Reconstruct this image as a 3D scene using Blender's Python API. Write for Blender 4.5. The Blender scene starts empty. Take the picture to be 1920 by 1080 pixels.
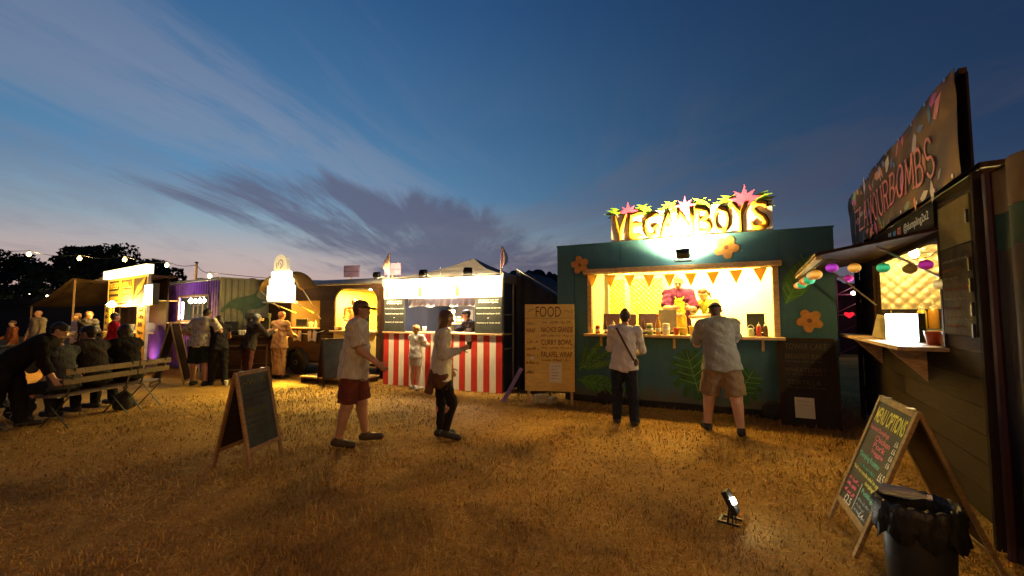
import bpy, math, random
import numpy as np
from mathutils import Vector, Matrix

random.seed(7)
RNG = np.random.default_rng(11)
SC = bpy.context.scene
COL = SC.collection
PI = math.pi
R = math.radians

# ------------------------------------------------------------------ camera
cam = bpy.data.cameras.new('camera')
cam.sensor_width = 36.0
cam.lens = 15.0
cam.clip_start = 0.05
cam.clip_end = 3000.0
camo = bpy.data.objects.new('camera', cam)
COL.objects.link(camo)
camo.location = (0.0, 0.0, 1.62)
camo.rotation_euler = (R(90 + 3.58), 0.0, 0.0)
SC.camera = camo

# ------------------------------------------------------------------ node helper
class NT:
    def __init__(s, tree):
        s.t = tree
        s.n = tree.nodes
    def node(s, typ, **kw):
        n = s.n.new(typ)
        for k, v in kw.items():
            setattr(n, k, v)
        return n
    def put(s, sock, v):
        if hasattr(v, 'is_output') or isinstance(v, bpy.types.NodeSocket):
            s.t.links.new(v, sock)
        elif v is not None:
            if isinstance(v, (tuple, list)) and len(v) == 3 and getattr(sock, 'type', '') == 'RGBA':
                v = tuple(v) + (1.0,)
            sock.default_value = v
    def math(s, op, a, b=None, c=None, clamp=False):
        n = s.node('ShaderNodeMath', operation=op)
        n.use_clamp = clamp
        s.put(n.inputs[0], a)
        if b is not None: s.put(n.inputs[1], b)
        if c is not None: s.put(n.inputs[2], c)
        return n.outputs[0]
    def mix(s, f, a, b, blend='MIX'):
        n = s.node('ShaderNodeMix', data_type='RGBA', blend_type=blend)
        s.put(n.inputs[0], f); s.put(n.inputs[6], a); s.put(n.inputs[7], b)
        return n.outputs[2]
    def ramp(s, f, stops, interp='LINEAR'):
        n = s.node('ShaderNodeValToRGB')
        cr = n.color_ramp
        cr.interpolation = interp
        while len(cr.elements) < len(stops): cr.elements.new(0.5)
        for e, (p, c) in zip(cr.elements, stops):
            e.position = p
            e.color = tuple(c) + (1.0,) if len(c) == 3 else c
        s.put(n.inputs[0], f)
        return n.outputs[0]
    def smooth(s, x, lo, hi):
        n = s.node('ShaderNodeMapRange', interpolation_type='SMOOTHSTEP')
        s.put(n.inputs[0], x); s.put(n.inputs[1], lo); s.put(n.inputs[2], hi)
        n.inputs[3].default_value = 0.0; n.inputs[4].default_value = 1.0
        return n.outputs[0]
    def noise(s, vec, scale, detail=4.0, rough=0.55, dist=0.0):
        n = s.node('ShaderNodeTexNoise')
        if vec is not None: s.put(n.inputs['Vector'], vec)
        n.inputs['Scale'].default_value = scale
        n.inputs['Detail'].default_value = detail
        n.inputs['Roughness'].default_value = rough
        n.inputs['Distortion'].default_value = dist
        return n.outputs['Fac']
    def comb(s, x, y, z):
        n = s.node('ShaderNodeCombineXYZ')
        s.put(n.inputs[0], x); s.put(n.inputs[1], y); s.put(n.inputs[2], z)
        return n.outputs[0]
    def sep(s, v):
        n = s.node('ShaderNodeSeparateXYZ')
        s.put(n.inputs[0], v)
        return n.outputs

# ------------------------------------------------------------------ world: dusk sky after sunset, glow to the left of the view
W = bpy.data.worlds.new('World')
SC.world = W
W.use_nodes = True
SUN_AZ = R(-33)                 # the glow is left of the view axis (+Y)
def build_sky():
    k = NT(W.node_tree)
    bg = W.node_tree.nodes['Background']
    sky = k.node('ShaderNodeTexSky', sky_type='NISHITA', sun_disc=False)
    sky.sun_elevation = R(-2.5)
    sky.sun_rotation = SUN_AZ
    sky.ozone_density = 3.0
    sky.dust_density = 1.5
    tc = k.node('ShaderNodeTexCoord')
    x, y, z = k.sep(tc.outputs['Generated'])
    el = k.math('MAXIMUM', z, 0.0)
    # how far round from the glow, 0 opposite .. 1 at the glow
    hl = k.math('SQRT', k.math('ADD', k.math('ADD', k.math('MULTIPLY', x, x), k.math('MULTIPLY', y, y)), 1e-5))
    ca = k.math('DIVIDE', k.math('ADD', k.math('MULTIPLY', x, math.sin(SUN_AZ)), k.math('MULTIPLY', y, math.cos(SUN_AZ))), hl)
    az = k.math('POWER', k.math('MULTIPLY_ADD', ca, 0.5, 0.5), 4.6)
    glow = k.ramp(el, [(0.0, (0.50, 0.30, 0.28)), (0.06, (0.58, 0.40, 0.36)), (0.115, (0.50, 0.42, 0.40)), (0.175, (0.29, 0.38, 0.44)),
                       (0.26, (0.130, 0.265, 0.42)), (0.40, (0.080, 0.185, 0.335)), (0.60, (0.042, 0.108, 0.24)), (1.0, (0.02, 0.055, 0.15))])
    away = k.ramp(el, [(0.0, (0.065, 0.066, 0.11)), (0.12, (0.032, 0.044, 0.092)), (0.3, (0.015, 0.029, 0.068)), (0.6, (0.009, 0.020, 0.053)), (1.0, (0.007, 0.02, 0.06))])
    base = k.mix(az, away, glow)
    nish = k.mix(1.0, sky.outputs[0], (1.5, 2.1, 2.2), 'MULTIPLY')
    base = k.mix(0.05, base, nish)
    # clouds on a flat layer overhead: streaks run along +Y and meet at the horizon
    den = k.math('ADD', el, 0.045)
    cx = k.math('DIVIDE', x, den)
    cy = k.math('DIVIDE', y, den)
    wob = k.noise(k.comb(k.math('MULTIPLY', cx, 0.5), k.math('MULTIPLY', cy, 0.3), 3.1), 1.0, 2.0)
    sx = k.math('ADD', cx, k.math('MULTIPLY_ADD', wob, 0.7, -0.35))
    # thin high pale veil, brightest on a broad band that crosses the upper left
    n1 = k.noise(k.comb(k.math('MULTIPLY', k.math('ADD', sx, k.math('MULTIPLY', cy, -0.28)), 1.7), k.math('MULTIPLY', cy, 0.30), 0.7), 1.0, 9.0, 0.68, 0.45)
    bandc = k.math('MULTIPLY_ADD', cy, 0.42, -2.12)
    band = k.math('SUBTRACT', 1.0, k.smooth(k.math('ABSOLUTE', k.math('SUBTRACT', cx, bandc)), 0.12, 0.85))
    veil = k.math('MULTIPLY', k.smooth(k.math('MULTIPLY_ADD', band, 0.16, n1), 0.48, 0.70), k.smooth(el, 0.10, 0.24))
    veil = k.math('MULTIPLY', veil, k.math('MULTIPLY_ADD', band, 0.65, k.math('MULTIPLY', az, 0.35)))
    veilcol = k.mix(az, (0.05, 0.06, 0.10), (0.30, 0.31, 0.39))
    c = k.mix(k.math('MULTIPLY', veil, 0.40), base, veilcol)
    # low dark grey-violet bank with streaks that break out of it
    n2 = k.noise(k.comb(k.math('MULTIPLY', k.math('ADD', sx, k.math('MULTIPLY', cy, 0.06)), 2.6), k.math('MULTIPLY', cy, 0.42), 5.3), 1.0, 10.0, 0.66, 0.35)
    n3 = k.noise(k.comb(k.math('MULTIPLY', cx, 0.9), k.math('MULTIPLY', cy, 0.55), 8.3), 1.0, 8.0, 0.62, 0.6)
    ctr = k.math('MULTIPLY_ADD', cy, 0.49, -3.05)        # the bank widens to the right farther off
    offx = k.math('ABSOLUTE', k.math('SUBTRACT', cx, ctr))
    wid = k.math('MULTIPLY_ADD', cy, 0.58, -0.45)
    near = k.math('SUBTRACT', 1.0, k.smooth(k.math('DIVIDE', offx, k.math('MAXIMUM', wid, 0.25)), 0.2, 1.35))
    near = k.math('MULTIPLY', near, k.smooth(cy, 1.7, 3.0))
    far = k.smooth(cy, 3.6, 5.6)
    nn = k.math('ADD', k.math('MULTIPLY', n2, k.math('MULTIPLY_ADD', far, -0.55, 1.0)), k.math('MULTIPLY', n3, k.math('MULTIPLY', far, 0.55)))
    thr = k.math('MULTIPLY_ADD', near, -0.44, 0.755)
    dk = k.smooth(k.math('SUBTRACT', nn, thr), -0.03, 0.20)
    dk = k.math('MULTIPLY', dk, k.smooth(el, 0.035, 0.095))
    dkcol = k.mix(az, (0.024, 0.030, 0.058), (0.115, 0.125, 0.195))
    c = k.mix(k.math('MULTIPLY', dk, 0.86), c, dkcol)
    # thin broken grey veil that goes on to the right
    n4 = k.noise(k.comb(k.math('MULTIPLY', k.math('ADD', sx, k.math('MULTIPLY', cy, 0.2)), 0.8), k.math('MULTIPLY', cy, 0.42), 14.1), 1.0, 9.0, 0.66, 0.5)
    w4 = k.math('MULTIPLY', k.smooth(n4, 0.44, 0.66), k.math('MULTIPLY', k.smooth(el, 0.03, 0.12), k.math('SUBTRACT', 1.0, k.smooth(el, 0.22, 0.55))))
    c = k.mix(k.math('MULTIPLY', w4, k.math('MULTIPLY_ADD', az, -0.3, 0.62)), c, k.mix(az, (0.045, 0.050, 0.085), (0.20, 0.205, 0.27)))
    grd = k.smooth(z, -0.03, 0.0)
    c = k.mix(grd, (0.01, 0.009, 0.008), c)
    hs = k.node('ShaderNodeHueSaturation'); hs.inputs['Saturation'].default_value = 1.06; hs.inputs['Value'].default_value = 1.04
    k.put(hs.inputs['Color'], c); k.put(bg.inputs[0], hs.outputs[0])
    bg.inputs[1].default_value = 0.125
build_sky()
SC.view_settings.view_transform = 'Standard'
SC.view_settings.look = 'None'
SC.view_settings.gamma = 1.0
SC.view_settings.exposure = 3.0
SC.cycles.use_denoising = True
SC.cycles.max_bounces = 6
SC.cycles.diffuse_bounces = 3
SC.cycles.glossy_bounces = 2
SC.cycles.transmission_bounces = 4
SC.cycles.transparent_max_bounces = 8
SC.cycles.caustics_reflective = False
SC.cycles.caustics_refractive = False
SC.cycles.sample_clamp_indirect = 4.0

# ------------------------------------------------------------------ materials
MATS = {}
def mat(name, col, rough=0.65, metal=0.0, var=0.18, scale=6.0, bump=0.0, bscale=60.0, bdist=0.01, spec=0.35, stretch=None, dirt=0.0, rnd=0.0, trans=0.0):
    if name in MATS: return MATS[name]
    m = bpy.data.materials.new(name)
    m.use_nodes = True
    k = NT(m.node_tree)
    b = m.node_tree.nodes['Principled BSDF']
    tc = k.node('ShaderNodeTexCoord')
    vec = tc.outputs['Object']
    if stretch:
        mp = k.node('ShaderNodeMapping'); mp.inputs['Scale'].default_value = stretch
        k.put(mp.inputs['Vector'], vec); vec = mp.outputs[0]
    n = k.noise(vec, scale, 5.0, 0.6)
    lo = tuple(max(0.0, c * (1 - var)) for c in col); hi = tuple(min(1.0, c * (1 + var)) for c in col)
    c = k.mix(k.smooth(n, 0.3, 0.7), lo, hi)
    if dirt > 0:
        n2 = k.noise(tc.outputs['Object'], 2.3, 6.0, 0.7, 0.6)
        c = k.mix(k.math('MULTIPLY', k.smooth(n2, 0.5, 0.72), dirt), c, tuple(v * 0.35 + 0.01 for v in col))
    if rnd > 0:
        oi = k.node('ShaderNodeObjectInfo')
        f = k.math('MULTIPLY_ADD', oi.outputs['Random'], 2 * rnd, 1 - rnd)
        c = k.mix(1.0, c, k.comb(f, f, f), 'MULTIPLY')
    k.put(b.inputs['Base Color'], c)
    b.inputs['Roughness'].default_value = rough
    b.inputs['Metallic'].default_value = metal
    b.inputs['Specular IOR Level'].default_value = spec
    if trans > 0: b.inputs['Transmission Weight'].default_value = trans
    if bump > 0:
        bn = k.node('ShaderNodeBump')
        bn.inputs['Strength'].default_value = bump
        bn.inputs['Distance'].default_value = bdist
        k.put(bn.inputs['Height'], k.noise(vec, bscale, 4.0, 0.6))
        k.put(b.inputs['Normal'], bn.outputs[0])
    MATS[name] = m
    return m
def glow(name, col, strength):
    if name in MATS: return MATS[name]
    m = bpy.data.materials.new(name); m.use_nodes = True
    b = m.node_tree.nodes['Principled BSDF']
    b.inputs['Base Color'].default_value = tuple(col) + (1,)
    b.inputs['Emission Color'].default_value = tuple(col) + (1,)
    b.inputs['Emission Strength'].default_value = strength
    MATS[name] = m
    return m

# ------------------------------------------------------------------ mesh helpers
class MB:
    """collects shapes; build() links them as ONE mesh object"""
    def __init__(s):
        s.v = []; s.f = []
    def add(s, vs, fs, M=None):
        o = len(s.v)
        if M is not None: vs = [tuple(M @ Vector(p)) for p in vs]
        s.v += [tuple(p) for p in vs]
        s.f += [tuple(i + o for i in f) for f in fs]
        return s
    def box(s, x0, x1, y0, y1, z0, z1, M=None):
        vs = [(x0,y0,z0),(x1,y0,z0),(x1,y1,z0),(x0,y1,z0),(x0,y0,z1),(x1,y0,z1),(x1,y1,z1),(x0,y1,z1)]
        fs = [(3,2,1,0),(4,5,6,7),(0,1,5,4),(1,2,6,5),(2,3,7,6),(3,0,4,7)]
        return s.add(vs, fs, M)
    def bar(s, a, b, w, h=None, up=(0,0,1)):
        """square bar from a to b"""
        h = h or w
        a = Vector(a); b = Vector(b); d = (b - a); L = d.length; d.normalize()
        u = Vector(up)
        if abs(d.dot(u)) > 0.98: u = Vector((0,1,0))
        sx = d.cross(u).normalized(); sy = sx.cross(d).normalized()
        vs = []
        for p in (a, b):
            for i, j in ((-1,-1),(1,-1),(1,1),(-1,1)):
                vs.append(tuple(p + sx * (i * w / 2) + sy * (j * h / 2)))
        return s.add(vs, [(0,1,2,3),(7,6,5,4),(0,4,5,1),(1,5,6,2),(2,6,7,3),(3,7,4,0)])
    def tube(s, pts, r, n=8, cap=True):
        pts = [Vector(p) for p in pts]
        rs = r if isinstance(r, (list, tuple)) else [r] * len(pts)
        rings = []
        for i, p in enumerate(pts):
            d = (pts[min(i+1, len(pts)-1)] - pts[max(i-1, 0)])
            if d.length < 1e-9: d = Vector((0,0,1))
            d.normalize()
            u = Vector((0,0,1)) if abs(d.z) < 0.95 else Vector((0,1,0))
            a = d.cross(u).normalized(); b = a.cross(d).normalized()
            rings.append([tuple(p + a * (math.cos(t) * rs[i]) + b * (math.sin(t) * rs[i])) for t in [2*PI*q/n for q in range(n)]])
        vs = [q for rg in rings for q in rg]; fs = []
        for i in range(len(pts) - 1):
            for q in range(n):
                fs.append((i*n+q, i*n+(q+1)%n, (i+1)*n+(q+1)%n, (i+1)*n+q))
        if cap:
            fs.append(tuple(range(n-1, -1, -1))); fs.append(tuple((len(pts)-1)*n + q for q in range(n)))
        return s.add(vs, fs)
    def lathe(s, prof, n=14, M=None):
        vs = []; fs = []
        for r, z in prof:
            for q in range(n):
                t = 2*PI*q/n
                vs.append((r*math.cos(t), r*math.sin(t), z))
        for i in range(len(prof)-1):
            for q in range(n):
                fs.append((i*n+q, i*n+(q+1)%n, (i+1)*n+(q+1)%n, (i+1)*n+q))
        fs.append(tuple(range(n-1,-1,-1))); fs.append(tuple((len(prof)-1)*n+q for q in range(n)))
        return s.add(vs, fs, M)
    def prism(s, poly, y0, y1, M=None):
        """polygon in the xz plane pushed from y0 to y1"""
        n = len(poly)
        vs = [(p[0], y0, p[1]) for p in poly] + [(p[0], y1, p[1]) for p in poly]
        fs = [tuple(range(n)), tuple(range(2*n-1, n-1, -1))]
        fs += [((i+1)%n, i, n+i, n+(i+1)%n) for i in range(n)]
        return s.add(vs, fs, M)
    def wall(s, x0, x1, z0, z1, y0, y1, holes=()):
        """slab with rectangular holes (x0,x1,z0,z1) as one shell"""
        xs = sorted({x0, x1, *[h[0] for h in holes], *[h[1] for h in holes]})
        zs = sorted({z0, z1, *[h[2] for h in holes], *[h[3] for h in holes]})
        def solid(i, j):
            if i < 0 or j < 0 or i >= len(xs)-1 or j >= len(zs)-1: return False
            cx = (xs[i]+xs[i+1])/2; cz = (zs[j]+zs[j+1])/2
            return not any(h[0] < cx < h[1] and h[2] < cz < h[3] for h in holes)
        for i in range(len(xs)-1):
            for j in range(len(zs)-1):
                if not solid(i, j): continue
                a, b, c, d = xs[i], xs[i+1], zs[j], zs[j+1]
                s.add([(a,y0,c),(b,y0,c),(b,y0,d),(a,y0,d)], [(0,1,2,3)])
                s.add([(a,y1,c),(b,y1,c),(b,y1,d),(a,y1,d)], [(3,2,1,0)])
                if not solid(i-1, j): s.add([(a,y0,c),(a,y1,c),(a,y1,d),(a,y0,d)], [(3,2,1,0)])
                if not solid(i+1, j): s.add([(b,y0,c),(b,y1,c),(b,y1,d),(b,y0,d)], [(0,1,2,3)])
                if not solid(i, j-1): s.add([(a,y0,c),(b,y0,c),(b,y1,c),(a,y1,c)], [(3,2,1,0)])
                if not solid(i, j+1): s.add([(a,y0,d),(b,y0,d),(b,y1,d),(a,y1,d)], [(0,1,2,3)])
        return s
    def mesh(s, name):
        me = bpy.data.meshes.new(name)
        me.from_pydata(s.v, [], s.f)
        me.update()
        return me
    def build(s, name, m, parent=None, smooth=False, bevel=0.0, loc=None):
        return link(name, s.mesh(name), m, parent, smooth, bevel, loc)
def link(name, me, m, parent=None, smooth=False, bevel=0.0, loc=None):
    o = bpy.data.objects.new(name, me)
    COL.objects.link(o)
    if m is not None and not me.materials: me.materials.append(m)
    if parent is not None: o.parent = parent
    if loc is not None: o.location = loc
    if smooth: me.polygons.foreach_set('use_smooth', [True] * len(me.polygons))
    if bevel:
        b = o.modifiers.new('bevel', 'BEVEL'); b.width = bevel; b.segments = 1; b.limit_method = 'ANGLE'
    return o
def thing(name, label, cat, loc=(0,0,0), rz=0.0, group=None):
    o = bpy.data.objects.new(name, None)
    o.empty_display_size = 0.2
    COL.objects.link(o)
    o.location = loc; o.rotation_euler = (0, 0, rz)
    return tag(o, label, cat, group)
def tag(o, label=None, cat=None, group=None, kind=None):
    if label: o['label'] = label
    if cat: o['category'] = cat
    if group: o['group'] = group
    if kind: o['kind'] = kind
    return o
LAMP_GAIN = 3.0
class Frame:
    """ground frame of a stall: u along its front, v into it"""
    def __init__(s, x, y, ang):
        s.x, s.y, s.a = x, y, ang
        s.c, s.s = math.cos(ang), math.sin(ang)
    def w(s, u, v, z=0.0):
        return (s.x + u*s.c - v*s.s, s.y + u*s.s + v*s.c, z)
def lamp(kind, name, loc, energy, col, parent=None, size=0.2, sizey=None, spot=None, blend=0.4, aim=None):
    l = bpy.data.lights.new(name, kind)
    l.energy = energy * LAMP_GAIN; l.color = col
    if kind == 'AREA':
        l.shape = 'RECTANGLE'; l.size = size; l.size_y = sizey or size
    else:
        l.shadow_soft_size = size
    if kind == 'SPOT':
        l.spot_size = spot; l.spot_blend = blend
    o = bpy.data.objects.new(name, l)
    COL.objects.link(o)
    if parent is not None: o.parent = parent
    o.location = loc
    if aim is not None:
        o.rotation_euler = Vector(aim).to_track_quat('-Z', 'Y').to_euler()
    return o

def text_mesh(txt, bold=0.0, extrude=0.002):
    cu = bpy.data.curves.new('lettering', 'FONT')
    cu.body = txt; cu.size = 1.0; cu.extrude = extrude; cu.offset = bold
    cu.resolution_u = 3
    o = bpy.data.objects.new('lettering', cu)
    me = bpy.data.meshes.new_from_object(o)
    bpy.data.objects.remove(o)
    return me
def lettering(txt, m, parent, u0, u1, z0, z1, y, bold=0.0, extrude=0.003, name='lettering', fill=True, slant=0.0, jit=0.0):
    """flat letters in the xz plane facing -y, fitted to the box u0..u1, z0..z1"""
    me = text_mesh(txt, bold, 0.0)
    n = len(me.vertices)
    if n == 0: return None
    co = np.empty(n*3, 'f'); me.vertices.foreach_get('co', co); co = co.reshape(-1, 3)
    mn = co.min(0); mx = co.max(0)
    sx = (u1-u0)/max(mx[0]-mn[0], 1e-4); sz = (z1-z0)/max(mx[1]-mn[1], 1e-4)
    if not fill: sx = min(sx, sz)
    out = np.zeros_like(co)
    out[:,0] = u0 + (co[:,0]-mn[0])*sx + slant*(co[:,1]-mn[1])*sz
    out[:,1] = y
    out[:,2] = z0 + (co[:,1]-mn[1])*sz
    if jit: out[:,2] += jit*np.sin(out[:,0]*37.0)
    me.vertices.foreach_set('co', out.astype('f').ravel()); me.update()
    o = link(name, me, m, parent)
    if extrude:
        sm = o.modifiers.new('thickness', 'SOLIDIFY'); sm.thickness = extrude; sm.offset = 0
    return o
def scribble(parent, m, u0, u1, z, h, y, name='lettering', slope=0.0, seed=0, w=0.006):
    """handwriting too small to read: joined up strokes"""
    rr = random.Random(seed)
    mb = MB(); u = u0
    while u < u1:
        L = min(rr.uniform(0.35, 0.9) * h * 4, u1 - u)
        nseg = max(2, int(L / (h * 0.28)))
        pts = []
        for i in range(nseg + 1):
            uu = u + L * i / nseg
            zz = z + slope*(uu-u0) + (h * rr.uniform(0.35, 1.0) if i % 2 else h * rr.uniform(-0.15, 0.2))
            pts.append((uu, y, zz))
        for a, b in zip(pts, pts[1:]): mb.bar(a, b, w, w * 0.6, up=(0,1,0))
        u += L + h * 0.7
    return mb.build(name, m, parent)

# shared colours
WOOD = mat('pale timber', (0.42, 0.27, 0.13), 0.6, var=0.3, scale=5, stretch=(3,3,18), bump=0.25, rnd=0.12)
DARKWOOD = mat('dark stained timber', (0.042, 0.021, 0.012), 0.6, var=0.4, scale=4, stretch=(2,14,14), bump=0.4, bscale=30, rnd=0.3, spec=0.08)
BLACKP = mat('black plastic', (0.012, 0.012, 0.013), 0.45, var=0.1)
BLACKM = mat('black painted metal', (0.02, 0.02, 0.022), 0.4, var=0.15)
STEEL = mat('brushed steel', (0.5, 0.5, 0.5), 0.32, metal=0.9, var=0.1)
CHALKB = mat('blackboard', (0.028, 0.03, 0.028), 0.75, var=0.35, scale=4, dirt=0.3)
PAPER = mat('paper', (0.62, 0.6, 0.5), 0.8, var=0.06)
CHALK_W = mat('white chalk', (0.75, 0.74, 0.68), 0.9, var=0.12, scale=60)
CHALK_Y = mat('yellow chalk', (0.75, 0.72, 0.12), 0.9, var=0.12, scale=60)
CHALK_P = mat('pink chalk', (0.7, 0.16, 0.26), 0.9, var=0.12, scale=60)
CHALK_T = mat('teal chalk', (0.12, 0.55, 0.45), 0.9, var=0.12, scale=60)
# ------------------------------------------------------------------ ground, hills, far trees
def vnoise(x, y, seed=0):
    s = 0.0
    for i, (fx, fy, p) in enumerate(((0.37, 0.22, 0.3), (0.71, -0.53, 1.7), (-0.29, 1.13, 4.1), (1.7, 1.31, 2.2), (2.9, -2.3, 0.9))):
        s = s + np.sin(x*fx + y*fy + p + seed*1.37) / (1 + i*0.7)
    return s
def ground_z(x, y):
    near = np.clip(1 - np.hypot(x, y-6)/30, 0, 1)
    return 0.010*vnoise(x*1.3, y*1.3, 2)*near - 0.012

def build_ground():
    # one sheet out to the horizon, fine near the camera
    def axis(mx):
        a = np.concatenate([np.arange(0, 14, 0.25), np.geomspace(14, mx, 26)])
        return np.concatenate([-a[:0:-1], a])
    xs = axis(900.0); ys = np.concatenate([-np.geomspace(60, 2, 10), np.arange(-1.75, 16, 0.25), np.geomspace(16, 1500, 30)])
    X, Y = np.meshgrid(xs, ys, indexing='ij')
    Z = ground_z(X, Y)
    nx, ny = X.shape
    v = np.stack([X, Y, Z], -1).reshape(-1, 3)
    i = np.arange(nx*ny).reshape(nx, ny)
    q = np.stack([i[:-1,:-1], i[1:,:-1], i[1:,1:], i[:-1,1:]], -1).reshape(-1, 4)
    me = np_mesh('ground', v, q)
    m = bpy.data.materials.new('dry trodden meadow'); m.use_nodes = True
    k = NT(m.node_tree); b = m.node_tree.nodes['Principled BSDF']
    tc = k.node('ShaderNodeTexCoord'); vec = tc.outputs['Object']
    a = k.noise(vec, 0.8, 6, 0.65, 0.4); d = k.noise(vec, 9.0, 5, 0.7); f = k.noise(vec, 55.0, 3, 0.7)
    c = k.mix(k.smooth(a, 0.35, 0.68), (0.27, 0.135, 0.028), (0.43, 0.24, 0.055))
    c = k.mix(k.math('MULTIPLY', k.smooth(d, 0.5, 0.7), 0.5), c, (0.13, 0.075, 0.025))
    c = k.mix(k.math('MULTIPLY', k.smooth(f, 0.48, 0.66), 0.5), c, (0.42, 0.3, 0.13))
    k.put(b.inputs['Base Color'], c)
    b.inputs['Roughness'].default_value = 0.95; b.inputs['Specular IOR Level'].default_value = 0.1
    bn = k.node('ShaderNodeBump'); bn.inputs['Strength'].default_value = 0.9; bn.inputs['Distance'].default_value = 0.03
    k.put(bn.inputs['Height'], k.math('ADD', d, k.math('MULTIPLY', f, 0.6)))
    k.put(b.inputs['Normal'], bn.outputs[0])
    o = link('ground', me, m, smooth=True); tag(o, 'dry trodden yellow meadow ground', 'ground', kind='structure')

def np_mesh(name, v, f, smooth=False):
    me = bpy.data.meshes.new(name)
    v = np.ascontiguousarray(v, dtype='f'); f = np.ascontiguousarray(f, dtype='i')
    n = f.shape[1]
    me.vertices.add(len(v)); me.vertices.foreach_set('co', v.ravel())
    me.loops.add(f.size); me.loops.foreach_set('vertex_index', f.ravel())
    me.polygons.add(len(f)); me.polygons.foreach_set('loop_start', np.arange(0, f.size, n, dtype='i'))
    if smooth: me.polygons.foreach_set('use_smooth', np.ones(len(f), dtype=bool))
    me.update(calc_edges=True)
    return me

def build_hills():
    m = mat('far wooded hill', (0.03, 0.034, 0.026), 0.95, var=0.4, scale=0.05, spec=0.05)
    az = np.linspace(R(-75), R(75), 700)
    d = 260.0
    base = 21 + 5*np.sin(az*5.1+0.9) + 3.5*np.sin(az*11.3+2.0) + 2.0*np.sin(az*23+0.4)
    base = np.where(az < R(-40), base*0.55, base)
    rough = np.zeros_like(az)
    rr = np.random.default_rng(5)
    for _ in range(420):
        c = rr.uniform(R(-75), R(75)); w = rr.uniform(0.004, 0.013); h = rr.uniform(0.8, 3.0)
        rough = np.maximum(rough, h*np.clip(1-((az-c)/w)**2, 0, None)**0.5)
    top = base + rough
    rings = [(d, -1.0), (d+8, 0.55), (d+25, 1.0), (d+80, 0.8), (d+170, 0.0)]
    v = []
    for r, hf in rings:
        z = np.where(np.full_like(az, hf) >= 0, top*max(hf, 0), -1.0)
        v.append(np.stack([np.sin(az)*r, np.cos(az)*r, z], -1))
    v = np.concatenate(v); n = len(az); k = np.arange(n-1)
    f = np.concatenate([np.stack([j*n+k, j*n+k+1, (j+1)*n+k+1, (j+1)*n+k], -1) for j in range(len(rings)-1)])
    o = link('hills', np_mesh('hills', v, f), m); tag(o, 'dark wooded hills along the horizon', 'hills', kind='structure')

def leaf_cloud(centres, radii, n_each, size, seed, flat=0.75):
    rr = np.random.default_rng(seed)
    V = []; 
    for (c, r, n) in zip(centres, radii, n_each):
        p = rr.normal(size=(n, 3)); p /= np.linalg.norm(p, axis=1)[:, None]
        p *= (rr.uniform(0.35, 1.0, (n, 1))**0.6) * r * np.array([1, 1, flat])
        p += np.array(c)
        a = rr.normal(size=(n, 3)); a /= np.linalg.norm(a, axis=1)[:, None]
        b = np.cross(a, rr.normal(size=(n, 3))); b /= np.linalg.norm(b, axis=1)[:, None]
        s = size * rr.uniform(0.6, 1.4, (n, 1))
        V.append(np.stack([p - a*s, p + b*s*0.55, p + a*s, p - b*s*0.55], 1))
    V = np.concatenate(V).reshape(-1, 3)
    return V, np.arange(len(V)).reshape(-1, 4)

LEAF = mat('dark foliage', (0.035, 0.05, 0.02), 0.7, var=0.4, scale=1.5, spec=0.2)
BARK = mat('bark', (0.06, 0.045, 0.03), 0.9, var=0.3, scale=12, bump=0.5)
def build_tree(label, x, y, h, spread, seed, blobs=34):
    rr = random.Random(seed)
    t = thing('broadleaf_tree', label, 'tree', (x, y, 0), 0, 'trees at the left edge of the field')
    mb = MB()
    mb.tube([(0,0,-0.3), (0.1,0,h*0.18), (-0.1,0.1,h*0.4), (0.1,0,h*0.62)], [h*0.045, h*0.036, h*0.028, h*0.012], 10)
    for i in range(11):
        a = rr.uniform(0, 2*PI); z0 = h*rr.uniform(0.18, 0.5); L = spread*rr.uniform(0.4, 0.75)
        z1 = z0 + h*rr.uniform(0.10, 0.24)
        mb.tube([(0,0,z0), (math.cos(a)*L*0.45, math.sin(a)*L*0.45, z0+(z1-z0)*0.65), (math.cos(a)*L, math.sin(a)*L, z1)], [h*0.018, h*0.011, h*0.004], 6)
    mb.build('trunk', BARK, t, smooth=True)
    cs, rs, ns = [], [], []
    for i in range(blobs):
        a = rr.uniform(0, 2*PI); q = math.sqrt(rr.random())
        z = h*(0.36 + 0.54*(1-q**2.2)*rr.uniform(0.55, 1.0))
        cs.append((math.cos(a)*q*spread, math.sin(a)*q*spread, z)); r = rr.uniform(0.08, 0.2)*spread*(1.1-0.35*q)
        rs.append(r); ns.append(int(330*(r/2.0)**1.5)+40)
    v, f = leaf_cloud(cs, rs, ns, 0.19, seed)
    link('crown', np_mesh('crown', v, f), LEAF, t)

build_ground()
build_hills()
build_tree('big spreading dark tree behind the lit food stall at left', -33.9, 36.0, 8.3, 6.1, 3, 96)
build_tree('dark tree at the far left edge beyond the festoon lights', -48.5, 40.0, 8.6, 7.5, 9, 70)
build_tree('lower dark tree between the two big ones at left', -41.0, 39.0, 7.0, 4.5, 14, 30)
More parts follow.
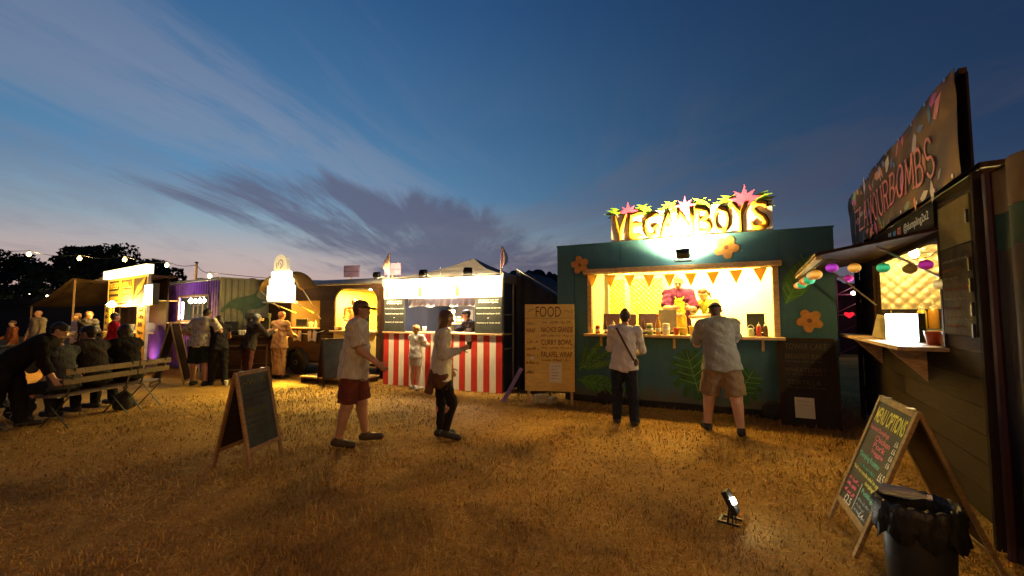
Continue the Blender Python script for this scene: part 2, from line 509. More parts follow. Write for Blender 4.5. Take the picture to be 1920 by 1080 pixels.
# ------------------------------------------------------------------ stall building blocks
UNIT = {}
def unit_box():
    if 'b' not in UNIT:
        UNIT['b'] = MB().box(0,1,0,1,0,1).mesh('plank')
    return UNIT['b']
def plank(parent, m, u0, u1, v0, v1, z0, z1, name='plank'):
    key = 'plank' + m.name
    if key not in UNIT:
        UNIT[key] = MB().box(0,1,0,1,0,1).mesh(name); UNIT[key].materials.append(m)
    o = bpy.data.objects.new(name, UNIT[key]); COL.objects.link(o)
    o.parent = parent; o.location = (u0, v0, z0); o.scale = (u1-u0, v1-v0, z1-z0)
    return o
def plank_wall(parent, m, u0, u1, z0, z1, h, v0, v1, holes=(), gap=0.006, jit=0.004, seed=1, name='plank', maxlen=9.0):
    rr = random.Random(seed)
    zs = [z0]
    while zs[-1] < z1 - 1e-6: zs.append(min(z1, zs[-1] + h))
    cuts = sorted(set([round(z,4) for z in zs] + [round(c,4) for hh in holes for c in (hh[2], hh[3]) if z0 < c < z1]))
    for a, b in zip(cuts, cuts[1:]):
        if b - a < 0.015: continue
        segs = [(u0, u1)]
        for hh in holes:
            if hh[2] < (a+b)/2 < hh[3]:
                ns = []
                for s0, s1 in segs:
                    if hh[0] > s0: ns.append((s0, min(s1, hh[0])))
                    if hh[1] < s1: ns.append((max(s0, hh[1]), s1))
                segs = [q for q in ns if q[1]-q[0] > 0.01]
        for s0, s1 in segs:
            cut = [s0]
            while s1 - cut[-1] > maxlen: cut.append(cut[-1] + maxlen*rr.uniform(0.7, 1.0))
            cut.append(s1)
            for c0, c1 in zip(cut, cut[1:]):
                j = rr.uniform(-jit, jit)
                plank(parent, m, c0 + gap*0.3, c1 - gap*0.3, v0 + j, v1, a + gap/2, b - gap/2, name)
def flower(r, petals=5, depth=0.32, n=60):
    return [(r*(1-depth*(0.5-0.5*math.cos(petals*t))**2)*math.cos(t+0.3), r*(1-depth*(0.5-0.5*math.cos(petals*t))**2)*math.sin(t+0.3)) for t in [2*PI*i/n for i in range(n)]]
def shape(parent, m, poly, y, th=0.006, name='painted_leaf', loc=(0,0), rot=0.0):
    c, s = math.cos(rot), math.sin(rot)
    pts = [(loc[0] + p[0]*c - p[1]*s, loc[1] + p[0]*s + p[1]*c) for p in poly]
    return MB().prism(pts, y - th, y).build(name, m, parent)
def quilt(parent, m, u0, u1, z0, z1, y, step=0.075, depth=0.018, name='quilted_panel', M=None):
    n = int((u1-u0)/step*6); k = int((z1-z0)/step*6)
    U, Z = np.meshgrid(np.linspace(u0, u1, n+1), np.linspace(z0, z1, k+1), indexing='ij')
    a = (U+Z)/step*PI/1.4142; b = (U-Z)/step*PI/1.4142
    d = depth*np.sqrt(np.abs(np.sin(a)*np.sin(b)))
    v = np.stack([U, y - d, Z], -1).reshape(-1, 3)
    if M is not None: v = v @ np.array(M.to_3x3()).T + np.array(M.translation)
    i = np.arange((n+1)*(k+1)).reshape(n+1, k+1)
    q = np.stack([i[:-1,:-1], i[1:,:-1], i[1:,1:], i[:-1,1:]], -1).reshape(-1, 4)
    return link(name, np_mesh(name, v, q, True), m, parent)
def floodlight(label, loc, rz, tilt, energy, col, group, spot=R(110), size=0.2, face='lens', lens=60.0):
    """box floodlight; tilt 0 shines along local +y, positive tilts up"""
    t = thing('floodlight', label, 'floodlight', loc, rz, group)
    M = Matrix.Rotation(tilt, 4, 'X')
    b = MB()
    b.add([(-0.09,-0.05,-0.065),(0.09,-0.05,-0.065),(0.09,-0.05,0.065),(-0.09,-0.05,0.065),(-0.11,0.04,-0.085),(0.11,0.04,-0.085),(0.11,0.04,0.085),(-0.11,0.04,0.085)],
          [(3,2,1,0),(0,1,5,4),(1,2,6,5),(2,3,7,6),(3,0,4,7),(4,5,6,7)], M)
    for i in range(5): b.box(-0.08+i*0.04-0.004, -0.08+i*0.04+0.004, -0.075, -0.048, -0.05, 0.05, M)
    b.build('housing', BLACKM, t, bevel=0.004)
    MB().box(-0.095, 0.095, 0.0405, 0.046, -0.07, 0.07, M).build('lens', glow('flood lens', (1.0, 0.86, 0.55), lens), t)
    y = MB()
    y.bar((-0.125,0,0), (-0.125,0,-0.12), 0.012, 0.03); y.bar((0.125,0,0), (0.125,0,-0.12), 0.012, 0.03); y.bar((-0.13,0,-0.12), (0.13,0,-0.12), 0.012, 0.03)
    y.build('bracket', BLACKM, t)
    d = M @ Vector((0, 1, 0))
    lamp('SPOT', 'flood_beam', tuple(d*0.06), energy, col, t, size=0.08, spot=spot, blend=0.6, aim=d)
    return t
WARM = (1.0, 0.66, 0.24)
YEL = (1.0, 0.56, 0.09)

# ------------------------------------------------------------------ teal container kitchen with the leafy sign
VF = Frame(0.88, 8.23, R(-26.3))
TEAL = mat('teal painted steel', (0.030, 0.098, 0.128), 0.65, var=0.12, scale=3, dirt=0.35, bump=0.06, bscale=25)
def muddy_foot(m):
    # dried mud splashed up from the field, with brush marks above it
    k = NT(m.node_tree); b = m.node_tree.nodes['Principled BSDF']; src = b.inputs['Base Color'].links[0].from_socket
    tc = k.node('ShaderNodeTexCoord'); v = tc.outputs['Object']; z = k.sep(v)[2]
    n = k.noise(v, 5.0, 7, 0.7); mp = k.node('ShaderNodeMapping'); mp.inputs['Scale'].default_value = (22, 22, 1.2); k.put(mp.inputs['Vector'], v)
    br = k.noise(mp.outputs[0], 2.0, 4, 0.6)
    c = k.mix(k.math('MULTIPLY', k.smooth(br, 0.45, 0.7), 0.28), src, (0.05, 0.15, 0.17))
    f = k.smooth(k.math('SUBTRACT', k.math('MULTIPLY', n, 0.75), z), -0.10, 0.22)
    k.put(b.inputs['Base Color'], k.mix(k.math('MULTIPLY', f, 0.75), c, (0.085, 0.06, 0.032)))
muddy_foot(TEAL)
def build_vegan():
    t = thing('container_kitchen', 'teal container food stall with wide lit hatch and flower lettering on its roof', 'food stall', VF.w(0,0), VF.a)
    L, D, Z0, Z1 = 4.36, 2.15, 0.14, 2.92
    hole = (0.68, 3.56, 1.28, 2.37)
    MB().wall(0, L, Z0, Z1, 0, 0.05, [hole]).build('front_wall', TEAL, t)
    [MB().box(a, a+0.05, 0.052, D, Z0, Z1).build('side_wall', TEAL, t) for a in (0, L-0.05)]
    inner = mat('cream lining', (0.72, 0.60, 0.32), 0.5, var=0.06)
    MB().box(0.05, L-0.05, D-0.05, D, Z0, Z1).build('back_wall', inner, t)
    MB().box(-0.01, L+0.01, -0.01, D+0.01, Z1+0.002, Z1+0.03).build('roof', TEAL, t)
    MB().box(0.052, L-0.052, 0.06, D-0.052, Z1-0.05, Z1-0.002).build('ceiling', inner, t)
    MB().box(0.052, L-0.052, 0.055, D-0.052, 0.46, 0.50).build('floor', mat('kitchen floor', (0.2,0.2,0.2)), t)
    MB().box(0.1, L-0.1, 0.12, D-0.1, 0.0, Z0).build('chassis', BLACKM, t)
    for u in (0.9, 3.5):
        w = MB().lathe([(0.10,-0.07),(0.15,-0.065),(0.16,-0.03),(0.16,0.03),(0.15,0.065),(0.10,0.07)], 18, Matrix.Translation((u, 0.06, 0.15)) @ Matrix.Rotation(PI/2, 4, 'X'))
        w.build('wheel', BLACKP, t)
    seam = mat('ply joint', (0.012,0.03,0.032), 0.8)
    for u, z0, z1 in ((1.22,Z0,1.225),(2.44,Z0,1.225),(3.66,Z0,Z1-0.01),(1.22,2.46,Z1-0.01),(2.44,2.46,Z1-0.01),(0.34,Z0,Z1-0.01)):
        MB().box(u-0.002, u+0.002, -0.0025, -0.0005, z0, z1).build('panel_joint', seam, t)
    # hatch frame and shelf
    beam = MB().box(0.55, 3.68, -0.15, -0.002, 2.375, 2.455).build('hatch_beam', WOOD, t, bevel=0.006)
    MB().box(0.60, 0.678, -0.035, -0.002, 1.28, 2.373).build('hatch_post', WOOD, t, bevel=0.004)
    MB().box(3.562, 3.64, -0.035, -0.002, 1.28, 2.373).build('hatch_post', WOOD, t, bevel=0.004)
    MB().box(0.58, 3.68, -0.24, 0.30, 1.232, 1.278).build('counter_shelf', WOOD, t, bevel=0.005)
    for u in (0.85, 2.1, 3.4):
        MB().prism([(u-0.02,1.228),(u+0.02,1.228),(u+0.02,1.05),(u-0.02,1.05)], -0.05, -0.003).build('shelf_bracket', WOOD, t)
    # inside
    alu = mat('warm tinted quilted steel', (0.60, 0.44, 0.10), 0.35, metal=0.5, var=0.06)  # stainless quilting; the warm light is tinted into its colour
    quilt(t, alu, 0.45, 1.66, 1.2, 2.42, D-0.056)
    MB().box(1.70, 1.76, D-0.075, D-0.055, 1.2, 2.5).build('panel_edge', STEEL, t)
    MB().box(0.35, L-0.35, 1.55, D-0.1, 1.14, 1.18).build('worktop', STEEL, t)
    for u in (0.78, 1.02): MB().box(u, u+0.09, 0.5 if u < 1 else 1.3, 0.56 if u < 1 else 1.36, 0.50, 2.8).build('upright', inner, t)
    gl = glow('kitchen tube', (1.0, 0.85, 0.5), 22.0)
    for u in (1.0, 2.7):
        MB().tube([(u-0.5,1.1,2.82),(u+0.6,1.1,2.82)], 0.02, 8).build('tube_light', gl, t)
    lamp('AREA', 'kitchen_light', (2.85, 1.50, 2.79), 24.0, (1.0, 0.64, 0.12), t, 1.4, 0.5, aim=(0,0.1,-1))
    lamp('AREA', 'kitchen_light', (1.0, 1.0, 2.79), 9.0, (1.0, 0.58, 0.05), t, 0.8, 0.4, aim=(0,0.1,-1))
    lamp('AREA', 'kitchen_light', (2.3, 0.40, 2.80), 7.0, (1.0, 0.64, 0.14), t, 1.2, 0.2, aim=(0,0.35,-1))  # added fill for the cooks, without a tube of its own
    # painted plants on the front
    pet = mat('orange flower paint', (0.40, 0.18, 0.04), 0.6, var=0.2, scale=12); mid = mat('flower centre', (0.16, 0.05, 0.015), 0.7)
    for (u, z, r, rot) in ((0.50, 2.54, 0.17, 0.2), (2.93, 2.72, 0.19, 0.8), (4.02, 1.53, 0.175, 0.5)):
        f = shape(t, pet, flower(r), -0.005 if u > 0.6 else -0.155, 0.006, 'painted_flower', (u, z), rot)
        shape(f, mid, flower(r*0.2, 6, 0.1, 18), -0.012 if u > 0.6 else -0.162, 0.003, 'flower_centre', (u, z))
    g1 = mat('dark leaf paint', (0.022, 0.085, 0.022), 0.6, var=0.35, scale=7); g2 = mat('mid leaf paint', (0.05, 0.15, 0.025), 0.6, var=0.35, scale=7); vein = mat('leaf vein paint', (0.13, 0.26, 0.08), 0.6)
    def monstera(u, z, s, rot):
        pts = []
        for i in range(120):
            a = 2*PI*i/120; r = 1 - 0.22*math.cos(a) 
            q = abs(math.sin(a*6.0))
            r *= 1 - 0.45*max(0, q-0.72)/0.28*(1 if abs(math.sin(a)) > 0.25 else 0)
            pts.append((s*0.85*r*math.sin(a), s*r*math.cos(a)))
        p = shape(t, g1, pts, -0.004, 0.005, 'painted_leaf', (u, z), rot)
        vb = MB()
        M = Matrix.Translation((u, -0.0125, z)) @ Matrix.Rotation(-rot, 4, 'Y')
        for a, b in [((0,-0.95*s),(0,0.72*s))] + [((0,y*s),(sx*0.55*s,(y+0.3)*s)) for y in (-0.6,-0.3,0.0,0.3) for sx in (-1,1)]:
            vb.bar(tuple(M @ Vector((a[0],0,a[1]))), tuple(M @ Vector((b[0],0,b[1]))), 0.010, 0.002, up=(0,1,0))
        vb.build('vein', vein, p)
    monstera(2.36, 0.72, 0.42, 0.25)
    monstera(3.15, 0.55, 0.30, -0.5)
    def lance(u, z, L, w, rot, m, ribs=7):
        pts = [(w*math.sin(PI*i/20)*(1-0.25*i/20), L*i/20) for i in range(21)] + [(-w*math.sin(PI*i/20)*(1-0.25*i/20), L*i/20) for i in range(19, 0, -1)]
        p = shape(t, m, pts, -0.0035, 0.005, 'painted_leaf', (u, z), rot)
        vb = MB(); M = Matrix.Translation((u, -0.0105, z)) @ Matrix.Rotation(-rot, 4, 'Y')
        segs = [((0,0),(0,L*0.95))] + [((0,L*q),(sx*w*0.7,L*(q+0.14))) for q in [0.12+0.11*i for i in range(ribs)] for sx in (-1,1) if q < 0.8]
        for a, b in segs: vb.bar(tuple(M @ Vector((a[0],0,a[1]))), tuple(M @ Vector((b[0],0,b[1]))), 0.008, 0.002, up=(0,1,0))
        vb.build('vein', vein, p)
    lance(3.72, 1.78, 0.85, 0.20, -0.45, g2)
    for i, (rot, L) in enumerate(((-1.35,0.75),(-1.0,0.9),(-0.65,0.85),(-0.3,0.6))):   # palm fan low on the left
        lance(0.42, 0.62 - 0.02*i, L, 0.075, rot, g1 if i % 2 else g2, 6)
    lance(0.38, 0.42, 0.95, 0.19, -1.72, g2, 8)
    # roof sign: board, letters, lotus flowers, leaves
    sb = MB().box(1.04, 3.60, 0.045, 0.075, 2.953, 3.46).build('sign_board', mat('sign board', (0.78, 0.74, 0.62), 0.6, var=0.05), t)
    for u in (1.3, 2.3, 3.3): MB().bar((u,0.09,2.95),(u,0.35,3.25),0.03).build('sign_prop', WOOD, t)
    orange = mat('orange letter', (0.85, 0.40, 0.03), 0.55, var=0.1); black = mat('black letter shade', (0.015, 0.013, 0.012), 0.6)
    txt = 'VEGANBOYS'; cw = (3.56-1.07)/9
    for i, ch in enumerate(txt):
        u0 = 1.07 + i*cw
        wob = 0.02*math.sin(i*1.9)
        lettering(ch, black, t, u0+0.026, u0+cw+0.004, 2.972+wob*0.3, 3.45+wob, 0.036, bold=0.01, extrude=0.014, name='letter_shade')
        lettering(ch, orange, t, u0+0.012, u0+cw-0.016, 2.965+wob*0.3, 3.435+wob, 0.018, bold=0.02, extrude=0.016, name='letter')
    pink = mat('pink lotus paint', (0.50, 0.055, 0.13), 0.6, var=0.15)
    lf = mat('yellow green leaf board', (0.20, 0.36, 0.03), 0.6, var=0.3)
    for (u, z, s) in ((1.36, 3.44, 0.22), (2.32, 3.44, 0.22), (3.22, 3.44, 0.30)):
        pts = []
        for i, a in enumerate((-1.25,-0.65,0.0,0.65,1.25)):
            pts += [(s*0.42*math.sin(a-0.34), s*0.42*math.cos(a-0.34)+0.02), (s*(1.0 if i == 2 else 0.86)*math.sin(a), s*(1.0 if i == 2 else 0.86)*math.cos(a))]
        pts += [(s*0.42*math.sin(1.6), 0.02), (0.05,-0.05), (-0.05,-0.05)]
        shape(t, pink, pts[::-1], 0.03, 0.012, 'lotus_flower', (u, z))
    def blade(u, z, L, w, rot, y):
        pts = [(w*math.sin(PI*i/10), L*i/10 ) for i in range(11)] + [(-w*math.sin(PI*i/10), L*i/10) for i in range(9, 0, -1)]
        pts = [(p[0] + 0.25*p[1]*p[1]/L*(1 if rot < 0 else -1), p[1]) for p in pts]
        shape(t, lf, pts, y, 0.008, 'sign_leaf', (u, z), rot)
    for (uc, sides, n) in ((1.36, (-1,1), 4), (2.32, (-1,1), 5), (3.22, (-1,1), 5), (1.85, (-1,1), 3), (2.78, (-1,1), 3)):
        for sd in sides:
            for i in range(n):
                blade(uc + sd*0.05, 3.41, 0.34+0.03*(i%3), 0.035, -sd*(0.75+0.19*i), 0.042 + 0.0095*((i + (sd > 0)) % 4) - 0.0)
    return t
build_vegan()
floodlight('black floodlight on the hatch beam shining up at the leafy roof sign', VF.w(2.30,-0.40,2.60), VF.a, R(54), 120.0, (1.0,0.72,0.30), None, spot=R(150))

def thin_cloth(name, c):
    if name in MATS: return MATS[name]
    m = bpy.data.materials.new(name); m.use_nodes = True; k = NT(m.node_tree); m.node_tree.nodes.remove(m.node_tree.nodes['Principled BSDF'])
    d = k.node('ShaderNodeBsdfDiffuse'); tr = k.node('ShaderNodeBsdfTranslucent'); mx = k.node('ShaderNodeMixShader')
    col = k.mix(k.noise(None, 14.0, 3), tuple(v*0.8 for v in c), c)
    k.put(d.inputs['Color'], col); k.put(tr.inputs['Color'], col); mx.inputs[0].default_value = 0.5
    k.t.links.new(d.outputs[0], mx.inputs[1]); k.t.links.new(tr.outputs[0], mx.inputs[2]); k.t.links.new(mx.outputs[0], m.node_tree.nodes['Material Output'].inputs[0])
    MATS[name] = m; return m
def bunting(label, F, u0, u1, z, y, n, sag, w, h, m, cordm, group=None):
    t = thing('bunting', label, 'bunting', F.w(u0, y, z), F.a, group)
    L = u1-u0
    zz = lambda s: -sag*4*(s)*(1-s)
    MB().tube([(L*i/16, 0, zz(i/16)) for i in range(17)], 0.004, 5).build('cord', cordm, t)
    for i in range(n):
        s = (i+0.5)/n; u = L*s; zc = zz(s)
        b = MB(); a = random.uniform(-0.25, 0.25)
        b.add([(u-w/2,0.002,zz(s-w/2/L)),(u+w/2,0.002,zz(s+w/2/L)),(u,0.002+a*h,zc-h),(u-w/2,0.006,zz(s-w/2/L)),(u+w/2,0.006,zz(s+w/2/L)),(u,0.006+a*h,zc-h)], [(0,2,1),(3,4,5),(0,1,4,3),(1,2,5,4),(2,0,3,5)])
        b.build('flag', m, t)
    return t
bunting('row of mustard triangle flags hung across the bright hatch', VF, 0.55, 3.56, 2.36, -0.10, 9, 0.05, 0.20, 0.23, thin_cloth('mustard cloth', (0.72, 0.50, 0.12)), WOOD)

# ------------------------------------------------------------------ striped pancake stall
SF = Frame(-3.02, 10.11, R(-23.4))
def build_striped():
    t = thing('striped_stall', 'market stall with red and white striped front below a bright white sign', 'food stall', SF.w(0,0), SF.a)
    red = mat('red painted board', (0.50, 0.035, 0.022), 0.55, var=0.12, scale=4, dirt=0.15); white = mat('white painted board', (0.74, 0.70, 0.62), 0.55, var=0.06, scale=4, dirt=0.12)
    n = 21; w = 3.07/n
    for i in range(n):
        plank(t, red if i % 2 == 0 else white, i*w+0.001, (i+1)*w-0.001, 0.0 if i%2 else -0.003, 0.03, 0.0, 1.185, 'stripe_board')
    MB().box(0, 3.07, 0.034, 0.06, 0.0, 1.18).build('counter_backing', DARKWOOD, t)
    MB().box(-0.02, 3.09, -0.04, 0.45, 1.19, 1.225).build('counter_top', WOOD, t, bevel=0.004)
    # side chalk panels
    for (a, b, sd) in ((0.0, 0.60, 3), (2.43, 3.07, 8)):
        p = MB().box(a, b, -0.01, 0.015, 1.228, 1.985).build('menu_panel', CHALKB, t)
        c = (a+b)/2; hw = (b-a)/2-0.03
        for k, (s, z, hh, ww) in enumerate((('Poffertjes', 1.86, 0.045, 0.8), ('14 Mini Poffertjes served with', 1.745, 0.032, 1.0), ('Banana & Long Pepper £5.50', 1.625, 0.032, 0.95), ('or', 1.54, 0.02, 0.08), ('Strawberry & Vanilla £5.50', 1.43, 0.032, 0.95))):
            lettering(s, CHALK_W, p, c-hw*ww, c+hw*ww, z, z+hh, -0.0125, bold=0.03, extrude=0.0)
        scribble(p, CHALK_W, c-hw*0.8, c+hw*0.8, 1.92, 0.03, -0.0125, seed=sd, w=0.005)
    # white sign in three boards, green bottles printed on it
    sw = mat('white sign board', (0.80, 0.78, 0.68), 0.6, var=0.03)
    for (a, b) in ((0.0, 1.02), (1.024, 2.05), (2.054, 3.07)):
        MB().box(a, b, -0.02, 0.012, 1.99, 2.44).build('sign_board', sw, t)
    gr = mat('green bottle print', (0.30, 0.48, 0.04), 0.6)
    bot = [(-0.045,0),(0.045,0),(0.045,0.17),(0.018,0.24),(0.018,0.33),(-0.018,0.33),(-0.018,0.24),(-0.045,0.17)]
    for u in (0.1, 1.02, 2.0): shape(t, gr, bot, -0.0215, 0.003, 'printed_bottle', (u, 2.03))
    # frame, sides, gazebo roof
    alu = mat('gazebo pole', (0.42, 0.40, 0.38), 0.4, metal=0.6)
    for (u, v) in ((0.03, 0.09), (3.04, 0.09), (0.03, 2.95), (3.04, 2.95)):
        MB().box(u-0.02, u+0.02, v-0.02, v+0.02, 0, 2.5).build('pole', alu, t)
    for z in (0.9, 1.62, 2.38): MB().bar((3.085, 0.12, z), (3.085, 0.55, z), 0.022).build('side_rail', alu, t)
    MB().box(3.072, 3.098, 0.53, 0.56, 0, 2.45).build('side_post', alu, t)
    nav = mat('navy tent cloth', (0.022, 0.026, 0.045), 0.8, var=0.2, scale=2, bump=0.3, bscale=6)
    gry = mat('grey tent cloth', (0.12, 0.11, 0.115), 0.8, var=0.15, scale=2, bump=0.3, bscale=6)
    [MB().box(a, a+0.016, 0.12, 2.93, 0.0, 2.45).build('side_cloth', nav, t) for a in (0.002, 3.05)]
    MB().box(0.02, 3.05, 2.96, 2.975, 0.0, 2.45).build('back_cloth', gry, t)
    ring = lambda o, z: [(-o, -o*0.4, z), (3.07+o, -o*0.4, z), (3.07+o, 3.0+o, z), (-o, 3.0+o, z)]
    def scaled(f, z): return [(1.58+(p[0]-1.58)*f, 1.5+(p[1]-1.5)*f, z) for p in ring(0.05, 0)]
    lv = [ring(0.05, 2.28)] ; lv += [ring(0.05, 2.47), scaled(0.75, 2.56), scaled(0.45, 2.70), scaled(0.2, 2.88), scaled(0.03, 3.04)]
    vs = [p for l in lv for p in l]; fs = []
    for i in range(len(lv)-1):
        for q in range(4): fs.append((i*4+q, i*4+(q+1)%4, (i+1)*4+(q+1)%4, (i+1)*4+q))
    fs = [f for f in fs if f != (0,1,5,4)]
    MB().add(vs, fs).build('gazebo_roof', gry, t)
    # sheer swag across the top of the opening
    sheer = mat('sheer lilac cloth', (0.55, 0.52, 0.66), 0.8, var=0.1)
    U, Z = np.meshgrid(np.linspace(0.62, 2.42, 61), np.linspace(0, 1, 9), indexing='ij')
    tt = (U-0.62)/1.8
    zz = 1.985 - Z*(0.20 - 0.03*np.abs(np.sin(tt*PI*3))); yy = 0.09 + 0.02*np.sin(U*40 + Z*3) + 0.03*Z*np.sin(tt*PI*3)**2
    i = np.arange(U.size).reshape(U.shape); q = np.stack([i[:-1,:-1], i[1:,:-1], i[1:,1:], i[:-1,1:]], -1).reshape(-1,4)
    link('swag', np_mesh('swag', np.stack([U,yy,zz],-1).reshape(-1,3), q, True), sheer, t)
    # inside: back shelf unit with cups, warm lamp
    MB().box(0.5, 1.1, 2.0, 2.35, 0.0, 1.10).box(0.5, 1.1, 2.0, 2.35, 1.36, 1.38).box(0.5, 0.52, 2.0, 2.35, 1.1, 1.75).box(1.08, 1.1, 2.0, 2.35, 1.1, 1.75).build('shelf_unit', mat('cream shelf', (0.6,0.52,0.34)), t)
    lamp('POINT', 'stall_light', (0.8, 1.8, 1.7), 2.5, WARM, t, 0.06)
    lamp('AREA', 'stall_light', (1.6, 1.0, 2.42), 7.0, (1.0, 0.86, 0.80), t, 0.5, 0.5, aim=(0,0,-1))
    MB().tube([(0.8,1.8,1.67),(0.8,1.8,1.75)], 0.03, 8).build('bulb', glow('warm bulb', (1.0,0.75,0.35), 30.0), t)
    MB().tube([(1.5,0.06,2.45),(1.52,0.05,2.72)], 0.004, 5).build('aerial', BLACKM, t)
    return t
build_striped()
for i, (u, lab) in enumerate(((0.10, 'left'), (1.36, 'middle'), (2.46, 'right'))):
    fl = floodlight('dark floodlight over the %s end of the white sign board' % lab if lab != 'middle' else 'dark floodlight over the middle of the white sign board', SF.w(u+0.02, -0.42, 2.53), SF.a, R(-24), 30.0, (1.0,0.70,0.28), 'floodlights over the white sign', spot=R(150), lens=25)
    fl.scale = (0.8,0.8,0.8)
    MB().tube([(0,0.52,-0.09),(0,0.22,-0.04),(0,0.0,-0.12)], 0.012, 6).build('lamp_arm', BLACKM, fl)
    MB().box(-0.05, 0.05, 0.49, 0.55, -0.11, -0.09).build('clamp', BLACKM, fl)

def hanging_flag(label, F, u, v, z0, z1, bands, seed):
    t = thing('flag', label, 'flag', F.w(u, v, z0), F.a, 'flags on the striped stall')
    H = z1-z0
    MB().tube([(0,0,0),(0.01,0,H)], 0.009, 6).build('pole', WOOD, t)
    rr = random.Random(seed)
    # limp cloth: a long diamond of folds
    for bi, (m, f0, f1) in enumerate(bands):
        vs = []; n = 10
        for i in range(n+1):
            s = i/n; z = H*(1.0-0.72*s)
            wd = 0.02 + 0.15*math.sin(PI*min(1, s*0.9+0.05))**1.2
            for f in (f0, f1):
                u_ = (-1 if seed % 2 else 1)*wd*f; vs.append((u_ + 0.02, 0.03*math.sin(f*9+s*3), z - 0.12*f*wd*4))
        fs = [(2*i, 2*i+1, 2*i+3, 2*i+2) for i in range(n)]
        o = MB().add(vs, fs).build('cloth', m, t, smooth=True)
        sm = o.modifiers.new('thickness', 'SOLIDIFY'); sm.thickness = 0.003
cR = mat('flag red', (0.22, 0.02, 0.03), 0.8); cW = mat('flag white', (0.5,0.5,0.52), 0.8); cB = mat('flag navy', (0.02,0.03,0.12), 0.8); cX = mat('flag dull brown', (0.12,0.06,0.05), 0.8)
hanging_flag('limp dull red flag at the left end of the striped stall', SF, 0.09, 0.02, 2.44, 3.10, [(cX,0.0,1.0)], 1)
hanging_flag('limp red white and navy flag at the right end of the striped stall', SF, 3.02, 0.02, 2.44, 3.06, [(cR,0.0,0.36),(cW,0.36,0.66),(cB,0.66,1.0)], 2)

# lean-to tent between striped stall and teal container
def build_leanto():
    t = thing('lean_to_tent', 'dark navy lean-to tent between striped stall and teal container', 'tent', SF.w(3.12, 0.6), SF.a)
    nav = MATS['navy tent cloth']
    pts = []
    U, Vv = np.meshgrid(np.linspace(0, 1.05, 12), np.linspace(0, 2.6, 14), indexing='ij')
    Z = 2.62 - U*0.62 - 0.06*np.sin(U/1.05*PI) + 0.015*np.sin(Vv*9)
    i = np.arange(U.size).reshape(U.shape); q = np.stack([i[:-1,:-1], i[1:,:-1], i[1:,1:], i[:-1,1:]], -1).reshape(-1,4)
    link('roof', np_mesh('roof', np.stack([U,Vv,Z],-1).reshape(-1,3), q, True), nav, t)
    U, Zz = np.meshgrid(np.linspace(0.0, 1.05, 30), np.linspace(0, 1, 6), indexing='ij')
    top = 2.60 - U*0.62 - 0.06*np.sin(U/1.05*PI)
    link('front_cloth', np_mesh('front_cloth', np.stack([U, 0.05+0.03*np.sin(U*22), Zz*top],-1).reshape(-1,3), np.stack([(j:=np.arange(U.size).reshape(U.shape))[:-1,:-1], j[1:,:-1], j[1:,1:], j[:-1,1:]], -1).reshape(-1,4), True), nav, t)
    MB().tube([(0.02,0.0,2.63),(1.06,0.0,2.0)], 0.012, 6).build('edge_rope', mat('pale rope', (0.3,0.3,0.34)), t)
build_leanto()
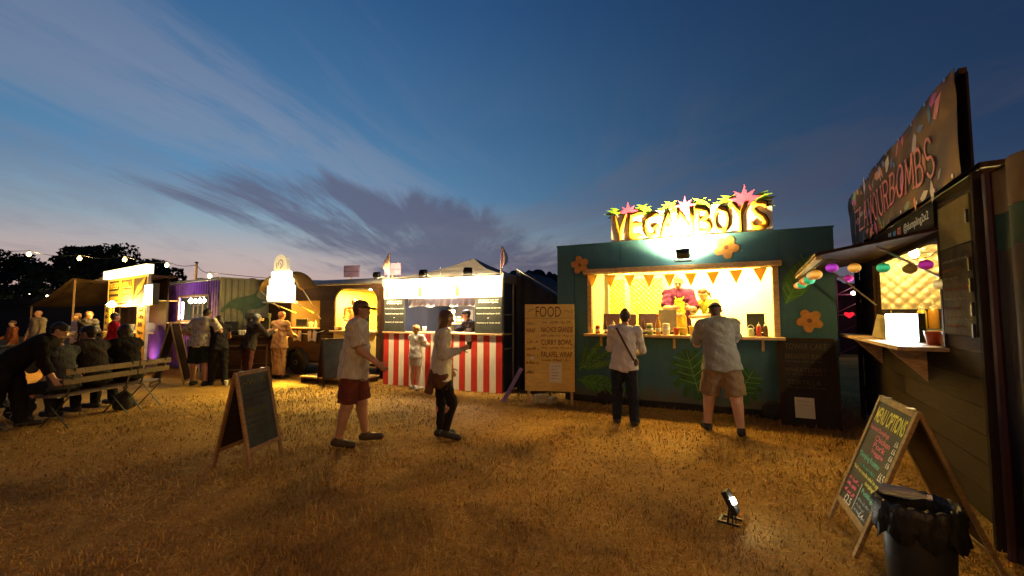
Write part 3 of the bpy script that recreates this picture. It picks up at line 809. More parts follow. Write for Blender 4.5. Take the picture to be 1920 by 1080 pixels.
# ------------------------------------------------------------------ timber trailer kitchen with the cake sign
TF = Frame(-6.98, 12.28, R(-22.9))
def build_trailer():
    t = thing('timber_trailer', 'dark timber clad trailer kitchen with two yellow lit openings', 'food trailer', TF.w(0,0), TF.a)
    L, D = 4.0, 1.9
    h1 = (0.90, 1.97, 1.27, 2.0); h2 = (2.50, 3.90, 1.22, 2.30)
    plank_wall(t, DARKWOOD, 0, L, 0.38, 2.30, 0.175, -0.02, 0.0, [h1, h2], seed=4)
    lin = mat('yellow lining', (0.70, 0.50, 0.10), 0.55, var=0.05)
    MB().wall(0.0, L, 0.38, 2.40, 0.002, 0.03, [h1, h2]).build('front_frame', DARKWOOD, t)
    [MB().box(a, a+0.03, 0.032, D, 0.38, 2.4).build('side_wall', DARKWOOD, t) for a in (0, L-0.03)]
    MB().box(0.03, L-0.03, D-0.04, D, 0.38, 2.4).build('back_wall', lin, t)
    MB().box(2.18, 2.22, 0.05, D-0.05, 0.4, 2.35).build('partition', lin, t)
    MB().box(0.03, L-0.03, 0.035, D-0.045, 0.34, 0.378).build('floor', DARKWOOD, t)
    # barrel roof in sheet steel
    n = 12; vs = []; zin = mat('dull zinc roof', (0.16, 0.15, 0.15), 0.5, metal=0.3, var=0.15)
    for i in range(n+1):
        a = PI*i/n
        for u in (-0.06, L+0.06): vs.append((u, D/2 - (D/2+0.06)*math.cos(a), 2.405 + 0.22*math.sin(a)))
    MB().add(vs, [(2*i, 2*i+1, 2*i+3, 2*i+2) for i in range(n)] + [tuple(range(0, 2*n+1, 2)), tuple(range(2*n+1, 0, -2))]).build('roof', zin, t)
    # arch corners of the big opening
    for sgn, u in ((1, h2[0]), (-1, h2[1])):
        pts = [(u, h2[3])] + [(u + sgn*0.34*(1-math.cos(a)), h2[3]-0.34*(1-math.sin(a))) for a in [PI/2*q/6 for q in range(6, -1, -1)]]
        pts = pts if sgn > 0 else pts[::-1]
        MB().prism(pts[::-1], -0.025, 0.028).build('arch_corner', DARKWOOD, t)
    # window shelf, counter, painted counter front, deck
    MB().box(h1[0]-0.03, h1[1]+0.03, -0.14, 0.12, 1.235, 1.268).build('window_shelf', WOOD, t, bevel=0.004)
    MB().box(h2[0]-0.04, h2[1]+0.04, -0.16, 0.2, 1.165, 1.215).build('counter', WOOD, t, bevel=0.004)
    cr = mat('yellow cream panel', (0.60, 0.46, 0.14), 0.6, var=0.1)
    for i in range(4): plank(t, cr, 2.52+i*0.345, 2.86+i*0.345, -0.055, -0.024, 0.40, 1.16, 'counter_board')
    for i in range(6): plank(t, WOOD, 2.35, 4.05, -0.95+i*0.15, -0.81+i*0.15, 0.10, 0.135, 'deck_board')
    for u in (2.4, 4.0): MB().box(u-0.03, u+0.03, -0.9, -0.1, -0.02, 0.098).build('deck_joist', DARKWOOD, t)
    # shelves inside with small boxes
    MB().box(0.3, 2.1, D-0.3, D-0.045, 1.30, 1.33).build('inner_shelf', lin, t)
    MB().box(2.3, 3.9, D-0.3, D-0.045, 1.85, 1.88).build('inner_shelf', lin, t)
    bx = mat('brown kitchen box', (0.10, 0.07, 0.04), 0.6)
    for (u, w, z, h) in ((2.45, 0.16, 1.88, 0.2), (2.8, 0.1, 1.88, 0.28), (3.15, 0.14, 1.88, 0.2), (3.45, 0.2, 1.88, 0.16)):
        MB().box(u, u+w, D-0.22, D-0.08, z+0.002, z+h).build('kitchen_box', bx, t, bevel=0.005)
    for u in (1.0, 3.2):
        MB().tube([(u-0.35, 0.9, 2.33), (u+0.35, 0.9, 2.33)], 0.018, 8).build('tube_light', glow('trailer tube', (1.0,0.8,0.3), 22.0), t)
    lamp('AREA', 'trailer_light', (1.0, 0.6, 2.30), 42.0, (1.0,0.70,0.10), t, 0.8, 0.5, aim=(0,0,-1))
    lamp('AREA', 'trailer_light', (3.2, 0.7, 2.30), 32.0, (1.0,0.72,0.16), t, 0.9, 0.5, aim=(0,0,-1))
    # wheel and mudguard under the window
    w = thing('wheel', None, None); w.parent = t; w.location = (1.24, -0.02, 0.33)
    RX = Matrix.Rotation(PI/2, 4, 'X')
    MB().lathe([(0.19,-0.09),(0.29,-0.085),(0.33,-0.05),(0.33,0.05),(0.29,0.085),(0.19,0.09)], 24, RX).build('tyre', BLACKP, w, smooth=True)
    MB().lathe([(0.02,-0.06),(0.06,-0.10),(0.08,-0.06),(0.17,-0.05),(0.19,-0.088),(0.19,0.05),(0.02,0.05)][::-1], 20, RX @ Matrix.Scale(-1,4,(0,0,1))).build('rim', STEEL, w, smooth=True)
    pts = [(1.24+0.40*math.cos(a), 0.33+0.40*math.sin(a)) for a in [PI*i/12 for i in range(13)]] + [(1.24+0.35*math.cos(a), 0.33+0.35*math.sin(a)) for a in [PI*i/12 for i in range(12, -1, -1)]]
    MB().prism(pts, -0.16, -0.025).build('mudguard', BLACKM, t)
    MB().bar((0, 0.5, 0.3), (L, 0.5, 0.3), 0.08).bar((0, 1.5, 0.3), (L, 1.5, 0.3), 0.08).build('chassis', BLACKM, t)
    for u in (0.25, 3.7): MB().box(u-0.05, u+0.05, 0.3, 0.4, 0, 0.3).build('jack', BLACKM, t)
    # raised hatch above the window, bowed like a canopy, with two stays
    canv = thin_cloth('tan canopy', (0.46, 0.31, 0.11))
    U, Q = np.meshgrid(np.linspace(0.30, 1.95, 21), np.linspace(0, 1, 7), indexing='ij')
    s = (U-0.30)/1.65
    Z = 2.36 + 0.44*np.sin(np.clip(s*1.1,0,1)*PI)**0.55 - 0.10*Q; Y = -0.06 - 0.50*Q
    i = np.arange(U.size).reshape(U.shape); q = np.stack([i[:-1,:-1], i[1:,:-1], i[1:,1:], i[:-1,1:]], -1).reshape(-1,4)
    o = link('canopy', np_mesh('canopy', np.stack([U,Y,Z],-1).reshape(-1,3), q, True), canv, t)
    sm = o.modifiers.new('thickness','SOLIDIFY'); sm.thickness = 0.02
    [MB().bar(a_, b_, 0.02).build('canopy_stay', STEEL, t) for a_, b_ in (((0.34,-0.54,2.27),(0.45,-0.02,1.8)), ((1.92,-0.54,2.28),(2.02,-0.03,1.5)))]
    return t
build_trailer()
def build_cake():
    t = thing('cake_sign', 'glowing white tiered cake shaped sign hung on the timber trailer', 'sign', TF.w(1.40,-0.75,1.97), TF.a)
    g = glow('cake sign face', (1.0, 0.86, 0.5), 0.5); b = mat('cake sign edge', (0.5,0.46,0.36))
    tiers = [(-0.46,0.46,0.0,0.42),(-0.40,0.40,0.42,0.60),(-0.33,0.33,0.60,0.78)]
    for (a, c, z0, z1) in tiers:
        MB().box(a, c, -0.07, 0.07, z0+0.002, z1-0.002).build('tier', g, t, bevel=0.03)
    pts = [(-0.24,0.78),(0.24,0.78)] + [(0.24*math.cos(a), 0.95+0.26*math.sin(a)) for a in [PI*i/14 for i in range(15)]]
    top = MB().prism(pts, -0.05, 0.05).build('topper', glow('cake topper face', (0.95, 0.88, 0.6), 0.05), t)
    ink = mat('brown line drawing', (0.12,0.08,0.03))
    d = MB()
    for P in ([(-0.08,0.92),(-0.05,1.03),(0.02,1.07),(0.08,1.02),(0.1,0.94),(0.05,0.86)], [(-0.12,0.86),(-0.14,0.95),(-0.11,1.0)], [(0.0,0.83),(0.04,0.93),(0.0,0.99)]):
        for p, q in zip(P, P[1:]): d.bar((p[0],-0.054,p[1]),(q[0],-0.054,q[1]),0.014,0.004,up=(0,1,0))
    d.build('drawing', ink, top)
    MB().box(-0.62, 0.52, -0.05, 0.05, -0.045, 0.0).build('ledge', STEEL, t)
    [MB().bar(a_, b_, 0.025).build('support', STEEL, t) for a_, b_ in (((-0.42,0.02,-0.03),(-0.3,0.72,-0.3)), ((0.42,0.02,-0.03),(0.35,0.72,-0.3)))]
    lamp('POINT', 'sign_glow', (0.0,-0.45,0.1), 2.2, WARM, t, 0.15)
build_cake()
def jackets():
    t = thing('jacket_garland', 'small garland of paper waistcoats below the trailer window', 'garland', TF.w(0.95,-0.05,1.2), TF.a)
    MB().tube([(1.25*i/10, -0.02, -0.10*math.sin(PI*i/10)) for i in range(11)], 0.006, 5).build('cord', CHALK_W, t)
    for u in (0.3, 0.85):
        j = MB().prism([(u-0.16,-0.02),(u-0.05,0.0),(u,-0.18),(u+0.05,0.0),(u+0.16,-0.02),(u+0.14,-0.30),(u,-0.26),(u-0.14,-0.30)], -0.05, -0.035).build('waistcoat', mat('waistcoat paper', (0.24,0.22,0.2), 0.8), t)
        MB().prism([(u-0.022,-0.02),(u+0.022,-0.02),(u+0.03,-0.2),(u,-0.24),(u-0.03,-0.2)], -0.056, -0.0505).build('tie', mat('tie red', (0.16,0.02,0.015)), j)
jackets()

# ------------------------------------------------------------------ shipping container bar, violet long side and grey end
CF = Frame(-11.6, 14.0, R(-34.0))
def corrug(name, m, parent, L, z0, z1, y, holes=(), pitch=0.16, dep=0.035, M=None):
    xs = [0.0]; ys = [0]
    x = 0.0; k = 0
    seq = ((0.055,0),(0.025,1),(0.055,1),(0.025,0))
    prof = [(0.0, 0.0)]; lvl = 0
    while x < L:
        w, nl = seq[k % 4]; x = min(L, x + w); lvl = nl; prof.append((x, dep*nl)); k += 1
    zs = sorted({z0, z1, *[h[2] for h in holes], *[h[3] for h in holes]})
    mb = MB()
    for (xa, da), (xb, db) in zip(prof, prof[1:]):
        for a, b in zip(zs, zs[1:]):
            if any(h[0] < (xa+xb)/2 < h[1] and h[2] < (a+b)/2 < h[3] for h in holes): continue
            mb.add([(xa,y+da,a),(xb,y+db,a),(xb,y+db,b),(xa,y+da,b)], [(0,1,2,3)], M)
    return mb.build(name, m, parent)
def mural(name, a, b, c):
    if name in MATS: return MATS[name]
    m = bpy.data.materials.new(name); m.use_nodes = True; k = NT(m.node_tree); p = m.node_tree.nodes['Principled BSDF']
    tc = k.node('ShaderNodeTexCoord'); v = tc.outputs['Object']
    n = k.noise(v, 0.9, 2, 0.5, 1.6); n2 = k.noise(v, 1.7, 3, 0.5, 1.0)
    col = k.mix(k.smooth(n, 0.44, 0.52), a, b); col = k.mix(k.smooth(n2, 0.58, 0.63), col, c)
    k.put(p.inputs['Base Color'], col); p.inputs['Roughness'].default_value = 0.45
    MATS[name] = m; return m
def build_bar():
    t = thing('shipping_container_bar', 'shipping container bar with violet light painted into its mural, a bulb lit hatch and grey end', 'bar', CF.w(0,0), CF.a)
    L, D, H = 4.47, 1.79, 2.62
    vio = mural('mural paint with violet light', (0.26,0.07,0.62), (0.42,0.13,0.66), (0.11,0.03,0.26))  # violet light on the graffiti wall is put into the mural colours
    gry = mat('grey green steel', (0.20,0.215,0.17), 0.55, var=0.1, scale=2, dirt=0.4)
    hole = (1.78, 3.82, 1.46, 2.14)
    corrug('front_wall', vio, t, L, 0.12, H-0.05, 0.0, [hole])
    ME = Matrix.Translation((L, 0, 0)) @ Matrix.Rotation(PI/2, 4, 'Z')
    corrug('end_wall', gry, t, 1.95, 0.12, H-0.02, 0.0, M=ME)
    MB().box(0, 0.04, 0.05, 1.95, 0.12, H).box(0, L-0.05, 1.91, 1.95, 0.12, H).build('back_wall', gry, t)
    MB().box(-0.02, L+0.02, -0.02, 1.97, H-0.02, H+0.02).build('roof', gry, t)
    MB().box(0, L, 0.02, 1.95, 0.02, 0.118).build('base_rail', BLACKM, t)
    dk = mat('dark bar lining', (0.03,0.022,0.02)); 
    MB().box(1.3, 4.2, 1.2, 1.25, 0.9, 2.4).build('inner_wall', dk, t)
    MB().wall(1.72, 3.88, 1.40, 2.20, -0.03, 0.0, [hole]).build('hatch_frame', WOOD, t)
    MB().box(1.6, 3.95, -0.3, 0.3, 1.36, 1.395).build('counter', WOOD, t)
    # light strip at the left of the hatch and a row of bulbs along its top
    MB().box(1.80, 1.86, 0.05, 0.08, 1.5, 2.0).build('light_strip', glow('bar strip', (1.0,0.9,0.7), 6.0), t)
    for i, u in enumerate((2.25, 2.55, 2.62+0.28, 3.15)):
        MB().lathe([(0.012,0.10),(0.02,0.06),(0.055,0.03),(0.06,0.0),(0.04,-0.045),(0.005,-0.06)][::-1], 10, Matrix.Translation((u, 0.12, 2.02))).build('bulb', glow('bar bulb', (1.0,0.82,0.5), 9.0), t, smooth=True)
    lamp('AREA', 'bar_light', (2.8, 0.2, 2.12), 3.0, (1.0,0.8,0.55), t, 1.6, 0.2, aim=(0,-0.3,-1))
    for i in range(6):
        u = 2.0+0.3*i
        MB().lathe([(0.03,0),(0.032,0.14),(0.012,0.2),(0.012,0.26)], 8, Matrix.Translation((u, 0.9, 1.40))).build('bar_bottle', mat('bar bottle glass', (0.3,0.3,0.22), 0.2), t)
    # teal dragon swoosh painted on the grey end
    tealp = mat('teal swoosh paint', (0.045,0.10,0.085), 0.6, var=0.2)
    P = [(0.05,1.75),(0.35,2.05),(0.85,2.2),(1.05,2.42),(0.95,2.15),(1.25,1.98),(1.05,1.80),(0.72,1.72),(0.95,1.35),(0.70,1.45),(0.55,1.72),(0.25,1.80),(0.1,1.68)]
    fine = []
    for i in range(len(P)):
        p0, p1, p2, p3 = P[i-1], P[i], P[(i+1)%len(P)], P[(i+2)%len(P)]
        for s in (0, 0.25, 0.5, 0.75):
            f = lambda a,b,c,d: 0.5*((2*b)+(-a+c)*s+(2*a-5*b+4*c-d)*s*s+(-a+3*b-3*c+d)*s**3)
            fine.append((f(p0[0],p1[0],p2[0],p3[0]), f(p0[1],p1[1],p2[1],p3[1])))
    MB().prism(fine, -0.008, -0.003, ME).build('painted_swoosh', tealp, t)
    # dark oval board and small white notice on the violet side
    ov = [(0.55*math.cos(a), 0.17*math.sin(a)) for a in [2*PI*i/28 for i in range(28)]]
    shape(t, mat('dark violet board', (0.03,0.012,0.07)), ov, -0.01, 0.02, 'oval_board', (0.85, 0.86), -0.5)
    shape(t, PAPER, [(-0.16,-0.10),(0.16,-0.10),(0.16,0.10),(-0.16,0.10)], -0.01, 0.006, 'notice', (0.62, 1.22), -0.35)
    MB().box(0.1, 1.75, -0.5, -0.04, 2.02, 2.05).build('small_awning', mat('reed awning', (0.35,0.24,0.07), 0.8, var=0.4, scale=20, stretch=(8,1,1)), t)
    return t
build_bar()
def build_bar_counter():
    F = Frame(-7.55, 10.75, R(20))
    t = thing('bar_counter', 'dark timber serving counter before the grey container end', 'counter', F.w(0,0), F.a)
    plank_wall(t, DARKWOOD, 0, 1.35, 0.02, 1.05, 0.34, 0.0, 0.03, seed=6)
    MB().box(-0.05, 1.40, -0.06, 0.5, 1.05, 1.10).build('top', DARKWOOD, t, bevel=0.005)
    MB().box(0.0, 0.05, 0.035, 0.45, 0, 1.048).box(1.30, 1.35, 0.035, 0.45, 0, 1.048).build('end_panel', DARKWOOD, t)
    for a in ((0.30,0.25),(0.85,0.25)):
        MB().wall(a[0], a[0]+0.42, 0.2, 0.85, -0.012, -0.005, [(a[0]+0.04, a[0]+0.38, 0.24, 0.81)]).build('moulding', mat('worn moulding', (0.13,0.08,0.05)), t)
    m1 = thing('till', 'dark bar till standing on the timber counter', 'till', F.w(0.35,0.25,1.102), F.a)
    MB().box(-0.2,0.2,-0.15,0.15,0.0,0.1).build('drawer', BLACKP, m1, bevel=0.01)
    MB().add([(-0.17,-0.1,0.11),(0.17,-0.1,0.11),(0.17,0.08,0.11),(-0.17,0.08,0.11),(-0.17,0.0,0.34),(0.17,0.0,0.34),(0.17,0.06,0.34),(-0.17,0.06,0.34)], [(0,1,5,4),(1,2,6,5),(2,3,7,6),(3,0,4,7),(4,5,6,7),(3,2,1,0)]).build('screen', BLACKM, m1)
    m2 = thing('coffee_machine', 'bulky dark coffee machine on the timber counter', 'coffee machine', F.w(0.98,0.25,1.102), F.a)
    MB().box(-0.26,0.26,-0.18,0.2,0.0,0.08).build('base', BLACKM, m2, bevel=0.01)
    MB().box(-0.26,0.26,0.02,0.2,0.082,0.42).build('back', BLACKM, m2, bevel=0.01)
    MB().box(-0.27,0.27,-0.2,0.21,0.422,0.56).build('hood', BLACKM, m2, bevel=0.02)
    for u in (-0.12,0.12): MB().tube([(u,-0.1,0.42),(u,-0.1,0.36)],0.03,8).bar((u,-0.1,0.37),(u,-0.24,0.36),0.02).build('brew_head', STEEL, m2)
    for i,u in enumerate((0.62,0.68,0.74)):
        c = thing('paper_cup', ('left','middle','right')[i]+' one of three small white cups on the timber bar counter', 'cup', F.w(u,0.05,1.102), 0, 'cups on the timber bar counter')
        MB().lathe([(0.028,0),(0.038,0.10),(0.041,0.104),(0.038,0.108)],10).build('cup', PAPER, c)
        MB().lathe([(0.042,0.108),(0.042,0.116),(0.034,0.122)],10).build('lid', CHALK_W, c)
build_bar_counter()
def lattice():
    t = thing('white_trellis', 'white metal trellis rack beside the bar hatch', 'rack', CF.w(4.05,-0.45,0.0), CF.a)
    w = mat('white rack', (0.7,0.68,0.62))
    for u in (0.0, 0.28, 0.56): MB().tube([(u,0,0),(u+0.05,0,2.08)],0.018,6).build('upright', w, t)
    for z in (1.35,1.6,1.85,2.05): MB().tube([(0,0,z),(0.62,0,z+0.02)],0.016,6).build('rail', w, t)
lattice()

# ------------------------------------------------------------------ grill stall at left
EF = Frame(-13.1, 13.9, R(-34.1))
def build_grill():
    t = thing('grill_stall', 'tall yellow lit grill stall with a lamp lit header given its own glow and picture boards', 'food stall', EF.w(0,0), EF.a)
    yel = mat('yellow sign paint', (0.62,0.40,0.04), 0.55, var=0.15); dk = mat('dark sign paint', (0.05,0.03,0.012), 0.6)
    MB().box(-0.35, 3.66, -0.12, 0.06, 2.77, 3.03).build('header_sign', glow('header sign painted glow', (1.0,0.80,0.34), 0.5), t)  # lamp-lit signboard; its brightness is put in as emission
    MB().box(-0.30, 3.62, 0.0, 0.05, 1.95, 2.765).build('sign_back', dk, t)
    for (a,b) in ((-0.2,1.02),(1.08,2.22),(2.28,3.5)):
        p = MB().wall(a, b, 1.99, 2.74, -0.02, -0.001, [(a+0.05,b-0.05,2.04,2.69)]).build('board_frame', yel, t)
    for (a,b,s1) in ((-0.08,0.9,'BEEF'),(1.2,2.1,'GRILL')):
        lettering(s1, yel, t, a, b, 2.44, 2.64, -0.006, bold=0.05, extrude=0.004)
        shape(t, yel, [(a,2.28),(b,2.28),(b,2.38),(a,2.38)], -0.002, 0.004, 'print_bar')
        shape(t, yel, [(a,2.08),(b,2.08),(b*0.9+a*0.1,2.2),(a*0.9+b*0.1,2.2)], -0.002, 0.004, 'print_bar')
    for i in range(6):
        a = 0.5+0.12*i; u = 2.55+0.12*i
        MB().bar((u-0.12,-0.012-0.002*i,2.12+0.05*i),(u+0.16,-0.012-0.002*i,2.45+0.045*i),0.085,0.008,up=(0,1,0)).build('painted_chip', yel, t)
    # columns with vertical lettering, opening, counter
    for (a,b,s) in ((2.92,3.58,'BURGERS'),(-0.25,0.30,'MEAT')):
        MB().box(a,b,-0.06,0.02,0.15 if a>1 else 0.9,1.945).build('column', yel, t)
        n = len(s); z1 = 1.88
        for i,ch in enumerate(s):
            scribble(t, dk, a+0.14, b-0.14, z1-0.21*(i+1)+0.05, 0.12, -0.063, seed=200+i+n, w=0.03)
    MB().box(0.32, 2.90, -0.25, 0.35, 1.06, 1.10).build('counter', WOOD, t)
    MB().box(0.32, 2.90, -0.02, 0.01, 0.05, 1.055).build('counter_front', mat('worn brown panel', (0.13,0.085,0.045), dirt=0.4), t)
    MB().box(0.3, 2.95, 0.62, 0.66, 0.2, 2.7).build('back_wall', DARKWOOD, t)
    MB().box(-0.3, 3.6, 0.07, 0.66, 2.70, 2.74).build('roof', DARKWOOD, t)
    MB().wall(0.32, 2.90, 1.10, 1.94, -0.01, 0.03, [(0.42,2.82,1.101,1.86)]).build('hatch_frame', WOOD, t)
    for (u,z,w,h) in ((1.0,1.10,0.5,0.22),(1.6,1.10,0.4,0.16),(2.2,1.10,0.35,0.28)):
        MB().box(u,u+w,0.25,0.5,z+0.002,z+h).build('kitchen_box', STEEL, t, bevel=0.01)
    # lamp under the boards that lights them
    MB().lathe([(0.02,0.10),(0.10,0.02),(0.12,-0.03),(0.06,-0.07)][::-1], 12, Matrix.Translation((1.55,-0.30,1.93))).build('spot_lamp', glow('grill lamp', (1.0,0.85,0.4), 30.0), t)
    MB().bar((1.55,0,1.95),(1.55,-0.28,1.98),0.02).build('lamp_arm', BLACKM, t)
    lamp('POINT', 'board_light', (1.55,-0.42,2.02), 11.0, YEL, t, 0.08)
    lamp('POINT', 'hatch_light', (1.6,-0.35,1.75), 5.0, YEL, t, 0.06)
    lamp('POINT', 'column_light', (3.0,-0.45,1.9), 2.5, YEL, t, 0.06)
    # blade lightbox at the right
    MB().box(3.70, 4.40, -0.14, -0.02, 1.90, 2.44).build('blade_lightbox', glow('blade lightbox face', (1.0,0.92,0.82), 0.5), t)
    MB().wall(3.68, 4.42, 1.88, 2.46, -0.15, -0.012, [(3.71,4.39,1.91,2.43)]).build('lightbox_frame', BLACKM, t)
    MB().box(3.60, 3.66, -0.05, 0.01, 0.0, 2.75).build('post', mat('white post', (0.6,0.56,0.48)), t)
build_grill()

# brown canopy tent left of the grill stall
def build_canopy_tent():
    t = thing('canopy_tent', 'brown canvas canopy tent with one swept up corner', 'tent', (-16.6, 17.4, 0), R(-30))
    can = mat('brown canvas', (0.16,0.105,0.06), 0.85, var=0.2, scale=2)
    cor = [(-2.6,-1.6,1.95),(2.4,-1.6,2.9),(2.4,2.0,2.9),(-2.4,2.0,2.2)]; ap = (0.9,0.2,3.5)
    vs = [];
    n = 10
    rows = []
    for i in range(n+1):
        s = i/n; row = []
        for k in range(4*6):
            a, b = cor[k//6], cor[(k//6+1)%4]; f = (k%6)/6
            p = [a[j]*(1-f)+b[j]*f for j in range(3)]
            p[2] += -0.10*math.sin(PI*f)
            q = [p[j]*(1-s)+ap[j]*s for j in range(3)]
            q[2] -= 0.45*math.sin(PI*s)**1.0*(1-s)
            row.append(tuple(q))
        rows.append(row)
    vs = [p for r in rows for p in r]; m_ = 24
    fs = [(i*m_+k, i*m_+(k+1)%m_, (i+1)*m_+(k+1)%m_, (i+1)*m_+k) for i in range(n) for k in range(m_)]
    MB().add(vs, fs).build('roof', can, t, smooth=True)
    U, Z = np.meshgrid(np.linspace(-1.2, 2.3, 40), np.linspace(0, 1, 5), indexing='ij')
    link('side_cloth', np_mesh('side_cloth', np.stack([U, 0.6+0.06*np.sin(U*9), Z*2.3], -1).reshape(-1,3), np.stack([(j:=np.arange(U.size).reshape(U.shape))[:-1,:-1], j[1:,:-1], j[1:,1:], j[:-1,1:]], -1).reshape(-1,4), True), can, t)
    for (x,y,h) in ((-2.5,-1.5,1.95),(2.3,-1.5,2.85),(2.3,1.9,2.85),(-2.3,1.9,2.2)):
        MB().tube([(x,y,0),(x,y,h)],0.03,6).build('pole', WOOD, t)
    MB().tube([(0.9,0.2,0),(0.9,0.2,3.48)],0.035,6).build('pole', WOOD, t)
build_canopy_tent()
# ------------------------------------------------------------------ plank stall with the banner, at right
FF = Frame(5.48, 6.67, R(-119.8))
PLK = mat('weathered dark plank', (0.030, 0.020, 0.012), 0.7, var=0.45, scale=3, stretch=(2,10,14), bump=0.5, bscale=24, rnd=0.35, spec=0.04)
SLAB = {
 'F': [((0,0),(0,1)),((0,1),(0.8,1)),((0,0.52),(0.55,0.52))], 'L': [((0,0),(0,1)),((0,0),(0.8,0))],
 'A': [((0,0),(0.4,1)),((0.4,1),(0.8,0)),((0.16,0.36),(0.64,0.36))], 'V': [((0,1),(0.4,0)),((0.4,0),(0.8,1))],
 'O': 'arc', 'U': 'u', 'R': 'r', 'B': 'b', 'M': [((0,0),(0.05,1)),((0.05,1),(0.45,0.2)),((0.45,0.2),(0.85,1)),((0.85,1),(0.9,0))], 'S': 's'}
def slab_letter(ch, mb, u, z, w, h, y, t):
    def P(p): return (u + p[0]/0.9*w, y, z + p[1]*h)
    segs = []
    E = lambda cx, cy, rx, ry, a0, a1, n=10: [(cx+rx*math.cos(a0+(a1-a0)*i/n), cy+ry*math.sin(a0+(a1-a0)*i/n)) for i in range(n+1)]
    g = SLAB[ch]; serif = []
    def poly(p): segs.extend(zip(p, p[1:]))
    if g == 'arc': poly(E(0.42,0.5,0.4,0.5,0,2*PI,18))
    elif g == 'u': poly([(0.05,1),(0.05,0.35)]); poly(E(0.42,0.35,0.37,0.35,PI,2*PI)); poly([(0.79,0.35),(0.79,1)]); serif = [(0.05,1),(0.79,1)]
    elif g == 'r': poly([(0.08,0),(0.08,1)]); poly([(0.08,1),(0.45,1)]+E(0.45,0.76,0.3,0.24,PI/2,-PI/2)+[(0.08,0.52)]); poly([(0.4,0.52),(0.82,0)]); serif = [(0.08,0),(0.08,1),(0.82,0)]
    elif g == 'b': poly([(0.08,0),(0.08,1)]); poly([(0.08,1),(0.42,1)]+E(0.42,0.76,0.28,0.24,PI/2,-PI/2)+[(0.08,0.52)]); poly([(0.42,0.52)]+E(0.44,0.26,0.35,0.26,PI/2,-PI/2)+[(0.08,0)]); serif = [(0.08,0),(0.08,1)]
    elif g == 's': poly(E(0.42,0.74,0.34,0.26,0.35,PI*1.5,10)+E(0.42,0.26,0.36,0.26,PI/2,-PI*0.9,10))
    else:
        for a, b in g: segs.append((a, b))
        ends = {}
        for a, b in g:
            for p in (a, b): ends[p] = ends.get(p, 0) + 1
        serif = [p for p in ends if p[1] in (0, 1)]
    for a, b in segs: mb.bar(P(a), P(b), t, 0.004, up=(0,1,0))
    for p in serif: mb.bar(P((p[0]-0.14, p[1])), P((p[0]+0.14, p[1])), t*0.75, 0.0036, up=(0,1,0))
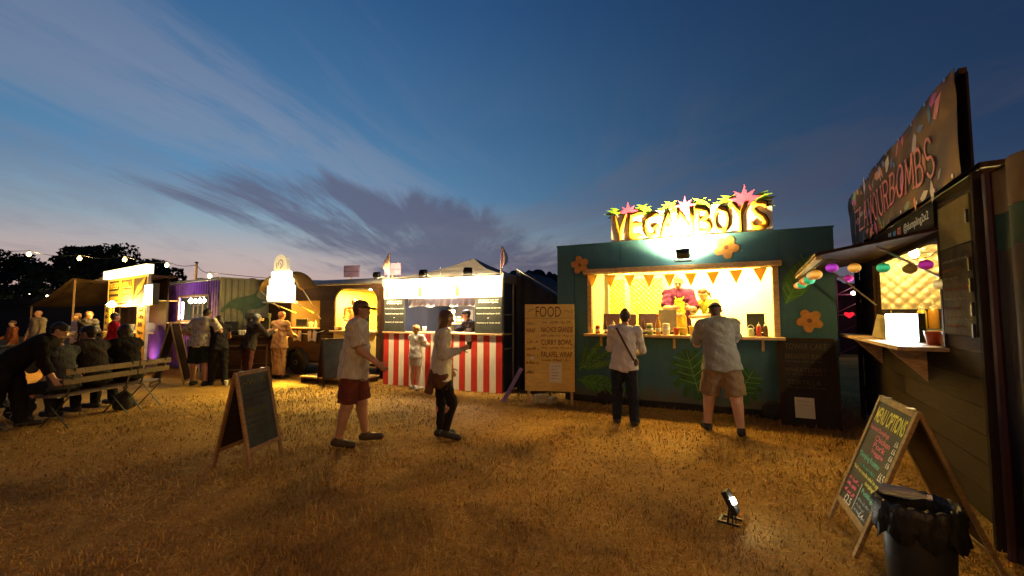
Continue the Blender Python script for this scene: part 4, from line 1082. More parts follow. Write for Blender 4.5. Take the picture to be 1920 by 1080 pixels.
def build_flavour():
    t = thing('plank_food_stall', 'dark plank food stall at right with raised hatch and creased banner', 'food stall', FF.w(0,0), FF.a)
    L, D = 4.15, 2.2
    hole = (1.0, 3.42, 1.34, 2.30)
    plank_wall(t, PLK, 0, L, 0.12, 2.66, 0.205, -0.022, 0.0, [hole], seed=12, maxlen=2.4, jit=0.006)
    MB().wall(0, L, 0.1, 2.68, 0.002, 0.03, [hole]).build('front_frame', DARKWOOD, t)
    [MB().box(a, a+0.02, 0.0, D, 0.1, 2.68).build('side_wall', DARKWOOD, t) for a in (-0.02, L+0.005)]
    MB().box(L+0.028, L+0.08, -0.06, 0.0, 0.0, 2.655).build('corner_post', mat('black corner post', (0.02,0.014,0.014), 0.8, spec=0.04), t, bevel=0.004)
    MB().box(-0.06, 0.0, -0.08, -0.025, 0.0, 3.45).build('corner_post', mat('black corner post', (0.02,0.014,0.014), 0.8, spec=0.04), t, bevel=0.004)
    lin = mat('stall lining', (0.4,0.33,0.18), 0.5)
    MB().box(0, L, D-0.04, D, 0.1, 2.68).build('back_wall', lin, t)
    MB().box(-0.02, L+0.03, 0.0, D, 2.69, 2.73).build('roof', DARKWOOD, t)
    quilt(t, mat('quilted foil', (0.60,0.50,0.30), 0.4, metal=0.3, var=0.05), 0.03, D-0.06, 1.70, 2.64, 0.0, step=0.115, depth=0.035, M=Matrix.Translation((0.10,0,0)) @ Matrix.Rotation(PI/2,4,'Z'))
    MB().box(0.07, 0.50, 0.04, D-0.05, 1.39, 1.42).build('back_worktop', STEEL, t)
    MB().box(0.06, 0.09, 0.04, D-0.05, 0.3, 1.69).build('back_board', BLACKM, t)
    MB().box(0.105, 0.125, 0.05, 1.2, 1.55, 1.66).build('dark_shelf_edge', DARKWOOD, t)
    MB().tube([(0.35,0.1,2.5),(0.35,1.6,2.5)],0.012,6).build('utensil_rail', STEEL, t)
    # counter shelf and bracket
    MB().box(0.25, 3.46, -0.36, 0.35, 1.30, 1.335).build('counter_shelf', WOOD, t, bevel=0.004)
    for u in (1.2, 2.9): MB().prism([(0,0),(0.30,0),(0.0,-0.32)], -0.012, 0.012, Matrix.Translation((u,-0.025,1.297)) @ Matrix.Rotation(-PI/2,4,'Z')).build('shelf_bracket', WOOD, t)
    for u in (0.96, 3.42): MB().box(u, u+0.04, -0.045, -0.024, 1.34, 2.30).build('hatch_post', DARKWOOD, t)
    # raised hatch with its batten and struts
    h = MB(); h.add([(0.92,-0.03,2.36),(3.46,-0.03,2.36),(3.46,-0.93,2.19),(0.92,-0.93,2.19),(0.92,-0.03,2.39),(3.46,-0.03,2.39),(3.46,-0.93,2.22),(0.92,-0.93,2.22)], [(3,2,1,0),(4,5,6,7),(0,1,5,4),(1,2,6,5),(2,3,7,6),(3,0,4,7)])
    h.build('hatch', DARKWOOD, t)
    bt = MB().bar((0.92,-0.90,2.168),(3.46,-0.90,2.168),0.05,0.03).build('hatch_batten', mat('pale batten', (0.5,0.4,0.2)), t)
    MB().tube([(3.40,-0.03,1.95),(3.36,-0.45,2.26)],0.011,6).build('gas_strut', STEEL, t)
    MB().tube([(1.02,-0.03,1.75),(1.05,-0.5,2.24)],0.011,6).build('gas_strut', STEEL, t)
    # header board with handles
    hb = MB().box(0.9, 3.40, -0.05, -0.028, 2.40, 2.63).build('header_board', mat('matt black board', (0.012,0.012,0.012), 0.8, spec=0.04), t)
    lettering('Find us on', CHALK_W, hb, 1.35, 1.86, 2.475, 2.56, -0.0525, bold=0.01, extrude=0.0)
    sq = lambda s: [(-s,-s),(s,-s),(s,s),(-s,s)]
    b1 = shape(hb, mat('icon pale blue', (0.35,0.45,0.6)), sq(0.055), -0.052, 0.004, 'icon', (1.99, 2.52))
    lettering('f', BLACKM, hb, 1.975, 2.01, 2.48, 2.565, -0.0575, bold=0.03, extrude=0.0)
    bird = [(-0.06,-0.045),(-0.01,-0.05),(0.035,-0.03),(0.05,0.01),(0.07,0.035),(0.048,0.036),(0.045,0.052),(0.02,0.052),(0.0,0.03),(-0.045,0.05),(-0.05,0.02),(-0.04,0.0),(-0.05,-0.01),(-0.03,-0.028)]
    shape(hb, mat('icon blue', (0.05,0.28,0.5)), bird, -0.052, 0.004, 'icon', (2.18, 2.52))
    b3 = MB().wall(2.31,2.42,2.465,2.575,-0.056,-0.052,[(2.33,2.40,2.485,2.555)]).build('icon', mat('icon coral', (0.6,0.15,0.15)), hb)
    shape(hb, MATS['icon coral'], [(0.022*math.cos(a),0.022*math.sin(a)) for a in [2*PI*i/12 for i in range(12)]], -0.052, 0.004, 'icon_lens', (2.365,2.52))
    lettering('@dumpling2x2', CHALK_W, hb, 2.52, 3.28, 2.47, 2.58, -0.0525, bold=0.01, extrude=0.0)
    # menu panels right of the hatch, black clips
    pm = mat('olive menu sheet', (0.17,0.145,0.05), 0.85, var=0.15, spec=0.03); pd = mat('dark menu sheet', (0.07,0.058,0.03), 0.85, var=0.3, spec=0.03)
    MB().box(3.48, 4.10, -0.045, -0.028, 2.17, 2.53).build('menu_panel', pm, t)
    p2 = MB().box(3.48, 4.10, -0.045, -0.028, 1.46, 2.162).build('menu_panel', pd, t)
    for i,z in enumerate((2.05,1.98,1.91,1.82,1.74,1.66,1.58,1.52)):
        scribble(p2, (mat('dull sheet print',(0.2,0.17,0.1),0.9), mat('rust sheet print',(0.18,0.06,0.02),0.9))[i%2], 3.52, 4.02-0.1*(i%3), z, 0.022, -0.047, seed=30+i, w=0.004)
    for z in (2.36,2.0,1.84,1.66,1.5): MB().box(4.06, 4.085, -0.062, -0.046, z-0.05, z+0.05).build('clip', BLACKM, t)
    # banner with eyelets, creased
    bm = bpy.data.materials.new('banner vinyl'); bm.use_nodes = True
    k = NT(bm.node_tree); b = bm.node_tree.nodes['Principled BSDF']; tc = k.node('ShaderNodeTexCoord')
    n = k.noise(tc.outputs['Object'], 1.1, 2, 0.5, 0.8)
    k.put(b.inputs['Base Color'], k.mix(k.smooth(n,0.40,0.62),(0.018,0.018,0.014),(0.12,0.075,0.018)))  # gold patches are reflections painted into the vinyl colour
    b.inputs['Roughness'].default_value = 0.5; b.inputs['Specular IOR Level'].default_value = 0.07
    MATS['banner vinyl'] = bm
    nu, nz = 150, 36
    U, Z = np.meshgrid(np.linspace(0.0, 4.185, nu+1), np.linspace(0, 1, nz+1), indexing='ij')
    def bz(U, Z): return 2.66 + Z*0.81 
    def by(U, Z):
        e = np.clip((Z-0.62)/0.38, 0, 1)          # slack gathers along the top edge
        return -0.085 - 0.010*np.sin(U*3.1+Z*2.5) - 0.012*np.abs(np.sin(U*1.9 - Z*2.2))**0.7 - e*(1.15-e)*(0.045*np.abs(np.sin(U*4.6 - Z*5.5))**0.6 + 0.02*np.sin(U*11+Z*3))
    v = np.stack([U, by(U,Z), bz(U,Z)], -1).reshape(-1,3)
    i = np.arange(U.size).reshape(U.shape); q = np.stack([i[:-1,:-1], i[1:,:-1], i[1:,1:], i[:-1,1:]], -1).reshape(-1,4)
    ban = link('banner', np_mesh('banner', v, q, True), bm, t)
    coral = mat('coral print', (0.62,0.19,0.10), 0.4)
    def drape(o, dy=0.004):
        me = o.data; n_ = len(me.vertices); co = np.empty(n_*3,'f'); me.vertices.foreach_get('co', co); co = co.reshape(-1,3)
        zz = (co[:,2]-2.66)/0.8
        co[:,1] += by(co[:,0], zz) - dy
        me.vertices.foreach_set('co', co.ravel()); me.update()
    cw = 3.30/12
    for n_, ch in enumerate('FLAVOURBOMBS'):
        mb = MB(); slab_letter(ch, mb, 0.42+n_*cw, 2.83+0.012*math.sin(n_), cw*0.80, 0.33, 0.0, 0.030)
        drape(mb.build('letter', coral, ban), 0.010)
    rr = random.Random(4)
    cols = [coral, mat('print pink',(0.4,0.06,0.18),0.4), mat('print green',(0.07,0.2,0.03),0.4), mat('print amber',(0.5,0.22,0.03),0.4), mat('print white',(0.4,0.4,0.36),0.4), mat('print blue',(0.03,0.1,0.2),0.4)]
    for j in range(46):
        u = 0.15+3.8*((j*0.618)%1.0); z = (2.71, 3.26, 3.33, 2.98)[j%4] + rr.uniform(-0.03,0.09); s = rr.uniform(0.05,0.12); a = rr.uniform(0,6.28)
        pts = [(s*1.3,0),(s*0.3,s*0.5),(-s,s*0.2),(-s*0.7,-s*0.35),(s*0.3,-s*0.5)]
        mb = MB(); c_, s_ = math.cos(a), math.sin(a)
        mb.prism([(u+p[0]*c_-p[1]*s_, z+p[0]*s_+p[1]*c_) for p in pts], -0.002, 0.0)
        drape(mb.build('printed_shard', cols[(j*5+j//6)%6], ban), 0.003)
    for j in range(10):
        for zz in (0.03, 0.97):
            u = 0.06+j*0.442; MB().lathe([(0.008,-0.003),(0.018,-0.003),(0.018,0.003),(0.008,0.003)],10, Matrix.Translation((u, float(by(np.array(u),np.array(zz)))-0.006, float(bz(np.array(u),np.array(zz))))) @ Matrix.Rotation(PI/2,4,'X')).build('eyelet', STEEL, ban)
    MB().box(-0.02, L+0.03, -0.04, -0.026, 2.70, 3.42).build('banner_backing', mat('black corner post', (0.02,0.014,0.014)), t)
    MB().bar((-0.05,-0.05,3.44),(L+0.02,-0.05,3.44),0.045).build('top_rail', DARKWOOD, t)
    # light inside
    MB().lathe([(0.015,0.1),(0.05,0.03),(0.055,-0.02),(0.02,-0.06)][::-1],12,Matrix.Translation((0.75,0.45,2.46))).build('bulb', glow('warm bulb', (1.0,0.75,0.35), 30.0), t)
    lamp('POINT', 'stall_light', (0.75,0.45,2.34), 1.2, (1.0,0.62,0.10), t, 0.08)
    lamp('POINT', 'stall_light', (2.4,0.6,2.40), 3.0, (1.0,0.68,0.20), t, 0.06)
build_flavour()
# neighbouring tent at the right edge
def build_right_tent():
    t = thing('striped_tent', 'ochre and green cloth tent just visible at the right edge', 'tent', FF.w(4.34, -0.02), FF.a)
    oc = mat('ochre cloth', (0.10,0.055,0.014), 0.85, var=0.15, scale=2); gn = mat('green cloth', (0.008,0.03,0.012), 0.85); dk = mat('dark brown cloth', (0.022,0.013,0.008), 0.85, var=0.2, scale=2)
    for m, z0, z1 in ((dk,0.0,2.05),(gn,2.052,2.30),(oc,2.302,2.60)):
        n = 26; U, Z = np.meshgrid(np.linspace(0, 1.8, n+1), np.linspace(z0, z1, 3), indexing='ij')
        link('cloth', np_mesh('cloth', np.stack([U, 0.04*np.sin(U*12), Z], -1).reshape(-1,3), np.stack([(j:=np.arange(U.size).reshape(U.shape))[:-1,:-1], j[1:,:-1], j[1:,1:], j[:-1,1:]], -1).reshape(-1,4), True), m, t)
    MB().add([(-0.1,0.0,2.60),(1.9,0.0,2.60),(1.9,1.2,2.75),(-0.1,1.2,2.75)],[(0,1,2,3)]).build('roof', oc, t)
    MB().tube([(0,0.0,0),(0,0,2.6)],0.03,8).build('pole', mat('plum pole',(0.035,0.008,0.018)), t)
build_right_tent()

# paper lanterns strung round the hatch
LANT = [('purple',(0.55,0.08,0.65)),('amber',(0.95,0.55,0.12)),('green',(0.08,0.6,0.28)),('orange',(0.85,0.25,0.10)),('pale yellow',(0.9,0.75,0.35)),('magenta',(0.6,0.05,0.4)),('dim gold',(0.45,0.30,0.06))]
def lantern_paper(nm, c, e):
    key = 'lantern ' + nm
    if key in MATS: return MATS[key]
    m = glow(key, c, e); k = NT(m.node_tree); b = m.node_tree.nodes['Principled BSDF']
    z = k.sep(k.node('ShaderNodeTexCoord').outputs['Object'])[2]
    band = k.math('SUBTRACT', 1.0, k.smooth(k.math('ABSOLUTE', z), 0.05, 0.85))       # the bulb inside lights the middle of the paper most
    rib = k.math('MULTIPLY_ADD', k.math('SINE', k.math('MULTIPLY', z, 42.0)), 0.22, 0.78)
    k.put(b.inputs['Emission Strength'], k.math('MULTIPLY', k.math('MULTIPLY', k.math('MULTIPLY_ADD', band, 1.5, 0.22), rib), e))
    k.put(b.inputs['Emission Color'], k.mix(band, tuple(v**2.2 for v in c), tuple(v**1.15 for v in c)))
    b.inputs['Roughness'].default_value = 0.8
    return m
def lantern(ci, u, v, z, r, label, bright=0.04):
    nm, c = LANT[ci]
    t = thing('paper_lantern', label, 'lantern', FF.w(u, v, z), FF.a, 'paper lanterns on the hatch string')
    key = 'lantern%d' % ci
    if key not in UNIT:
        mb = MB(); prof = []
        for i in range(25):
            a = -PI/2 + PI*i/24
            prof.append((max(0.16, math.cos(a))*(1.0 if i%2 else 0.965), 0.86*math.sin(a)))
        mb.lathe(prof, 18); UNIT[key] = mb.mesh('shade')
    o = link('shade', UNIT[key], lantern_paper(nm, c, bright if nm != 'dim gold' else 0.008), t); o.scale = (r,r,r)
    MB().lathe([(0.22*r,0.80*r),(0.22*r,0.90*r),(0.05*r,0.92*r),(0.05*r,1.25*r)],8).build('cap', BLACKM, t)
for ci, v, z, lab in ((0,-0.80,2.07,'purple lantern at the outer corner of the hatch'),(1,-0.63,2.06,'amber lantern, second in from the hatch corner'),(2,-0.42,2.05,'green lantern in front of the lit opening'),(6,-0.24,2.03,'unlit dull gold lantern in front of the quilted wall'),(5,-0.13,2.06,'magenta lantern near the hatch strut'),(4,-0.045,1.885,'pale yellow lantern hanging lowest by the menu panel')):
    lantern(ci, 3.44, v, z, 0.052, lab, 0.075 if ci in (0,1,2) else 0.05)
for i, ci in enumerate((3,4,2,3,1,2,4,1)):
    lantern(ci, 0.98+0.31*i, -0.90, 2.045-0.012*(i%3), 0.058, ['far end orange lantern of the outer lantern row','second lantern of the outer row from its far end','third lantern of the outer row, green','fourth lantern of the outer row, orange','fifth lantern of the outer row, amber','sixth lantern of the outer row, green','seventh lantern of the outer row, pale yellow','nearest lantern of the outer row, amber'][i], 0.05)
lantern(5, 2.6, -0.55, 2.02, 0.045, 'small magenta lantern hanging under the middle of the hatch')
def lantern_cord():
    t = thing('lantern_cord', 'thin dark cord carrying the paper lanterns under the hatch', 'cord', FF.w(0,0,0), FF.a)
    MB().tube([(0.95,-0.90,2.15)]+[(0.98+0.31*i,-0.90,2.118-0.012*(i%3)) for i in range(8)]+[(3.44,-0.85,2.15),(3.44,-0.63,2.13),(3.44,-0.42,2.12),(3.44,-0.24,2.11),(3.44,-0.1,2.13),(3.44,-0.03,2.2)],0.003,5).build('cord', BLACKM, t)
lantern_cord()
# ------------------------------------------------------------------ boards that stand on the grass
def part(name, parent, loc=(0,0,0), rot=(0,0,0)):
    o = bpy.data.objects.new(name, None); o.empty_display_size = 0.1; COL.objects.link(o)
    o.parent = parent; o.location = loc; o.rotation_euler = rot
    return o
def a_board(label, loc, rz, w, h, s, leg, wood, content=None, group='A-boards on the grass', rail=0.045, top=True):
    t = thing('a_board', label, 'A-board', loc, rz, group)
    th = math.atan2(s/2, h)
    for nm, y, rot in (('front_leaf', -s/2, (-th, 0, 0)), ('rear_leaf', s/2, (-th, 0, PI))):
        p = part(nm, t, (0, y, 0), rot); H = h/math.cos(th)
        for sx in (-1, 1):
            MB().box(sx*(w/2-rail/2)-rail/2, sx*(w/2-rail/2)+rail/2, -0.012, 0.012, -0.01, H).build('stile', wood, p, bevel=0.003)
        MB().box(-w/2+rail+0.001, w/2-rail-0.001, -0.012, 0.012, H-rail, H-0.001).build('rail', wood, p, bevel=0.003)
        MB().box(-w/2+rail+0.001, w/2-rail-0.001, -0.012, 0.012, leg, leg+rail).build('rail', wood, p, bevel=0.003)
        MB().box(-w/2+rail, w/2-rail, -0.004, 0.006, leg+rail, H-rail).build('blackboard', CHALKB if nm == 'front_leaf' else DARKWOOD, p)
        if nm == 'front_leaf' and content: content(p, -w/2+rail, w/2-rail, leg+rail, H-rail)
    for sx in (-1, 1):
        MB().box(sx*w*0.3-0.02, sx*w*0.3+0.02, -0.02, 0.02, h+0.001, h+0.006).build('hinge', STEEL, t)
    return t
dimwood = mat('worn orange timber', (0.26,0.13,0.05), 0.6, var=0.3, scale=5, stretch=(4,4,14), bump=0.2)
def c_left(p, a, b, z0, z1):
    olive = mat('faded yellow chalk', (0.11,0.10,0.025), 0.9, var=0.3, scale=40)
    scribble(p, olive, a+0.03, b-0.05, z1-0.12, 0.10, -0.006, seed=41, w=0.012)
    for i in range(9):
        z = z1-0.22-i*0.062
        scribble(p, olive if i == 3 else mat('faded grey chalk', (0.055,0.055,0.048), 0.9), a+0.04, b-0.05-0.06*(i%3), z, 0.045 if i == 3 else 0.028, -0.006, seed=50+i, w=0.006 if i == 3 else 0.004)
a_board('wooden framed blackboard A-board standing on the open grass left of the walkers', (-2.93,4.865,0), R(84.8), 0.56, 1.0, 0.42, 0.16, dimwood, c_left)
def c_menu(p, a, b, z0, z1):
    w = b-a
    lettering('MENU OPTIONS', CHALK_Y, p, a+0.03, b-0.03, z1-0.155, z1-0.035, -0.006, bold=0.012, extrude=0.0)
    for i,(s,x0,x1) in enumerate((('Steamed Dumplings',0.03,0.66),('Chicken',0.32,0.78),('Pork',0.34,0.72),('Veggie',0.34,0.74))):
        z = z1-0.225-i*0.052
        lettering(s, CHALK_P, p, a+w*x0, a+w*x1, z, z+0.042, -0.006, bold=0.012, extrude=0.0)
        lettering('£6', CHALK_W, p, a+w*0.86, a+w*0.95, z-0.01, z+0.03, -0.006, bold=0.008, extrude=0.0)
    lettering('*Dumpling Roulette', CHALK_T, p, a+w*0.04, a+w*0.74, z1-0.455, z1-0.40, -0.006, bold=0.012, extrude=0.0)
    scribble(p, CHALK_T, a+w*0.2, a+w*0.7, z1-0.50, 0.022, -0.006, seed=3, w=0.003)
    lettering('£6.5', CHALK_W, p, a+w*0.80, a+w*0.96, z1-0.50, z1-0.44, -0.006, bold=0.008, extrude=0.0)
    lettering('*Add rice noodle salad to your', CHALK_Y, p, a+w*0.03, a+w*0.97, z1-0.555, z1-0.518, -0.006, bold=0.012, extrude=0.0)
    lettering('dumplings', CHALK_Y, p, a+w*0.55, a+w*0.85, z1-0.60, z1-0.563, -0.006, bold=0.012, extrude=0.0)
    MB().bar((a+w*0.5,-0.006,z0+0.01),(a+w*0.5,-0.006,z1-0.6),0.006,0.002,up=(0,1,0)).build('chalk_line', CHALK_W, p)
    for i, s in enumerate(('Bao Bun','Chicken','Veggie')):
        scribble(p, CHALK_P, a+w*0.06, a+w*0.42, z1-0.64-i*0.05, 0.032, -0.006, seed=160+i, w=0.006)
    lettering('£2.5', CHALK_W, p, a+w*0.16, a+w*0.40, z1-0.81, z1-0.75, -0.006, bold=0.006, extrude=0.0)
    lettering('Pudding', CHALK_T, p, a+w*0.56, a+w*0.92, z1-0.665, z1-0.62, -0.006, bold=0.014, extrude=0.0)
    for i in range(3): scribble(p, mat('pale blue chalk',(0.4,0.5,0.6),0.9), a+w*0.55, a+w*(0.95-0.1*(i%2)), z1-0.71-i*0.04, 0.022, -0.006, seed=70+i, w=0.003)
    lettering('£4', CHALK_W, p, a+w*0.72, a+w*0.86, z0+0.015, z0+0.055, -0.006, bold=0.006, extrude=0.0)
a_board('tall blackboard A-board with coloured chalk menu by the plank stall', (2.777,3.11,0), R(-114.7), 0.68, 0.985, 0.74, 0.15, mat('dull ochre timber', (0.24,0.15,0.06), 0.65, var=0.3, scale=5, stretch=(4,4,14), bump=0.2), c_menu)
a_board('dark A-board half hidden behind the capped walker', (-4.25,10.25,0), R(40), 0.6, 1.05, 0.5, 0.12, DARKWOOD, None)
a_board('pale narrow A-board seen edge on before the violet container', (-8.0,10.15,0), R(-70), 0.55, 1.45, 0.65, 0.05, mat('pale varnished ply', (0.42,0.29,0.11), 0.55), None)

def build_food_board():
    t = thing('food_board', 'tall plywood FOOD board with brown painted menu left of the teal container', 'menu board', (0.24,7.89,0), R(-8.9))
    ply = mat('plywood', (0.62,0.43,0.12), 0.6, var=0.12, scale=3, stretch=(2,2,8), dirt=0.12)
    W_ = 0.90
    o = MB().box(0, W_, -0.012, 0.012, 0.24, 1.81).build('board', ply, t, bevel=0.003)
    br = mat('brown paint lettering', (0.10,0.018,0.012), 0.7); fa = mat('faded brown lettering', (0.22,0.13,0.05), 0.8)
    lettering('FOOD', br, t, 0.20, 0.66, 1.58, 1.77, -0.0135, bold=-0.004, extrude=0.0)
    MB().box(0.01, 0.88, -0.0145, -0.013, 1.555, 1.562).build('rule', fa, t)
    for (s, a, b, z, h, m) in (('NACHOS GRANDE',0.30,0.87,1.30,0.10,br),('CURRY BOWL',0.30,0.86,1.07,0.10,br),('FALAFEL WRAP',0.30,0.86,0.85,0.10,br),('WRAP',0.02,0.19,1.29,0.08,br)):
        lettering(s, m, t, a, b, z, z+h, -0.0135, bold=0.01, extrude=0.0)
    for i,(a,b,z) in enumerate(((0.32,0.85,1.46),(0.30,0.85,1.22),(0.30,0.85,1.0),(0.30,0.8,0.78),(0.03,0.24,1.10),(0.03,0.24,0.86),(0.03,0.18,1.44))):
        scribble(t, fa, a, b, z, 0.05, -0.0135, seed=90+i, w=0.008)
    for i,(b_,z_) in enumerate(((0.26,0.98),(0.24,0.72),(0.16,0.55))): scribble(t, br, 0.02, b_, z_, 0.055, -0.0135, seed=150+i, w=0.009)
    scribble(t, fa, 0.05, 0.18, 1.66, 0.05, -0.0135, seed=99, slope=0.4, w=0.006); scribble(t, fa, 0.70, 0.86, 1.70, 0.05, -0.0135, seed=98, slope=-0.4, w=0.006)
    MB().box(0.45, 0.67, -0.0165, -0.0135, 0.40, 0.75).build('paper_sheet', PAPER, t)
    for i in range(5): scribble(t, fa, 0.48, 0.64-0.03*(i%2), 0.68-0.055*i, 0.02, -0.018, seed=140+i, w=0.004)
    MB().box(0.10, 0.17, -0.0165, -0.0135, 0.80, 0.86).build('paper_scrap', PAPER, t)
    for u in (0.04, 0.82): MB().box(u, u+0.05, 0.014, 0.06, -0.02, 1.5).build('leg', WOOD, t, bevel=0.003)
    MB().bar((0.45,0.03,0.30),(0.40,0.7,0.0),0.045).build('stay', WOOD, t)
    pl = thing('violet_plank', 'violet painted plank leaning behind the FOOD board', 'plank', (0.05,8.02,0), R(-8.9))
    MB().bar((-0.22,0,0.0),(0.12,0.05,0.62),0.07,0.025,up=(0,1,0)).build('board', mat('violet plank paint', (0.22,0.15,0.42), 0.6), pl)
    for i,(x,y,s) in enumerate(((0.55,7.98,0.14),(0.74,7.92,0.11))):
        r = thing('stone_block', ('larger' if i == 0 else 'smaller') + ' pale block weighing down the FOOD board', 'block', (x,y,0), R(20+30*i), 'blocks behind the FOOD board')
        MB().box(-s,s,-s*0.5,s*0.5,-0.01,s*1.1).build('block', mat('pale block', (0.42,0.34,0.2), 0.9, var=0.25, bump=0.5), r, bevel=0.02)
build_food_board()
def build_tall_blackboard():
    t = thing('menu_blackboard', 'dark blackboard leaning on the right of the teal container with one paper sheet', 'menu board', VF.w(3.60,-0.30), VF.a)
    p = part('board', t, (0,0,0), (-R(11),0,0))
    MB().box(0,0.68,-0.01,0.01,0.0,1.27).build('panel', mat('matt black panel', (0.018,0.014,0.013), 0.8), p)
    MB().wall(-0.02,0.70,-0.001,1.29,-0.018,-0.0102,[(0.015,0.665,0.03,1.255)]).build('edge_frame', DARKWOOD, p)
    cw_ = mat('dim chalk', (0.085,0.06,0.042), 0.9)
    for s,a,b,z,h in (('TOWER CAKE',0.08,0.60,1.12,0.09),('BREAKFAST BUN',0.08,0.52,0.98,0.07),('WHEATBERRY',0.06,0.58,0.78,0.07),('TORTILLA',0.08,0.5,0.60,0.07)):
        lettering(s, cw_, p, a, b, z, z+h, -0.0115, bold=0.0, extrude=0.0)
    for i in range(3): scribble(p, mat('dimmer chalk', (0.07,0.05,0.04)), 0.08, 0.55, 0.93-0.19*i, 0.03, -0.0115, seed=120+i, w=0.005)
    MB().box(0.16,0.40,-0.014,-0.0105,0.13,0.42).build('paper_sheet', PAPER, p)
    scribble(p, fa_ := mat('grey print', (0.3,0.28,0.22)), 0.19, 0.37, 0.36, 0.02, -0.015, seed=5, w=0.004); scribble(p, fa_, 0.19, 0.37, 0.31, 0.015, -0.015, seed=6, w=0.003)
build_tall_blackboard()

# ------------------------------------------------------------------ things on the counters
GLASSY = lambda n, c: mat(n, c, 0.18, var=0.08, spec=0.5)
def vessel(F, kind, u, v, z, col, label, group, s=1.0, cap=None, nm=None):
    if kind == 'bottle': prof = [(0.030,0),(0.034,0.01),(0.034,0.13),(0.030,0.16),(0.013,0.20),(0.013,0.24)]; c0, cr = 0.24, 0.016
    elif kind == 'squeeze': prof = [(0.034,0),(0.037,0.01),(0.036,0.15),(0.030,0.17),(0.020,0.175)]; c0, cr = 0.176, 0.022
    elif kind == 'jar': prof = [(0.040,0),(0.045,0.01),(0.045,0.10),(0.036,0.12)]; c0, cr = 0.121, 0.042
    elif kind == 'cup': prof = [(0.032,0),(0.045,0.11),(0.043,0.112)]; c0, cr = None, 0
    elif kind == 'tub': prof = [(0.065,0),(0.085,0.14),(0.088,0.142),(0.088,0.152),(0.078,0.154)]; c0, cr = None, 0
    t = thing(nm or {'bottle':'sauce_bottle','squeeze':'squeeze_bottle','jar':'jar','cup':'cup','tub':'tub'}[kind], label, kind if kind not in ('squeeze',) else 'bottle', F.w(u,v,z), F.a, group)
    MB().lathe([(r*s,zz*s) for r,zz in prof],14).build('body', GLASSY('vessel %.2f %.2f %.2f' % col, col), t, smooth=True)
    if c0:
        cm = GLASSY('lid %.2f %.2f %.2f' % (cap or (0.5,0.05,0.03)), cap or (0.5,0.05,0.03))
        if kind == 'squeeze': MB().lathe([(cr*s,c0*s),(cr*s,(c0+0.02)*s),(0.006*s,(c0+0.03)*s),(0.004*s,(c0+0.065)*s)],10).build('nozzle', cm, t)
        else: MB().lathe([(cr*s,c0*s),(cr*s,(c0+0.025)*s),(cr*0.8*s,(c0+0.028)*s)],12).build('cap', cm, t)
    if kind in ('bottle','jar'): MB().lathe([(0.0352*s if kind=='bottle' else 0.0462*s,0.035*s),(0.0352*s if kind=='bottle' else 0.0462*s,0.085*s)],14).build('label_band', PAPER, t, smooth=True)
    return t
GV = 'sauces and jars on the teal stall counter'
red=(0.45,0.05,0.02); amb=(0.5,0.25,0.04); grn=(0.12,0.2,0.04); wht=(0.7,0.66,0.55); brn=(0.12,0.05,0.02); ylw=(0.7,0.5,0.06)
for (k,u,c,lab,s,cp) in (('jar',0.80,red,'red topped jar at the left end of the teal stall counter',1.0,amb),('bottle',0.95,brn,'brown bottle before the first till',0.9,brn),('squeeze',1.09,red,'red squeeze bottle right of the first till',1.0,wht),
        ('jar',1.50,grn,'green pickle jar before the second till',1.05,wht),('bottle',1.61,brn,'dark sauce bottle between two jars',0.95,brn),('jar',1.71,grn,'wide jar with a white lid beside the dark sauce bottle',1.25,wht),
        ('bottle',1.85,amb,'tall amber sauce bottle left of the grey screen',1.3,red),('jar',1.98,wht,'pale jar under the grey screen',1.3,wht),('cup',2.14,red,'red cup in the middle of the teal stall counter',1.1,None),
        ('tub',2.25,ylw,'yellow tub right of the red cup',0.8,None),('tub',2.42,ylw,'larger yellow tub before the two cooks',1.0,None),('tub',2.56,wht,'white tub right of the yellow tubs',0.75,None),
        ('squeeze',3.35,red,'red squeeze bottle at the right end of the teal stall counter',0.95,wht),('squeeze',3.44,brn,'brown squeeze bottle last on the teal stall counter',0.95,wht)):
    vessel(VF, k, u, -0.08 if u < 3 else -0.05, 1.28, c, lab, GV, s, cp)
def till(F, u, v, z, w, h, m, label, name='till', cat='till'):
    t = thing(name, label, cat, F.w(u,v,z), F.a+R(4))
    MB().box(-w*0.4,w*0.4,-0.06,0.10,0.0,0.05).build('base', BLACKP, t, bevel=0.006)
    MB().add([(-w/2,-0.02,0.06),(w/2,-0.02,0.06),(w/2,0.02,0.06),(-w/2,0.02,0.06),(-w/2,0.06,h),(w/2,0.06,h),(w/2,0.09,h),(-w/2,0.09,h)], [(0,1,5,4),(1,2,6,5),(2,3,7,6),(3,0,4,7),(4,5,6,7),(3,2,1,0)]).build('screen', m, t, bevel=0.004)
    MB().bar((0,0.05,0.04),(0,0.06,h*0.5),0.05).build('stand', BLACKP, t)
plum = mat('plum box', (0.10,0.05,0.07), 0.6, var=0.2); 
till(VF, 0.99, 0.16, 1.28, 0.30, 0.36, plum, 'plum backed till at the left of the teal stall counter')
till(VF, 1.30, 0.20, 1.28, 0.26, 0.35, plum, 'second dark till behind the left customer')
till(VF, 1.64, 0.18, 1.28, 0.32, 0.36, plum, 'third plum till left of the grey screen')
till(VF, 1.97, 0.22, 1.28, 0.30, 0.43, mat('grey screen', (0.16,0.14,0.11), 0.5), 'grey screen raised beside the cook in purple', 'screen', 'screen')
till(VF, 3.33, 0.20, 1.28, 0.26, 0.36, CHALKB, 'small black price board at the right of the teal stall counter', 'price_board', 'board')
